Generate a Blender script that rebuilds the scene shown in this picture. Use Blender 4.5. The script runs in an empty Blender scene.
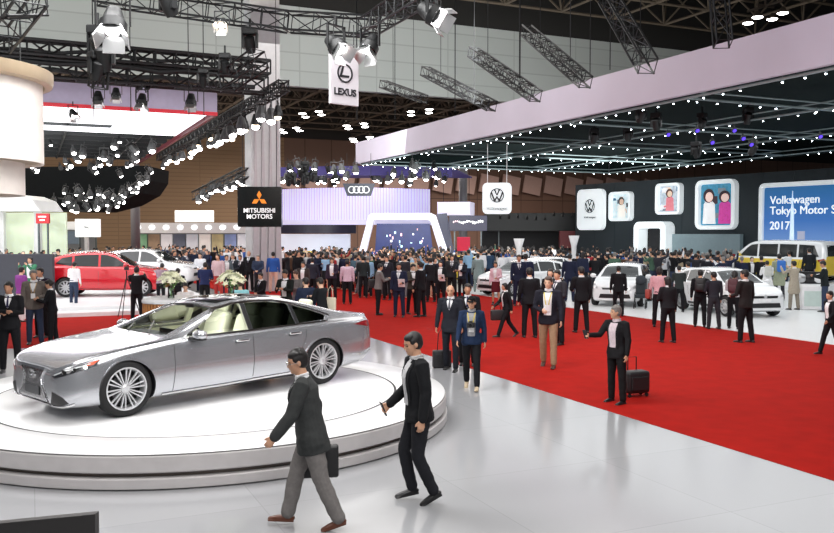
import bpy, bmesh, math, random
import numpy as np
from mathutils import Vector, Matrix, Quaternion
from mathutils.bvhtree import BVHTree
from mathutils import noise as mnoise
random.seed(7)
rnd = random.Random(11)
C = bpy.context.scene.collection
PI = math.pi
def R(d): return math.radians(d)

# ------------------------------------------------------------------ camera
W_PX, H_PX, FPX = 834.0, 533.0, 849.0
CAM_H = 2.65
PITCH = math.atan((266.5 - 232.0) / FPX)
cd = bpy.data.cameras.new('camera'); cam = bpy.data.objects.new('camera', cd); C.objects.link(cam)
cam.location = (0, 0, CAM_H); cam.rotation_euler = (PI/2 - PITCH, 0, 0)
cd.sensor_width = 36.0; cd.lens = 36.0 * FPX / W_PX; cd.clip_end = 400
bpy.context.scene.camera = cam
def ray(px, py):
    u = (px - 417.0) / FPX; v = (266.5 - py) / FPX
    cp, sp = math.cos(PITCH), math.sin(PITCH)
    return Vector((u, cp + v * sp, -sp + v * cp))
def P(px, py, d):                       # the place seen at a pixel, d metres away along the hall
    r = ray(px, py); return Vector((0, 0, CAM_H)) + r * (d / r.y)
def F(px, py, z=0.0):                   # the place on the floor seen at a pixel
    r = ray(px, py); return Vector((0, 0, CAM_H)) + r * ((z - CAM_H) / r.z)
# hall grid: a runs down the aisle, b across it
AX = Vector((-0.4147, 0.91, 0)); BX = Vector((0.91, 0.4147, 0))
def G(a, b, z=0.0): return AX * a + BX * b + Vector((0, 0, z))
GA = math.atan2(BX.y, BX.x)             # rotation of the grid (local x = b, local y = a)

# ------------------------------------------------------------------ materials
MATS = {}
def mat(name, col, rough=0.5, metal=0.0, emit=None, estr=0.0, noise=0.04, nscale=6.0, coat=0.0, spec=0.5, bump=0.0):
    if name in MATS: return MATS[name]
    m = bpy.data.materials.new(name); m.use_nodes = True
    nt = m.node_tree; b = nt.nodes['Principled BSDF']
    b.inputs['Roughness'].default_value = rough; b.inputs['Metallic'].default_value = metal
    b.inputs['Coat Weight'].default_value = coat; b.inputs['Coat Roughness'].default_value = 0.04
    b.inputs['Specular IOR Level'].default_value = spec
    c = (col[0], col[1], col[2], 1)
    if noise > 0:
        tc = nt.nodes.new('ShaderNodeTexCoord'); nz = nt.nodes.new('ShaderNodeTexNoise')
        nz.inputs['Scale'].default_value = nscale; nz.inputs['Detail'].default_value = 3
        nt.links.new(tc.outputs['Object'], nz.inputs['Vector'])
        rp = nt.nodes.new('ShaderNodeValToRGB')
        rp.color_ramp.elements[0].position = 0.3; rp.color_ramp.elements[1].position = 0.7
        rp.color_ramp.elements[0].color = tuple(x * (1 - noise) for x in c[:3]) + (1,)
        rp.color_ramp.elements[1].color = tuple(min(1, x * (1 + noise)) for x in c[:3]) + (1,)
        nt.links.new(nz.outputs['Fac'], rp.inputs['Fac']); nt.links.new(rp.outputs['Color'], b.inputs['Base Color'])
        if bump:
            bp = nt.nodes.new('ShaderNodeBump'); bp.inputs['Strength'].default_value = bump
            nt.links.new(nz.outputs['Fac'], bp.inputs['Height']); nt.links.new(bp.outputs['Normal'], b.inputs['Normal'])
    b.inputs['Base Color'].default_value = c
    if emit:
        b.inputs['Emission Color'].default_value = (*emit, 1); b.inputs['Emission Strength'].default_value = estr
    MATS[name] = m
    return m
def srgb(r, g, b):
    f = lambda c: (c/255/12.92 if c/255 <= 0.04045 else ((c/255+0.055)/1.055)**2.4)
    return (f(r), f(g), f(b))
def glow(name, col, s, sample=False):
    m = mat(name, (0.8, 0.8, 0.8), 0.4, emit=col, estr=s, noise=0)
    try: m.cycles.emission_sampling = 'AUTO' if sample else 'NONE'
    except Exception: pass
    return m
def glass_mat(name, tint, refl=0.12, rough=0.02):
    if name in MATS: return MATS[name]
    m = bpy.data.materials.new(name); m.use_nodes = True; nt = m.node_tree; nt.nodes.clear()
    o = nt.nodes.new('ShaderNodeOutputMaterial'); t = nt.nodes.new('ShaderNodeBsdfTransparent'); g = nt.nodes.new('ShaderNodeBsdfGlossy')
    t.inputs['Color'].default_value = (*tint, 1); g.inputs['Roughness'].default_value = rough
    mx = nt.nodes.new('ShaderNodeMixShader'); fr = nt.nodes.new('ShaderNodeFresnel'); fr.inputs['IOR'].default_value = 1.5
    nt.links.new(fr.outputs['Fac'], mx.inputs['Fac']); nt.links.new(t.outputs[0], mx.inputs[1]); nt.links.new(g.outputs[0], mx.inputs[2])
    nt.links.new(mx.outputs[0], o.inputs[0]); MATS[name] = m
    return m

# ------------------------------------------------------------------ object helpers
def tag(o, label=None, cat=None, group=None, kind=None):
    if label: o['label'] = label
    if cat: o['category'] = cat
    if group: o['group'] = group
    if kind: o['kind'] = kind
    return o
def thing(name, label, cat, loc=(0, 0, 0), rz=0.0, group=None):
    o = bpy.data.objects.new(name, None); C.objects.link(o); o.empty_display_size = 0.2
    o.location = loc; o.rotation_euler = (0, 0, rz)
    return tag(o, label, cat, group)
def obj(name, src, m=None, parent=None, smooth=False, loc=None, rz=None):
    if isinstance(src, bmesh.types.BMesh):
        me = bpy.data.meshes.new(name); src.to_mesh(me); src.free()
    else: me = src
    o = bpy.data.objects.new(name, me); C.objects.link(o)
    if m is not None and len(me.materials) == 0:
        for x in (m if isinstance(m, (list, tuple)) else [m]): me.materials.append(x)
    if smooth:
        me.shade_smooth() if smooth is True else me.shade_smooth()
        if smooth is not True:
            try: me.set_sharp_from_angle(angle=R(smooth))
            except Exception: pass
    if parent: o.parent = parent
    if loc is not None: o.location = loc
    if rz is not None: o.rotation_euler = (0, 0, rz)
    return o
def struct(name, bm, m, loc=None, rz=None, smooth=False):
    return tag(obj(name, bm, m, None, smooth, loc, rz), kind='structure')
def dup(root, loc=None, rz=None, label=None, group=None, rot=None):
    r = root.copy(); C.objects.link(r)
    if loc is not None: r.location = loc
    if rz is not None: r.rotation_euler = (0, 0, rz)
    if rot is not None: r.rotation_euler = rot
    if label: r['label'] = label
    if group: r['group'] = group
    for ch in list(root.children):
        c = ch.copy(); C.objects.link(c); c.parent = r
        for g in list(ch.children):
            d = g.copy(); C.objects.link(d); d.parent = c
    return r
def BM(): return bmesh.new()
def box(bm, c, s, rot=None, mi=0, bev=0.0, seg=2):
    M = Matrix.Translation(c) @ (rot.to_4x4() if rot is not None else Matrix.Identity(4)) @ Matrix.Diagonal((s[0], s[1], s[2], 1))
    r = bmesh.ops.create_cube(bm, size=1.0, matrix=M)
    fs = set(f for v in r['verts'] for f in v.link_faces)
    for f in fs: f.material_index = mi
    if bev > 0:
        es = list(set(e for v in r['verts'] for e in v.link_edges))
        q = bmesh.ops.bevel(bm, geom=es, offset=bev, segments=seg, affect='EDGES', profile=0.5)
        for f in q['faces']: f.material_index = mi
    return r
def frame_of(t, hint=Vector((0, 0, 1))):
    t = t.normalized()
    if abs(t.dot(hint)) > 0.98: hint = Vector((1, 0, 0)) if abs(t.x) < 0.9 else Vector((0, 1, 0))
    s = hint - t * hint.dot(t); s.normalize()
    return s, t.cross(s)
def cyl(bm, p0, p1, r0, r1=None, n=8, mi=0, cap=True):
    r1 = r0 if r1 is None else r1
    p0, p1 = Vector(p0), Vector(p1); s, u = frame_of(p1 - p0)
    a = [bm.verts.new(p0 + (s*math.cos(2*PI*i/n) + u*math.sin(2*PI*i/n))*r0) for i in range(n)]
    b = [bm.verts.new(p1 + (s*math.cos(2*PI*i/n) + u*math.sin(2*PI*i/n))*r1) for i in range(n)]
    fs = [bm.faces.new((a[i], a[(i+1) % n], b[(i+1) % n], b[i])) for i in range(n)]
    if cap: fs.append(bm.faces.new(a[::-1])); fs.append(bm.faces.new(b))
    for f in fs: f.material_index = mi
def tube(bm, pts, rad, n=8, closed=False, mi=0):
    pts = [Vector(p) for p in pts]; m = len(pts); rings = []; s = None
    for i, p in enumerate(pts):
        if closed: t = pts[(i+1) % m] - pts[i-1]
        else: t = pts[min(i+1, m-1)] - pts[max(i-1, 0)]
        t.normalize()
        if s is None: s, u = frame_of(t)
        else:
            s = s - t*s.dot(t); s.normalize(); u = t.cross(s)
        r = rad[i] if isinstance(rad, (list, tuple)) else rad
        rings.append([bm.verts.new(p + (s*math.cos(2*PI*k/n) + u*math.sin(2*PI*k/n))*r) for k in range(n)])
    rr = range(m if closed else m-1)
    for i in rr:
        a, b = rings[i], rings[(i+1) % m]
        for k in range(n):
            bm.faces.new((a[k], a[(k+1) % n], b[(k+1) % n], b[k])).material_index = mi
    if not closed:
        bm.faces.new(rings[0][::-1]).material_index = mi; bm.faces.new(rings[-1]).material_index = mi
def lathe(bm, prof, n=32, axis='Z', c=(0, 0, 0), mi=0, close=False):
    rings = []
    for r, h in prof:
        ring = []
        for i in range(n):
            a = 2*PI*i/n; x, y = r*math.cos(a), r*math.sin(a)
            p = {'Z': (x, y, h), 'Y': (x, h, y), 'X': (h, x, y)}[axis]
            ring.append(bm.verts.new(Vector(p) + Vector(c)))
        rings.append(ring)
    k = len(rings)
    for i in range(k if close else k-1):
        a, b = rings[i], rings[(i+1) % k]
        for j in range(n):
            bm.faces.new((a[j], a[(j+1) % n], b[(j+1) % n], b[j])).material_index = mi
    if not close:
        if prof[0][0] > 1e-4: bm.faces.new(rings[0][::-1]).material_index = mi
        if prof[-1][0] > 1e-4: bm.faces.new(rings[-1]).material_index = mi
    bmesh.ops.remove_doubles(bm, verts=bm.verts[:], dist=1e-6)
def ellipsoid(bm, c, r, rot=None, n=12, mi=0):
    M = Matrix.Translation(c) @ (rot.to_4x4() if rot is not None else Matrix.Identity(4)) @ Matrix.Diagonal((r[0], r[1], r[2], 1))
    q = bmesh.ops.create_uvsphere(bm, u_segments=n, v_segments=max(4, n*2//3), radius=1.0, matrix=M)
    for f in set(f for v in q['verts'] for f in v.link_faces): f.material_index = mi
def prism(bm, poly, z0, z1, mi=0):
    a = [bm.verts.new((x, y, z0)) for x, y in poly]; b = [bm.verts.new((x, y, z1)) for x, y in poly]; n = len(poly)
    fs = [bm.faces.new(a[::-1]), bm.faces.new(b)] + [bm.faces.new((a[i], a[(i+1) % n], b[(i+1) % n], b[i])) for i in range(n)]
    for f in fs: f.material_index = mi
    return fs
def gprism(bm, M, poly, t, mi=0):                # polygon in the (x, z) plane of M, thickness t along -y
    a = [bm.verts.new(M @ Vector((x, 0, z))) for x, z in poly]; b = [bm.verts.new(M @ Vector((x, -t, z))) for x, z in poly]; n = len(poly)
    fs = [bm.faces.new(a), bm.faces.new(b[::-1])] + [bm.faces.new((a[(i+1) % n], a[i], b[i], b[(i+1) % n])) for i in range(n)]
    for f in fs: f.material_index = mi
def rrect(w, h, r, n=5, cx=0, cz=0):
    out = []
    for (sx, sz, a0) in ((1, 1, 0), (-1, 1, 90), (-1, -1, 180), (1, -1, 270)):
        for i in range(n+1):
            a = R(a0 + 90*i/n); out.append((cx + sx*(w/2-r) + r*math.cos(a), cz + sz*(h/2-r) + r*math.sin(a)))
    return out
def ring_poly(bm, M, outer, inner, t, mi=0):      # frame between two outlines with the same number of points
    n = len(outer)
    A = [bm.verts.new(M @ Vector((x, 0, z))) for x, z in outer]; B = [bm.verts.new(M @ Vector((x, 0, z))) for x, z in inner]
    A2 = [bm.verts.new(M @ Vector((x, -t, z))) for x, z in outer]; B2 = [bm.verts.new(M @ Vector((x, -t, z))) for x, z in inner]
    for i in range(n):
        j = (i+1) % n
        for q in ((A[i], A[j], B[j], B[i]), (A2[j], A2[i], B2[i], B2[j]), (A[j], A[i], A2[i], A2[j]), (B[i], B[j], B2[j], B2[i])):
            bm.faces.new(q).material_index = mi
WORK = bpy.data.scenes.new('workshop')          # small side scene where modifiers are applied
def evaluated(o):
    C.objects.unlink(o); WORK.collection.objects.link(o)
    vl = WORK.view_layers[0]; vl.update(); dg = vl.depsgraph
    me = bpy.data.meshes.new_from_object(o.evaluated_get(dg), depsgraph=dg); WORK.collection.objects.unlink(o); C.objects.link(o); return me
def bake(bm, mods):
    me = bpy.data.meshes.new('tmp'); bm.to_mesh(me); bm.free()
    o = bpy.data.objects.new('tmp', me); C.objects.link(o)
    for typ, kw in mods:
        md = o.modifiers.new(typ, typ)
        for k, v in kw.items(): setattr(md, k, v)
    r = evaluated(o); bpy.data.objects.remove(o); bpy.data.meshes.remove(me); return r
def bvh_of(me):
    return BVHTree.FromPolygons([v.co.copy() for v in me.vertices], [tuple(p.vertices) for p in me.polygons])
def patch(bm, bvh, poly, O, U, V, D, off=0.004, th=0.0, step=0.06, mi=0, far=6.0):
    """a polygon given in the (U,V) plane through O, wrapped along D onto the surface, th thick"""
    O, U, V, D = Vector(O), Vector(U).normalized(), Vector(V).normalized(), Vector(D).normalized()
    b = BM(); b.faces.new([b.verts.new((x, y, 0)) for x, y in poly])
    xs = [p[0] for p in poly]; ys = [p[1] for p in poly]
    for lo, hi, nv in ((min(xs), max(xs), Vector((1, 0, 0))), (min(ys), max(ys), Vector((0, 1, 0)))):
        k = int((hi-lo)/step)
        for i in range(1, k+1):
            bmesh.ops.bisect_plane(b, geom=b.verts[:]+b.edges[:]+b.faces[:], plane_co=nv*(lo+(hi-lo)*i/(k+1)), plane_no=nv)
    top = {}; bot = {}; miss = []
    last = None
    for v in b.verts:
        p = O + U*v.co.x + V*v.co.y; h, nrm, idx, dist = bvh.ray_cast(p - D*far, D)
        if h is None: miss.append(v); continue
        if nrm.dot(D) > 0: nrm = -nrm
        top[v] = bm.verts.new(h + nrm*(off+th)); last = h
        if th > 0: bot[v] = bm.verts.new(h + nrm*(off - 0.002))
    for f in b.faces:
        if all(v in top for v in f.verts):
            vs = [top[v] for v in f.verts]
            try:
                nf = bm.faces.new(vs); nf.normal_update()
                if nf.normal.dot(D) > 0: nf.normal_flip()
                nf.material_index = mi
                if th > 0:
                    for e in f.edges:
                        if len(e.link_faces) == 1:
                            a, c = e.verts; bm.faces.new((top[a], top[c], bot[c], bot[a])).material_index = mi
            except ValueError: pass
    b.free()
def strip(bm, bvh, pts, w, O, U, V, D, **kw):      # a ribbon of width w following a 2-D polyline
    n = len(pts); L = []; Rr = []
    for i, p in enumerate(pts):
        q0 = pts[max(i-1, 0)]; q1 = pts[min(i+1, n-1)]; dx, dy = q1[0]-q0[0], q1[1]-q0[1]; l = math.hypot(dx, dy) or 1
        L.append((p[0]-dy/l*w/2, p[1]+dx/l*w/2)); Rr.append((p[0]+dy/l*w/2, p[1]-dx/l*w/2))
    for i in range(n-1):
        patch(bm, bvh, [L[i], L[i+1], Rr[i+1], Rr[i]], O, U, V, D, **kw)
def text_mesh(s, size, ext=0.01, bold=0.0, ax='CENTER', sp=1.0):
    cu = bpy.data.curves.new('txt', 'FONT'); cu.body = s; cu.size = size; cu.extrude = ext; cu.offset = bold
    cu.align_x = ax; cu.align_y = 'CENTER'; cu.space_line = sp
    o = bpy.data.objects.new('txt', cu); C.objects.link(o); me = evaluated(o); bpy.data.objects.remove(o)
    me.materials.clear(); return me
def text_on(name, s, size, M, m, parent=None, bold=0.0, ax='CENTER', sp=1.0, ext=0.01):
    """text standing in the xz plane of M and facing -y"""
    me = text_mesh(s, size, ext, bold, ax, sp); me.transform(M @ Matrix.Rotation(PI/2, 4, 'X'))
    return obj(name, me, m, parent)
def wall_frame(p, x_dir):                        # matrix: x along the face, -y towards the viewer, z up
    x = Vector(x_dir).normalized(); z = Vector((0, 0, 1)); y = z.cross(x)
    M = Matrix((x, y, z)).transposed().to_4x4(); M.translation = Vector(p); return M
def pchip(tab):
    xs = np.array([t[0] for t in tab], float); ys = np.array([t[1] for t in tab], float)
    if xs[0] > xs[-1]: xs, ys = xs[::-1], ys[::-1]
    h = np.diff(xs); d = np.diff(ys)/h; m = np.zeros(len(xs)); m[0], m[-1] = d[0], d[-1]
    for i in range(1, len(xs)-1):
        if d[i-1]*d[i] > 0:
            w1, w2 = 2*h[i]+h[i-1], h[i]+2*h[i-1]; m[i] = (w1+w2)/(w1/d[i-1]+w2/d[i])
    def f(x):
        x = min(max(x, xs[0]), xs[-1]); i = min(int(np.searchsorted(xs, x, 'right'))-1, len(h)-1); i = max(i, 0)
        t = (x-xs[i])/h[i]
        return float((1+2*t)*(1-t)**2*ys[i] + t*(1-t)**2*h[i]*m[i] + t*t*(3-2*t)*ys[i+1] + t*t*(t-1)*h[i]*m[i+1])
    return f
ES = 2.0        # lit surfaces are set against the exposure used below
# ================================================================== SETTING
M_dark = mat('matte_black_metal', (0.012, 0.013, 0.014), 0.5, 0.3)
M_truss = mat('dark_truss_metal', (0.03, 0.032, 0.034), 0.45, 0.6)
M_truss2 = mat('grey_truss_metal', (0.10, 0.115, 0.12), 0.4, 0.7)
M_steel = mat('roof_steel', srgb(112, 100, 86), 0.6, 0.1)
M_steel_d = mat('roof_steel_dark', srgb(84, 74, 64), 0.6, 0.1)
M_white = mat('white_laminate', (0.85, 0.85, 0.86), 0.3)
M_chrome = mat('chrome', (0.85, 0.85, 0.86), 0.12, 1.0, noise=0.01)
G_lamp = glow('lamp_lens_light', (1.0, 0.97, 0.93), 40.0)
G_warm = glow('warm_lamp_light', (1.0, 0.8, 0.55), 30.0)
G_white = glow('white_light_panel', (0.95, 0.97, 1.0), 4.5)
G_led = glow('led_point_light', (0.85, 0.95, 1.0), 60.0)
G_blue = mat('blue_lamp_light', (0.01, 0.005, 0.05), 0.4, emit=(0.12, 0.05, 1.0), estr=3.0, noise=0)

def tile_floor(name, base, rough, tile, seam=0.85, seam_w=0.006, var=0.03):
    m = bpy.data.materials.new(name); m.use_nodes = True; nt = m.node_tree; b = nt.nodes['Principled BSDF']
    tc = nt.nodes.new('ShaderNodeTexCoord'); br = nt.nodes.new('ShaderNodeTexBrick')
    br.offset = 0.0; br.inputs['Scale'].default_value = 1.0
    br.inputs['Brick Width'].default_value = tile; br.inputs['Row Height'].default_value = tile
    br.inputs['Mortar Size'].default_value = seam_w; br.inputs['Mortar Smooth'].default_value = 0.3
    br.inputs['Color1'].default_value = (*[c*(1-var) for c in base], 1); br.inputs['Color2'].default_value = (*[c*(1+var) for c in base], 1)
    br.inputs['Mortar'].default_value = (*[c*seam for c in base], 1)
    nt.links.new(tc.outputs['Object'], br.inputs['Vector']); nt.links.new(br.outputs['Color'], b.inputs['Base Color'])
    nz = nt.nodes.new('ShaderNodeTexNoise'); nz.inputs['Scale'].default_value = 0.8; nz.inputs['Detail'].default_value = 4
    nt.links.new(tc.outputs['Object'], nz.inputs['Vector'])
    mr = nt.nodes.new('ShaderNodeMapRange'); mr.inputs['To Min'].default_value = rough*0.8; mr.inputs['To Max'].default_value = rough*1.25
    nt.links.new(nz.outputs['Fac'], mr.inputs['Value']); nt.links.new(mr.outputs['Result'], b.inputs['Roughness'])
    return m
M_floor = tile_floor('glossy_white_tiles', srgb(164, 165, 168), 0.14, 2.0)
M_floor2 = tile_floor('white_booth_floor', srgb(235, 237, 238), 0.3, 1.0, 0.95, 0.004, 0.01)
M_hallfloor = mat('grey_hall_floor', srgb(96, 90, 90), 0.6, nscale=0.5)
M_carpet = mat('red_carpet_pile', srgb(160, 22, 14), 0.95, noise=0.10, nscale=3.0, spec=0.1, bump=0.15)

def slab(name, a0, a1, b0, b1, z0, z1, m, **kw):
    bm = BM(); prism(bm, [(b0, a0), (b1, a0), (b1, a1), (b0, a1)], z0, z1)
    bmesh.ops.recalc_face_normals(bm, faces=bm.faces[:])
    return obj(name, bm, m, None, rz=GA, **kw)
tag(slab('floor', -30, 130, -75, 150, -0.12, -0.02, M_hallfloor), kind='structure')
tag(slab('floor', -20, 21.3, -45, 7.75, -0.02, 0.0, M_floor), kind='structure')
tag(slab('floor', -20, 62, 17.1, 60, -0.02, 0.02, M_floor2), kind='structure')
c = slab('carpet', -20, 78, 7.75, 17.1, -0.02, 0.006, M_carpet)
tag(c, 'long red carpet aisle between the pale floor and the white booth floor', 'carpet')
c = slab('carpet', 21.3, 28.4, -45, 7.75, -0.02, 0.006, M_carpet)
tag(c, 'red carpet strip at left in front of the low white stage', 'carpet')

# low white stage under the red car
st = thing('stage', 'low white two-step stage under the red car', 'stage', (0, 0, 0), GA)
for nm, a0, z0, z1, m in (('lower_step', 28.4, -0.02, 0.13, M_white), ('deck', 29.3, 0.13, 0.24, M_floor2)):
    bm = BM(); prism(bm, [(-45, a0), (6.0, a0), (6.0, 40), (-45, 40)], z0, z1); obj(nm, bm, m, st)

# hall walls, ceiling
def wall_panels(name, base, pw, ph, seam, var=0.03, vert=0.0):
    m = bpy.data.materials.new(name); m.use_nodes = True; nt = m.node_tree; b = nt.nodes['Principled BSDF']; b.inputs['Roughness'].default_value = 0.7
    tc = nt.nodes.new('ShaderNodeTexCoord'); sp = nt.nodes.new('ShaderNodeSeparateXYZ'); cb = nt.nodes.new('ShaderNodeCombineXYZ')
    nt.links.new(tc.outputs['Object'], sp.inputs[0]); nt.links.new(sp.outputs['X'], cb.inputs['X']); nt.links.new(sp.outputs['Z'], cb.inputs['Y'])
    br = nt.nodes.new('ShaderNodeTexBrick'); br.offset = 0; br.inputs['Scale'].default_value = 1.0
    br.inputs['Brick Width'].default_value = pw; br.inputs['Row Height'].default_value = ph; br.inputs['Mortar Size'].default_value = 0.05
    br.inputs['Color1'].default_value = (*[c*(1-var) for c in base], 1); br.inputs['Color2'].default_value = (*[c*(1+var) for c in base], 1)
    br.inputs['Mortar'].default_value = (*[c*seam for c in base], 1)
    nt.links.new(cb.outputs[0], br.inputs['Vector']); nt.links.new(br.outputs['Color'], b.inputs['Base Color'])
    return m
M_bulk = wall_panels('pale_bulkhead_panels', srgb(196, 200, 196), 6.0, 1.3, 0.8)
M_tan = wall_panels('tan_ribbed_wall', srgb(152, 122, 92), 9.0, 0.45, 0.8, 0.04)
M_brown = wall_panels('brown_wall_panels', srgb(120, 92, 78), 3.4, 7.0, 0.35, 0.12)
M_deck = mat('dark_roof_deck', srgb(44, 42, 40), 0.9)
def wallbox(name, a, b0, b1, z0, z1, th, m):
    bm = BM(); prism(bm, [(b0, a), (b1, a), (b1, a+th), (b0, a+th)], z0, z1)
    return tag(obj(name, bm, m, None, rz=GA), kind='structure')
a_bulk = 60.0
wallbox('wall_upper', a_bulk, -75, 150, 13.2, 18.9, 0.5, M_bulk)
wallbox('wall_back', 100.0, -75, 28, -0.02, 14.0, 0.5, M_tan)
wallbox('wall_far', 100.0, 28, 150, -0.02, 14.0, 0.5, M_brown)
wallbox('trim_1', 99.9, -75, 150, 14.0, 30.0, 0.6, M_deck)
bm = BM()
for k in range(34):                      # slanting wall fins above the dark gallery
    b = 28.5 + k*3.4
    box(bm, (b, 99.2, 9.0), (2.7, 0.25, 2.4), Matrix.Rotation(R(10), 3, 'Y'), bev=0.0)
tag(obj('trim_2', bm, mat('rose_brown_fins', srgb(186, 156, 146), 0.7), None, rz=GA), kind='structure')
bm = BM(); prism(bm, [(-75, -30), (150, -30), (150, 60.5), (-75, 60.5)], 24.0, 24.4); tag(obj('ceiling', bm, M_deck, None, rz=GA), kind='structure')
bm = BM(); prism(bm, [(-75, 60.5), (150, 60.5), (150, 100), (-75, 100)], 20.5, 20.9); tag(obj('ceiling', bm, M_deck, None, rz=GA), kind='structure')
wallbox('trim_3', a_bulk+0.1, -75, 150, 18.9, 24.4, 0.4, M_deck)
# space frames
def space_frame(b0, b1, a0, a1, z0, z1, p, r, m):
    bm = BM(); nb = int((b1-b0)/p); na = int((a1-a0)/p)
    for i in range(nb+1):
        for j in range(na+1):
            x, y = b0+i*p, a0+j*p
            if i < nb: cyl(bm, (x, y, z1), (x+p, y, z1), r, n=4, cap=False)
            if j < na: cyl(bm, (x, y, z1), (x, y+p, z1), r, n=4, cap=False)
            if i < nb and j < na:
                cx, cy = x+p/2, y+p/2
                for dx, dy in ((0, 0), (p, 0), (0, p), (p, p)): cyl(bm, (cx, cy, z0), (x+dx, y+dy, z1), r*0.7, n=4, cap=False)
                if i < nb-1: cyl(bm, (cx, cy, z0), (cx+p, cy, z0), r, n=4, cap=False)
                if j < na-1: cyl(bm, (cx, cy, z0), (cx, cy+p, z0), r, n=4, cap=False)
    return tag(obj('ceiling', bm, m, None, rz=GA), kind='structure')
space_frame(-40, 60, 8, 59, 19.6, 23.4, 5.0, 0.11, M_steel)
space_frame(-45, 60, 62, 99, 14.6, 18.4, 5.0, 0.13, M_steel_d)

# big column with drapes, and the far grey post
col = thing('column', 'broad pale square column behind the black hanging diamond sign', 'column', P(263, 232, 38.5).xy.to_3d(), GA)
bm = BM(); box(bm, (0, 0, 12.2), (1.30, 1.30, 24.4)); obj('shaft', bm, mat('pale_column', srgb(192, 192, 194), 0.6), col)
bm = BM()
for k in range(4):
    x = -0.5 + k*0.34
    vs = [(x-0.16, -0.66, 0.0), (x+0.16, -0.66, 0.0), (x+0.02, -0.66, 7.6), (x-0.02, -0.66, 7.6)]
    f = [bm.verts.new(v) for v in vs]; g = [bm.verts.new((v[0], v[1]-0.10, v[2])) for v in vs]
    for q in ((f[0], f[1], f[2], f[3]), (g[3], g[2], g[1], g[0]), (f[1], f[0], g[0], g[1]), (f[2], f[1], g[1], g[2]), (f[0], f[3], g[3], g[0]), (f[3], f[2], g[2], g[3])): bm.faces.new(q)
obj('drape', bm, mat('mauve_drape', srgb(176, 170, 174), 0.8), col)
for px, d, w, lab in ((135.5, 70, 0.75, 'slim grey round column standing in the far crowd at left'), (463, 70, 0.7, 'slim violet-lit column beside the white suspended box')):
    bm = BM(); q = P(px, 232, d); cyl(bm, (0, 0, 0), (0, 0, 9 if px < 300 else 8), w*0.5, n=16)
    tag(obj('column', bm, mat('grey_column', srgb(120, 118, 122), 0.5), None, True, loc=(q.x, q.y, -0.02)), lab, 'column')

# ------------------------------------------------------------------ trusses
def truss_bm(L, s=0.3, bay=0.45, rc=0.022, rd=0.010):
    bm = BM(); h = s/2; n = max(2, int(L/bay)); cs = [(-h, -h), (h, -h), (h, h), (-h, h)]
    for y, z in cs: cyl(bm, (0, y, z), (L, y, z), rc, n=5)
    for i in range(n):
        x0, x1 = L*i/n, L*(i+1)/n
        for k in range(4):
            p, q = cs[k], cs[(k+1) % 4]
            if i % 2: p, q = q, p
            cyl(bm, (x0, p[0], p[1]), (x1, q[0], q[1]), rd, n=4, cap=False)
            cyl(bm, (x0, p[0], p[1]), (x0, q[0], q[1]), rd, n=4, cap=False)
    for k in range(4): cyl(bm, (L, *cs[k]), (L, *cs[(k+1) % 4]), rd, n=4, cap=False)
    return bm
def truss(p0, p1, label, s=0.3, m=None, cables=0, top=22.0, rc=0.022, rd=0.010, bay=None, group=None):
    p0, p1 = Vector(p0), Vector(p1); d = p1-p0; L = d.length
    t = thing('lighting_truss', label, 'truss', p0, 0, group); t.rotation_mode = 'QUATERNION'
    s1, u1 = frame_of(d, Vector((0, 0, 1)));  X = d.normalized(); Z = s1; Y = Z.cross(X)
    t.rotation_quaternion = Matrix((X, Y, Z)).transposed().to_quaternion()
    t.rotation_mode = 'XYZ'; t.rotation_euler = Matrix((X, Y, Z)).transposed().to_euler()
    obj('truss_frame', truss_bm(L, s, bay or s*1.4, rc, rd), m or M_truss, t)
    Minv = Matrix((X, Y, Z))
    for k in range(cables):
        f = (k+0.5)/cables if cables > 1 else 0.5
        w = p0 + d*f; a = Minv @ (w-p0); b = Minv @ (Vector((w.x, w.y, top))-p0)
        bm = BM(); cyl(bm, a + Vector((0, 0, s/2)), b, 0.012, n=4)
        obj('cable', bm, M_dark, t)
    return t
# ------------------------------------------------------------------ lamps
def can_bm(R0=0.12, L=0.3, lens=True):
    bm = BM()
    lathe(bm, [(0.02, L*0.62), (R0*0.55, L*0.6), (R0*0.7, L*0.35), (R0*0.85, 0.02), (R0, 0.0), (R0, -L*0.38), (R0*0.9, -L*0.38), (R0*0.88, -0.03)], n=10)
    return bm
def far_spot(R0=0.13, L=0.34, body=None, lens=None):   # one-mesh fixture aimed down, hung from a clamp
    bm = BM()
    lathe(bm, [(0.01, L*0.62), (R0*0.55, L*0.58), (R0*0.75, L*0.3), (R0, 0.0), (R0*1.02, -L*0.35), (R0*0.9, -L*0.35)], n=8)
    ellipsoid(bm, (0, 0, -L*0.36), (R0*0.72, R0*0.72, R0*0.5), n=8, mi=1)
    box(bm, (0, R0*1.1, L*0.4), (0.03, 0.02, L*0.9)); box(bm, (0, -R0*1.1, L*0.4), (0.03, 0.02, L*0.9)); box(bm, (0, 0, L*0.86), (0.04, R0*2.3, 0.03))
    cyl(bm, (0, 0, L*0.85), (0, 0, L*1.3), 0.015, n=4)
    me = bpy.data.meshes.new('spotlight'); bm.to_mesh(me); bm.free(); me.materials.append(body or M_dark); me.materials.append(lens or G_lamp); return me
SPOT = far_spot(); SPOT_W = far_spot(lens=G_warm); SPOT_B = far_spot(0.13, 0.16, lens=G_blue)
SPOT_S = far_spot(0.17, 0.4, body=mat('silver_reflector', (0.09, 0.092, 0.095), 0.45, 0.3))
def place_spot(loc, me, label, group, tilt=0, yaw=0, sc=1.0, name='spotlight'):
    o = bpy.data.objects.new(name, me); C.objects.link(o); o.location = loc
    o.rotation_euler = (tilt, 0, yaw); o.scale = (sc, sc, sc)
    return tag(o, label, 'lamp', group)
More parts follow.
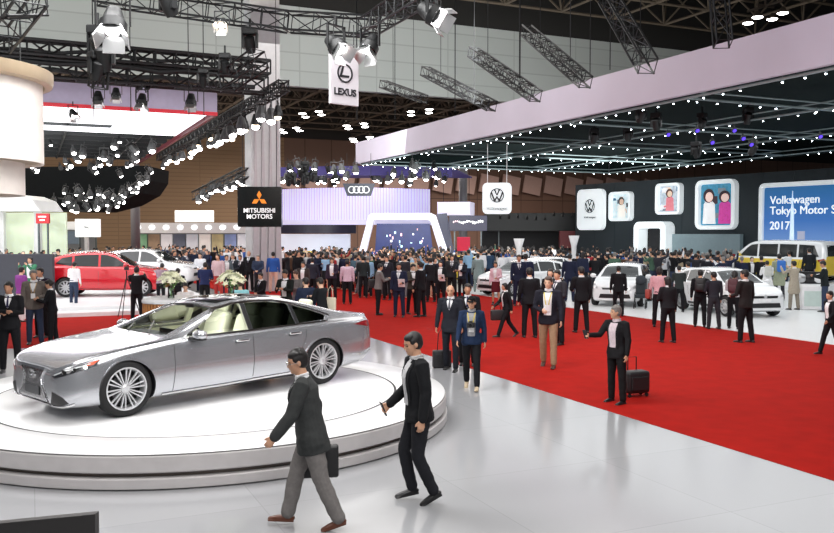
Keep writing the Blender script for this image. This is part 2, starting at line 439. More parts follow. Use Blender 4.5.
def stage_lamp(loc, label, sc=1.0, tilt=0.3, yaw=0.0, lens=None, flap=True):
    tilt = -tilt
    t = thing('stage_lamp', label, 'lamp', loc, yaw); t.scale = (sc, sc, sc)
    rot = Matrix.Rotation(tilt, 4, 'X')
    bm = can_bm(0.17, 0.36); bm.transform(rot); obj('lamp_housing', bm, M_dark, t, 40)
    bm = BM(); lathe(bm, [(0.165, -0.12), (0.11, -0.02), (0.0, 0.03)], n=16); bm.transform(rot); obj('reflector', bm, M_chrome, t, True)
    bm = BM(); ellipsoid(bm, (0, 0, -0.09), (0.10, 0.10, 0.07), n=10); bm.transform(rot); obj('bulb', bm, lens or G_lamp, t, True)
    bm = BM()
    for s in (-1, 1): box(bm, (s*0.2, 0, 0.16), (0.02, 0.05, 0.36))
    box(bm, (0, 0, 0.34), (0.42, 0.05, 0.02)); cyl(bm, (0, 0, 0.34), (0, 0, 0.50), 0.025); obj('yoke', bm, M_dark, t)
    if flap:
        for k in range(4):
            bm = BM(); box(bm, (0, 0.15, -0.20), (0.26, 0.012, 0.20), Matrix.Rotation(R(28), 3, 'X')); bm.transform(rot @ Matrix.Rotation(k*PI/2, 4, 'Z'))
            obj('barn_door', bm, mat('silver_flap', (0.7, 0.71, 0.72), 0.3, 0.9), t)
    return t
# overhead rigs near the top of the view
truss(P(96, -6, 16), P(288, 22, 16.5), 'dark lighting truss running along the top left under the roof', 0.34, cables=2)
truss(P(288, 22, 16.5), P(376, 27, 16.0), 'short dark truss above the hanging white logo banner', 0.34)
truss(P(366, 28, 16.0), P(432, -14, 12.5), 'dark diagonal truss rising to the right above the white banner', 0.3)
truss(P(-6, 38, 12.5), P(30, -12, 11.0), 'dark truss at the top left corner above the drum lamp', 0.4)
truss(P(-6, 3, 11.0), P(36, 3, 11.6), 'short truss crossing the top left corner', 0.35)
for (x0, y0, x1, y1, d0, d1, lab) in ((383, 84, 424, 99, 36, 33, 'shortest grey truss piece hanging right of the white banner'),
                          (425, 71, 492, 106, 30, 26, 'grey truss piece hanging between the shortest and the steep one'),
                          (473, 52, 536, 96, 27, 23, 'long grey truss piece hanging above the pale canopy fascia centre'),
                          (526, 30, 586, 82, 26, 22, 'grey truss piece hanging near the ceiling lattice, right of three others'),
                          (607, -4, 648, 66, 23, 20, 'thick dark steep truss dropping behind the pale fascia'),
                          (719, -4, 723, 44, 22, 21.5, 'vertical dark truss rising above the pale fascia at right')):
    truss(P(x0, y0, d0), P(x1, y1, d1), lab, 0.30 if x0 < 600 else 0.38, M_truss, cables=2 if x0 < 600 else 0, top=21.0, rc=0.028, rd=0.013)
for px, py, d, sc, tilt, yaw, lens, lab in (
    (113, 24, 12, 1.15, 0.5, 0.2, G_lamp, 'large silver flapped stage lamp hanging at top left'),
    (336, 46, 13, 0.9, 0.9, 0.9, G_lamp, 'silver flapped stage lamp left above the white banner'),
    (370, 46, 13.5, 0.9, 0.6, -0.6, G_lamp, 'silver flapped stage lamp right above the white banner'),
    (432, 14, 12, 0.95, 1.0, 1.2, G_lamp, 'silver flapped stage lamp alone at the top centre'),
    (222, 24, 14, 0.6, 0.9, 0.0, G_warm, 'small warm stage lamp under the top truss'),
    (98, 98, 26, 0.95, 0.2, 0.3, G_lamp, 'leftmost flapped lamp before the lavender canopy fascia'),
    (116, 94, 26, 0.85, 0.2, 0.3, G_warm, 'warm flapped lamp before the lavender canopy fascia'),
    (142, 101, 26, 1.0, 0.2, -0.2, G_lamp, 'flapped lamp at the middle of the lavender canopy fascia'),
    (191, 101, 26, 1.0, 0.2, 0.1, G_lamp, 'flapped lamp at the right of the lavender canopy fascia'),
    (73, 114, 24, 0.7, 0.7, 0.8, G_lamp, 'small tilted lamp hanging before the red canopy edge')):
    q = P(px, py, d); stage_lamp(q, lab, sc, tilt, yaw, lens)
    top = 0.5*sc
# dark moving heads hanging in clusters
def moving_head(q, label, sc=1.0, up=False):
    t = thing('moving_head_light', label, 'lamp', q, rnd.uniform(-1, 1)); t.scale = (sc, sc, sc)
    bm = BM(); box(bm, (0, 0, 0.3), (0.34, 0.28, 0.16), bev=0.02); obj('base', bm, M_dark, t)
    bm = BM()
    for s in (-1, 1): box(bm, (s*0.17, 0, 0.08), (0.05, 0.12, 0.36))
    box(bm, (0, 0, .235), (0.39, .12, .06))
    obj('yoke', bm, M_dark, t)
    bm = BM(); lathe(bm, [(0.08, 0.2), (0.13, 0.16), (0.135, -0.1), (0.11, -0.22), (0.1, -0.22)], n=14); bm.transform(Matrix.Rotation(0.5, 4, 'X')); obj('lamp_head', bm, M_dark, t, 40)
    bm = BM(); lathe(bm, [(0.0, -0.215), (0.10, -0.215)], n=14); bm.transform(Matrix.Rotation(0.5, 4, 'X')); obj('lens', bm, mat('dark_lens', (0.05, 0.05, 0.06), 0.1), t)
    bm = BM(); cyl(bm, (0, 0, 0.38), (0, 0, 0.62), 0.03); obj('clamp', bm, M_dark, t)
for i, (px, py, d, sc) in enumerate(((98, 46, 13, .8), (103, 58, 13, .9), (97, 70, 13, .7), (250, 44, 17, .8), (225, 66, 17, .65), (203, 80, 18, .6), (168, 4, 14, 0.9), (380, 88, 0, 0))):
    if d: moving_head(P(px, py, d), ['upper dark moving head left of the top lamp', 'large dark moving head in the left hanging stack', 'lowest dark moving head of the left hanging stack', 'dark moving head beside the pale column top', 'dark moving head hanging left of the pale column', 'dark moving head above the lavender fascia right end', 'dark moving head under the top left truss'][i], sc)
truss(P(98, 88, 13.2), P(102, 30, 13.0), 'upright dark truss stack holding the left moving heads', 0.22)
truss(P(226, 82, 17.2), P(260, 58, 16.6), 'short dark diagonal truss left of the pale column', 0.34)

# ================================================================== left booth: canopy with luminous ceiling
mc = thing('suspended_canopy', 'suspended canopy with lavender fascia, red edge and white luminous ceiling at left', 'canopy', (0, 0, 0), GA)
b_r, a_n, a_f, zc = 6.2, 31.0, 55.0, 6.85
M_lav = mat('lavender_fascia', srgb(190, 188, 214), 0.6); M_redtrim = mat('red_edge', srgb(200, 30, 48), 0.4, emit=srgb(220, 40, 60), estr=0.25*ES)
bm = BM(); box(bm, (b_r-15, a_n-0.02, zc+0.53), (30, 0.12, 0.92)); obj('fascia', bm, M_lav, mc)
bm = BM(); box(bm, (b_r-15, a_n-0.1, zc+0.03), (30, 0.12, 0.12)); obj('edge_strip', bm, M_redtrim, mc)
bm = BM(); box(bm, (b_r-0.06, (a_n+a_f)/2, zc+0.05), (0.12, a_f-a_n, 0.16)); obj('edge_strip', bm, mat('dull_red_edge', srgb(120, 50, 60), 0.4), mc)
bm = BM(); box(bm, (b_r-15, (a_n+a_f)/2, zc+0.99), (30, a_f-a_n, 0.08)); obj('roof', bm, M_dark, mc)
bm = BM(); box(bm, (b_r-15.1, a_n+2.4, zc+0.05), (29.6, 4.5, 0.06)); obj('light_panel', bm, G_white, mc)
bm = BM(); box(bm, (b_r-15.1, a_n+6.9, zc+0.05), (29.6, 1.3, 0.06)); obj('light_panel', bm, G_white, mc)
bm = BM(); box(bm, (b_r-1.7, a_n+5.45, zc+0.05), (2.8, 1.6, 0.06)); obj('light_panel', bm, G_white, mc)
bm = BM()
for k in range(8): box(bm, (b_r-15, a_n+8+k*2.1, zc+0.3), (30, 0.08, 0.35))
for k in range(9): box(bm, (b_r-1.5-k*3.2, (a_n+a_f)/2+3, zc+0.3), (0.08, a_f-a_n-7, 0.35))
obj('ceiling_grid', bm, M_truss, mc)
g0 = 'spotlights hanging in the dark part of the left canopy'
k = 0
for ia in range(10):
    for ib in range(11):
        a = a_n + 8.5 + ia*1.75; b = b_r - 1.2 - ib*1.5 + rnd.uniform(-0.4, 0.4)
        w = G(a, b, zc - 0.15 - rnd.uniform(0, 0.5))
        if rnd.random() < 0.16: continue
        place_spot(w, SPOT_S if rnd.random() < 0.6 else SPOT, 'small silver spotlight hanging under the dark canopy ceiling at left', g0, rnd.uniform(-.9, .9), rnd.uniform(0, 6), rnd.uniform(0.75, 1.2)); k += 1
# curved row of lamps under it
g1 = 'spotlights along the curved rig at left'
rig = [P(58 + 86*t, 206 + 4*math.sin(t*PI) - 22*max(0, t-0.6)*2.5, 50) for t in [i/20 for i in range(21)]]
bm = BM(); tube(bm, [p + Vector((0, 0, 0.45)) for p in rig], 0.05, 6); tag(obj('lighting_rail', bm, M_dark), 'curved dark lighting rail with a row of lamps at far left', 'rail')
for i, p in enumerate(rig):
    for q in range(2):
        place_spot(p + Vector((rnd.uniform(-.3, .3), q*1.5, rnd.uniform(-0.05, 0.5)+q*0.6)), SPOT_S, 'silver spotlight on the curved dark rail at far left', g1, rnd.uniform(-.9, .9), rnd.uniform(0, 6), rnd.uniform(.8, 1.2))
# black masking canopy hanging behind the curved rig
q = P(70, 232, 57); mk = thing('suspended_canopy', 'black cloth-masked canopy hanging low behind the curved rig of lamps at left', 'canopy', (q.x, q.y, 0), 0)
kk = 57/FPX; bm = BM(); gprism(bm, wall_frame((0, 5, 0), (1, 0, 0)), [((x-70)*kk, CAM_H+(232-y)*kk) for x, y in ((-60, 205), (-60, 168), (148, 166), (147, 180), (138, 193), (118, 204), (90, 211), (60, 211), (30, 206))], 5.0)
bmesh.ops.recalc_face_normals(bm, faces=bm.faces[:]); obj('masking_cloth', bm, mat('black_masking', (0.01, 0.011, 0.012), 0.95, spec=.1), mk)
bm = BM(); tube(bm, [((x-70)*kk, -0.1, CAM_H+(232-y)*kk) for x, y in ((147, 180), (138, 193), (118, 204), (90, 211), (60, 211), (30, 206))], .07, 6); obj('rail', bm, M_truss, mk)
# upper black truss above the fascia and the right-hand lamp truss
truss(G(29.4, -24, 7.85), G(29.4, 7.6, 7.75), 'long black truss loaded with cables above the lavender fascia', 0.55, M_dark, rc=0.05, rd=0.03)
truss(G(29.0, -24, 8.45), G(29.0, 7.6, 8.3), 'second black truss just above the long loaded one', 0.45, M_dark, rc=0.05, rd=0.03)
for i_, (y_, z_, r_) in enumerate(((0, 8.0, .09), (.18, 8.08, .06), (-.2, 7.95, .07), (.1, 7.72, .08), (-.4, 8.25, .06))):
    r2_ = random.Random(i_); bm = BM(); tube(bm, [G(29.3+y_, -24+t*.8, z_+r2_.uniform(-.07, .07)) for t in range(40)], r_, 6); tag(obj('cable_loom', bm, M_dark), 'thick black cable loom lying along the long truss above the lavender fascia', 'cable', 'black cable looms above the lavender fascia')
truss(G(28.2, 7.9, 7.6), G(54, 7.3, 7.2), 'black truss with a row of lamps along the right side of the left canopy', 0.35, M_dark, rc=0.04, rd=0.02)
g2 = 'spotlights on the truss right of the left canopy'
for i in range(30):
    a = 28.4 + i*0.85
    place_spot(G(a, 7.6+rnd.uniform(-.25, .25), 6.9 - rnd.uniform(0, .25)), SPOT_S if i % 3 else SPOT_W, 'spotlight on the black truss along the right side of the left canopy', g2, rnd.uniform(-.9, .4), GA+rnd.uniform(-.5, .5), 1.25 if i < 12 else 1.0)
g3 = 'small lamps standing on the long black truss'
for px in (138, 147, 205, 211, 217):
    place_spot(P(px, 88 if px < 150 else 84, 28.5), SPOT, 'small bright lamp on the long black truss above the fascia', g3, 2.0, 0, 0.7)

# second lamp truss by the pale column, right of the tan wall
truss(P(196, 196, 44), P(246, 172, 38), 'dark sloping truss with lamps left of the pale column', 0.4, M_dark, rc=0.05)
g4 = 'lamps on the sloping truss left of the pale column'
for i in range(12):
    t = i/11; place_spot(P(199+44*t, 196-18*t+rnd.uniform(-2, 4), 43-4*t), SPOT_S, 'small lamp on the dark sloping truss left of the pale column', g4, rnd.uniform(-.6, .6), rnd.uniform(0, 6), 1.0)

# hanging black sign with three orange diamonds
sg = thing('hanging_sign', 'black hanging sign with three orange diamonds and white lettering', 'sign', P(259.5, 227, 30), 0)
bm = BM(); box(bm, (0, 0.14, 0.71), (1.55, 0.28, 1.42), bev=0.015); obj('housing', bm, mat('black_gloss', (0.006, 0.008, 0.008), 0.15), sg)
Ms = wall_frame((0, -0.005, 0.98), (1, 0, 0))
M_or = mat('orange_diamond', srgb(226, 132, 32), 0.4, emit=srgb(226, 132, 32), estr=0.6*ES)
def diamond(cx, cz, ang, s=0.25, w=0.145):
    pts = []
    for x, z in ((0, 0), (w, s*0.5*1.0), (0, s), (-w, s*0.5)):
        pts.append((cx + x*math.cos(ang) - z*math.sin(ang), cz + x*math.sin(ang) + z*math.cos(ang)))
    return pts
for ang in (0, R(120), R(240)):
    bm = BM(); gprism(bm, Ms, diamond(0, 0, ang, 0.30, 0.085), 0.01); obj('emblem_diamond', bm, M_or, sg)
M_wtxt = mat('white_lettering', (0.85, 0.85, 0.85), 0.4, emit=(1, 1, 1), estr=0.7*ES)
text_on('lettering', 'MITSUBISHI\nMOTORS', 0.225, wall_frame((0, -0.006, 0.47), (1, 0, 0)), M_wtxt, sg, bold=0.001, sp=0.95)
for s in (-0.6, 0.6):
    bm = BM(); cyl(bm, (s, 0.1, 1.42), (s, 0.1, 18.5), 0.012, n=4); obj('cable', bm, M_dark, sg)

# hanging white banner with ring logo
bn = thing('hanging_banner', 'white hanging banner with an oval ring logo and black lettering', 'sign', P(345, 106, 14), R(40))
bm = BM(); box(bm, (0, 0.03, 0.42), (0.56, 0.06, 0.80), bev=0.008); obj('panel', bm, mat('white_banner', srgb(214, 210, 216), 0.5), bn)
Mb = wall_frame((0, -0.003, 0.53), (1, 0, 0))
def ell(a, b, n=28, cx=0, cz=0): return [(cx+a*math.cos(2*PI*i/n), cz+b*math.sin(2*PI*i/n)) for i in range(n)]
M_ink = mat('dark_ink', (0.02, 0.02, 0.025), 0.5)
bm = BM(); ring_poly(bm, Mb, ell(0.155, 0.155), ell(0.125, 0.13), 0.006)
gprism(bm, Mb, [(-0.05, 0.12), (-0.015, 0.12), (-0.06, -0.03), (0.09, -0.03), (0.075, -0.065), (-0.115, -0.065)], 0.006); obj('emblem', bm, M_ink, bn)
text_on('lettering', 'LEXUS', 0.155, wall_frame((0, -0.003, 0.22), (1, 0, 0)), M_ink, bn, bold=0.004)
bm = BM(); cyl(bm, (-0.2, 0.03, 0.8), (-0.2, 0.03, 1.35), 0.01, n=4); cyl(bm, (0.2, 0.03, 0.8), (0.2, 0.03, 1.35), 0.01, n=4); obj('cable', bm, M_dark, bn)

# drum lamp at top left
dl = thing('drum_pendant_lamp', 'large two-tier white drum pendant lamp with beige rim at top left', 'lamp', (-7.32, 13.0, 3.2), 0)
M_drum = mat('lit_drum_fabric', srgb(236, 228, 222), 0.7, emit=srgb(255, 240, 225), estr=0.06*ES)
bm = BM(); lathe(bm, [(1.50, 0.52), (1.50, 1.80), (1.46, 1.80), (1.46, 0.52)], n=72, close=True); lathe(bm, [(0, 0.56), (1.46, 0.56)], n=72); obj('upper_shade', bm, M_drum, dl, 40)
bm = BM(); lathe(bm, [(1.22, 0.02), (1.22, 0.52), (1.18, 0.52), (1.18, 0.02)], n=72, close=True); lathe(bm, [(0, 0.05), (1.18, 0.05)], n=72); obj('lower_shade', bm, M_drum, dl, 40)
bm = BM(); lathe(bm, [(1.53, 1.72), (1.64, 1.74), (1.66, 1.80), (1.66, 1.93), (1.53, 1.95)], n=72, close=True); obj('rim', bm, mat('beige_rim', srgb(196, 176, 148), 0.35, 0.4), dl, 40)
for k in range(3):
    bm = BM(); x, y = 1.3*math.cos(k*2.1), 1.3*math.sin(k*2.1); cyl(bm, (x, y, 1.8), (x, y, 16.3), 0.012, n=4); obj('cable', bm, M_dark, dl)

# ================================================================== right booth canopy
vc = thing('suspended_canopy', 'huge dark canopy with a pale mauve fascia hanging over the right booth', 'canopy', (0, 0, 0), GA)
b0, b1, aN, aF, zb = 18.5, 37.6, 4.0, 49.5, 6.85
M_mauve = mat('mauve_fascia', srgb(196, 190, 206), 0.55, nscale=0.4, noise=0.05)
bm = BM(); box(bm, (b0, (aN+aF)/2, zb+0.66), (0.2, aF-aN, 1.26)); obj('fascia', bm, M_mauve, vc)
bm = BM(); box(bm, ((b0+b1)/2, aF, zb+0.66), (b1-b0, 0.2, 1.26)); obj('fascia', bm, M_mauve, vc)
M_under = mat('dark_green_underside', (0.006, 0.011, 0.011), 0.8, spec=0.05)
bm = BM(); box(bm, ((b0+b1)/2, (aN+aF)/2, zb+0.72), (b1-b0-0.2, aF-aN-0.2, 0.08)); obj('roof', bm, M_under, vc)
bm = BM(); box(bm, (b1, (aN+aF)/2, zb+0.3), (0.2, aF-aN, 0.8)); obj('edge_beam', bm, M_under, vc)
bm = BM(); box(bm, ((b0+b1)/2, aF-0.16, zb+0.40), (b1-b0-0.4, 0.08, 0.78)); obj('dark_liner', bm, M_under, vc)  # dark sheet added so the far fascia's inner face does not look lit
M_beam = mat('grey_rail', srgb(150, 168, 170), 0.4, 0.2)
gl = {}
LED = far_spot(0.036, 0.08, body=M_beam, lens=G_led)
def led_row(pa, pb, n, label, group, skip=0.12):
    bm = BM(); A, B = Vector(pa), Vector(pb); cyl(bm, A, B, 0.045, n=5); cyl(bm, A+Vector((0, 0, 0.22)), B+Vector((0, 0, 0.22)), 0.03, n=4)
    obj('rail', bm, M_beam, vc)
    for i in range(n):
        if rnd.random() < skip: continue
        t = (i+0.5+rnd.uniform(-.12, .12))/n; q = A.lerp(B, t); w = G(q.y, q.x, q.z-0.07)
        place_spot(w, LED, label, group, 0, 0, 1.0 + 0.25*rnd.random(), name='downlight')
rows = []
led_row((b0+0.25, aN, zb-0.02), (b0+0.25, aF, zb-0.02), 64, 'small white downlight on the rail under the pale fascia', 'downlights along the pale fascia')
for b in (24.6, 31.0, b1-0.2):
    led_row((b, aN, zb-0.02), (b, aF, zb-0.02), 60, {24.6: 'small white downlight on the first inner rail of the dark canopy, counted from the fascia', 31.0: 'small white downlight on the middle rail running down the dark canopy', b1-0.2: 'small white downlight on the far right edge of the dark canopy'}[b], {24.6: 'downlights on the first inner rail', 31.0: 'downlights on the middle rail', b1-0.2: 'downlights on the far right edge'}[b])
for k, a in enumerate((14.2, 20.8, 27.4, 34.0, 40.8, aF-0.2)):
    led_row((b0+0.3, a, zb-0.02), (b1-0.2, a, zb-0.02), 22, 'small white downlight on the %s cross rail of the dark canopy' % ('nearest', 'second nearest', 'third nearest', 'fourth nearest', 'fifth nearest', 'far end')[k], 'downlights on cross rail, %s' % ('nearest', 'second', 'third', 'fourth', 'fifth', 'far end')[k])
for px, py, d, lab in ((641, 116, 30, 'dark moving head under the canopy left of the blue lamps'), (702, 124, 32, 'dark moving head between two blue lamps'), (748, 118, 32, 'dark moving head right of the blue lamps'), (594, 138, 36, 'dark moving head low under the canopy at its left'), (628, 136, 36, 'dark moving head under the canopy centre left'), (656, 124, 31, 'small dark moving head beside another under the canopy'), (753, 150, 34, 'dark moving head above the first round lamp on the right wall'), (696, 152, 34, 'dark moving head above the brown wall strip')):
    moving_head(P(px, py, d), lab, 1.05)
g5 = 'blue lamps under the dark canopy'
for px, py in ((668, 134), (697, 130), (712, 142), (743, 138), (751, 144), (820, 136), (734, 130)):
    place_spot(P(px, py, 31), SPOT_B, 'blue glowing lamp under the dark canopy', g5, -0.9, 0.2, 0.8)

# right booth back wall (direction c) with lit frames
CX = Vector((0.534, -0.845, 0)).normalized()      # along the wall towards the right / the viewer
W0 = Vector((23.1, 47.0, 0)); 
def onwall(px, off=0.0):                          # foot of the wall seen in a column of the picture
    u = (px-417)/FPX; # W0 + CX*t
    n = Vector((-CX.y, CX.x, 0)); n = n if n.dot(-W0) > 0 else -n
    O = W0 + n*off
    t = (u*O.y - O.x)/(CX.x - u*CX.y); return O + CX*t
WR = math.atan2(CX.y, CX.x)
M_bw = mat('dark_teal_wall', srgb(26, 38, 44), 0.6, nscale=0.5)
pL, pR = onwall(575), onwall(900)
bw = BM(); L = (pR-pL).length; nrm = Vector((-CX.y, CX.x, 0)); nrm = nrm if nrm.dot(-W0) > 0 else -nrm
box(bw, (L/2, 0.3, 3.1), (L, 0.6, 6.2)); 
for k in range(1, 12): box(bw, (L*k/12, -0.005, 3.1), (0.03, 0.02, 6.2))
tag(obj('wall_right', bw, M_bw, None, loc=pL, rz=WR), kind='structure')
def zat(p, py): return CAM_H + (232-py)/FPX*p.y
M_fw = mat('white_lit_frame', srgb(232, 238, 240), 0.35, emit=(0.9, 0.97, 1), estr=0.35*ES)
def portrait(bm_list, w, h, parent, M, seed):
    """a plain generic poster: figures drawn as flat shapes"""
    r = random.Random(seed)
    cols = {1: [(190, 205, 210), (235, 225, 215), (40, 40, 45), (200, 170, 150)], 2: [(170, 180, 190), (205, 120, 130), (90, 60, 50), (220, 190, 170)], 3: [(60, 130, 160), (196, 60, 150), (60, 40, 50), (235, 200, 190)]}[seed]
    bm = BM(); gprism(bm, M, [(-w/2, -h/2), (w/2, -h/2), (w/2, h/2), (-w/2, h/2)], 0.01); obj('poster', bm, mat('poster_%d_back' % seed, srgb(*cols[0]), 0.4, emit=srgb(*cols[0]), estr=0.4*ES, noise=0.45, nscale=5), parent)
    for i in range(7):
        cw, chh = w*r.uniform(.1, .3), h*r.uniform(.06, .22); cx, cz = r.uniform(-.5, .5)*(w-cw), r.uniform(-.5, .5)*(h-chh); cc = r.choice(cols + [(40, 90, 120), (120, 130, 140), (230, 230, 235)])
        bm = BM(); gprism(bm, M @ Matrix.Translation((0, -0.011-.0002*i, 0)), [(cx-cw/2, cz-chh/2), (cx+cw/2, cz-chh/2*r.uniform(.4, 1)), (cx+cw/2*r.uniform(.3, 1), cz+chh/2), (cx-cw/2, cz+chh/2)], 0.004); obj('poster_patch', bm, mat('poster_patch_%d_%d_%d' % cc, srgb(*cc), 0.5, emit=srgb(*cc), estr=0.3*ES, noise=.2, nscale=9), parent)
    figs = [(0, 1.0)] if seed < 3 else [(-0.24, 1.0), (0.24, 0.85)]
    for i, (fx, s) in enumerate(figs):
        x0 = fx*w; hh = h*s; M2 = M @ Matrix.Translation((0, -0.012, 0))
        bcol = cols[1] if (i or seed < 3) else (228, 228, 232)
        bm = BM(); gprism(bm, M2, [(x0-w*0.2, -h*0.46), (x0+w*0.2, -h*0.46), (x0+w*0.17, hh*0.02), (x0+w*0.05, hh*0.12), (x0-w*0.05, hh*0.12), (x0-w*0.17, hh*0.02)], 0.01); obj('poster_figure', bm, mat('poster_cloth_%d_%d' % (seed, i), srgb(*bcol), 0.5, emit=srgb(*bcol), estr=0.4*ES, noise=0.3, nscale=8), parent)
        bm = BM(); gprism(bm, M2 @ Matrix.Translation((0, -0.004, 0)), ell(w*0.17, hh*0.17, 20, x0-0.04, hh*0.22), 0.01); obj('poster_hair', bm, mat('poster_hair_%d' % seed, srgb(*cols[2]), 0.5), parent)
        bm = BM(); gprism(bm, M2 @ Matrix.Translation((0, -0.012, 0)), ell(w*0.115, hh*0.12, 20, x0, hh*0.19), 0.01); obj('poster_face', bm, mat('poster_face_%d' % seed, srgb(*cols[3]), 0.5, emit=srgb(*cols[3]), estr=0.4*ES), parent)
for px0, px1, y0, y1, kind, lab, off in ((578.5, 604.5, 189.5, 230, 0, 'white rounded light box with a round emblem, leftmost on the dark wall', 1.0),
        (611, 632.5, 192, 221, 1, 'smallest white framed poster of a pale figure on the dark wall', 0.12),
        (657.5, 682, 183.5, 214.5, 2, 'white framed poster of a rosy figure above the white doorway', 0.12),
        (697.5, 737, 180, 229.5, 3, 'largest white framed poster, two colourful figures on the dark wall', 0.12)):
    p0, p1 = onwall(px0, off), onwall(px1, off); pm = (p0+p1)/2; w = (p1-p0).length; z1, z0 = zat(pm, y0), zat(pm, y1); h = z1-z0
    fr = thing('light_box' if kind == 0 else 'framed_poster', lab, 'sign' if kind == 0 else 'poster', (pm.x, pm.y, z0), WR)
    M = wall_frame((0, 0, h/2), (1, 0, 0)); rr = 0.15*min(w, h)
    bm = BM(); ins = 0.0 if kind == 0 else 0.13
    if kind == 0:
        gprism(bm, M @ Matrix.Translation((0, 0.12, 0)), rrect(w, h, rr), 0.30)
        obj('housing', bm, M_fw, fr)
        Me = M @ Matrix.Translation((0, -0.19, 0.25))
        bm = BM(); a_ = w*0.19; ring_poly(bm, Me, ell(a_, a_), ell(a_*0.88, a_*0.88), 0.01)
        gprism(bm, Me, [(-a_*.45, a_*.78), (-a_*.25, a_*.86), (0, a_*.2), (a_*.25, a_*.86), (a_*.45, a_*.78), (a_*.1, a_*.02), (-a_*.1, a_*.02)], 0.01)
        gprism(bm, Me, [(-a_*.85, a_*.3), (-a_*.7, a_*.5), (-a_*.33, -a_*.5), (0, -a_*.05), (a_*.33, -a_*.5), (a_*.7, a_*.5), (a_*.85, a_*.3), (a_*.4, -a_*.82), (a_*.2, -a_*.82), (0, -a_*.4), (-a_*.2, -a_*.82), (-a_*.4, -a_*.82)], 0.01)
        obj('emblem', bm, M_ink, fr)
        text_on('lettering', 'Volkswagen', 0.26, M @ Matrix.Translation((0, -0.185, -0.55)), M_ink, fr)
    else:
        ring_poly(bm, M @ Matrix.Translation((0, 0.1, 0)), rrect(w, h, rr), rrect(w-2*w*.085, h-2*w*.085, rr*0.35), 0.4); obj('frame', bm, M_fw, fr)
        portrait(None, w-2*w*.085, h-2*w*.085, fr, M @ Matrix.Translation((0, -0.02, 0)), kind)
# doorway arch
p0, p1 = onwall(638, 0.5), onwall(670, 0.5); pm = (p0+p1)/2; w = (p1-p0).length; h = zat(pm, 222)
ar = thing('doorway_arch', 'white rounded doorway arch in the dark wall', 'doorway', (pm.x, pm.y, 0.02), WR)
bm = BM(); M = wall_frame((0, 0, h/2), (1, 0, 0)); o_ = rrect(w, h, 0.45); i_ = rrect(w-0.9, h-0.9, 0.15)
i_ = [(x, z if z > 0 else z-0.45) for x, z in i_]; o_ = [(x, z if z > 0 else max(z, -h/2)) for x, z in o_]
ring_poly(bm, M @ Matrix.Translation((0, 0.45, 0)), o_, i_, 0.9); obj('frame', bm, M_fw, ar)
bm = BM(); box(bm, (0, 0.4, h/2-0.2), (w-1.0, 0.05, h-0.6)); obj('door_panel', bm, mat('black_curtain', (0.01, 0.01, 0.012), 0.9), ar)
# reception alcove right of the arch
p0, p1 = onwall(673, 0.25), onwall(741, 0.25); pm = (p0+p1)/2; w = (p1-p0).length
al = thing('counter_alcove', 'pale grey lit alcove in the dark wall right of the white doorway', 'alcove', (pm.x, pm.y, 0.02), WR)
bm = BM(); box(bm, (0, 0.05, 1.25), (w, 0.3, 2.5)); obj('back_panel', bm, mat('grey_glass_panel', srgb(120, 138, 144), 0.3, emit=srgb(120, 138, 144), estr=0.12*ES), al)
bm = BM(); box(bm, (0, -0.6, 0.5), (w*0.9, 0.6, 1.0), bev=0.03); obj('counter', bm, M_white, al)
# big screen
p0, p1 = onwall(760, 0.2), onwall(893, 0.2); pm = (p0+p1)/2; w = (p1-p0).length; zt_, zb_ = 6.02, 1.25; h = zt_-zb_
zt_ = zat(p0, 184.0); h = zt_-zb_
sc_ = thing('video_screen', 'giant blue video screen with white show lettering and a tower', 'screen', (pm.x, pm.y, zb_), WR)
M = wall_frame((0, 0, h/2), (1, 0, 0))
bm = BM(); ring_poly(bm, M @ Matrix.Translation((0, 0.15, 0)), rrect(w, h, 0.35), rrect(w-0.5, h-0.5, 0.12), 0.35); obj('frame', bm, M_fw, sc_)
m = bpy.data.materials.new('screen_sky'); m.use_nodes = True; nt = m.node_tree; b = nt.nodes['Principled BSDF']
tc = nt.nodes.new('ShaderNodeTexCoord'); sp = nt.nodes.new('ShaderNodeSeparateXYZ'); mr = nt.nodes.new('ShaderNodeMapRange'); rp = nt.nodes.new('ShaderNodeValToRGB')
mr.inputs['From Min'].default_value = 0.3; mr.inputs['From Max'].default_value = h
nt.links.new(tc.outputs['Object'], sp.inputs[0]); nt.links.new(sp.outputs['Z'], mr.inputs['Value']); nt.links.new(mr.outputs[0], rp.inputs['Fac'])
rp.color_ramp.elements[0].color = (*srgb(120, 160, 220), 1); rp.color_ramp.elements[1].color = (*srgb(10, 96, 150), 1)
e = rp.color_ramp.elements.new(0.45); e.color = (*srgb(50, 112, 190), 1)
nt.links.new(rp.outputs['Color'], b.inputs['Emission Color']); b.inputs['Emission Strength'].default_value = 0.9*ES; b.inputs['Base Color'].default_value = (0.02, 0.02, 0.02, 1)
bm = BM(); gprism(bm, M, [(-w/2+.2, -h/2+.2), (w/2-.2, -h/2+.2), (w/2-.2, h/2-.2), (-w/2+.2, h/2-.2)], 0.02); obj('display', bm, m, sc_)
def scr(px): return (onwall(px, 0.2)-pm).dot(CX)
def scz(px, py): return zat(onwall(px, 0.2), py) - zb_
M_scr_w = glow('screen_white', (0.9, 0.97, 1.0), 0.95*ES)
Mt = lambda px, py, off=-0.03: wall_frame((scr(px), off, scz(px, py)), (1, 0, 0))
for s, px, py in (('Volkswagen', 769.5, 200.8), ('Tokyo Motor Show', 769.5, 211.2), ('2017', 769.5, 226.0)):
    text_on('lettering', s, 0.66, Mt(px, py), M_scr_w, sc_, bold=0.0, ax='LEFT')
x = scr(792); z0_, z1_ = 0.3, scz(792, 191)
bm = BM(); Mz = wall_frame((x, -0.035, 0), (1, 0, 0))
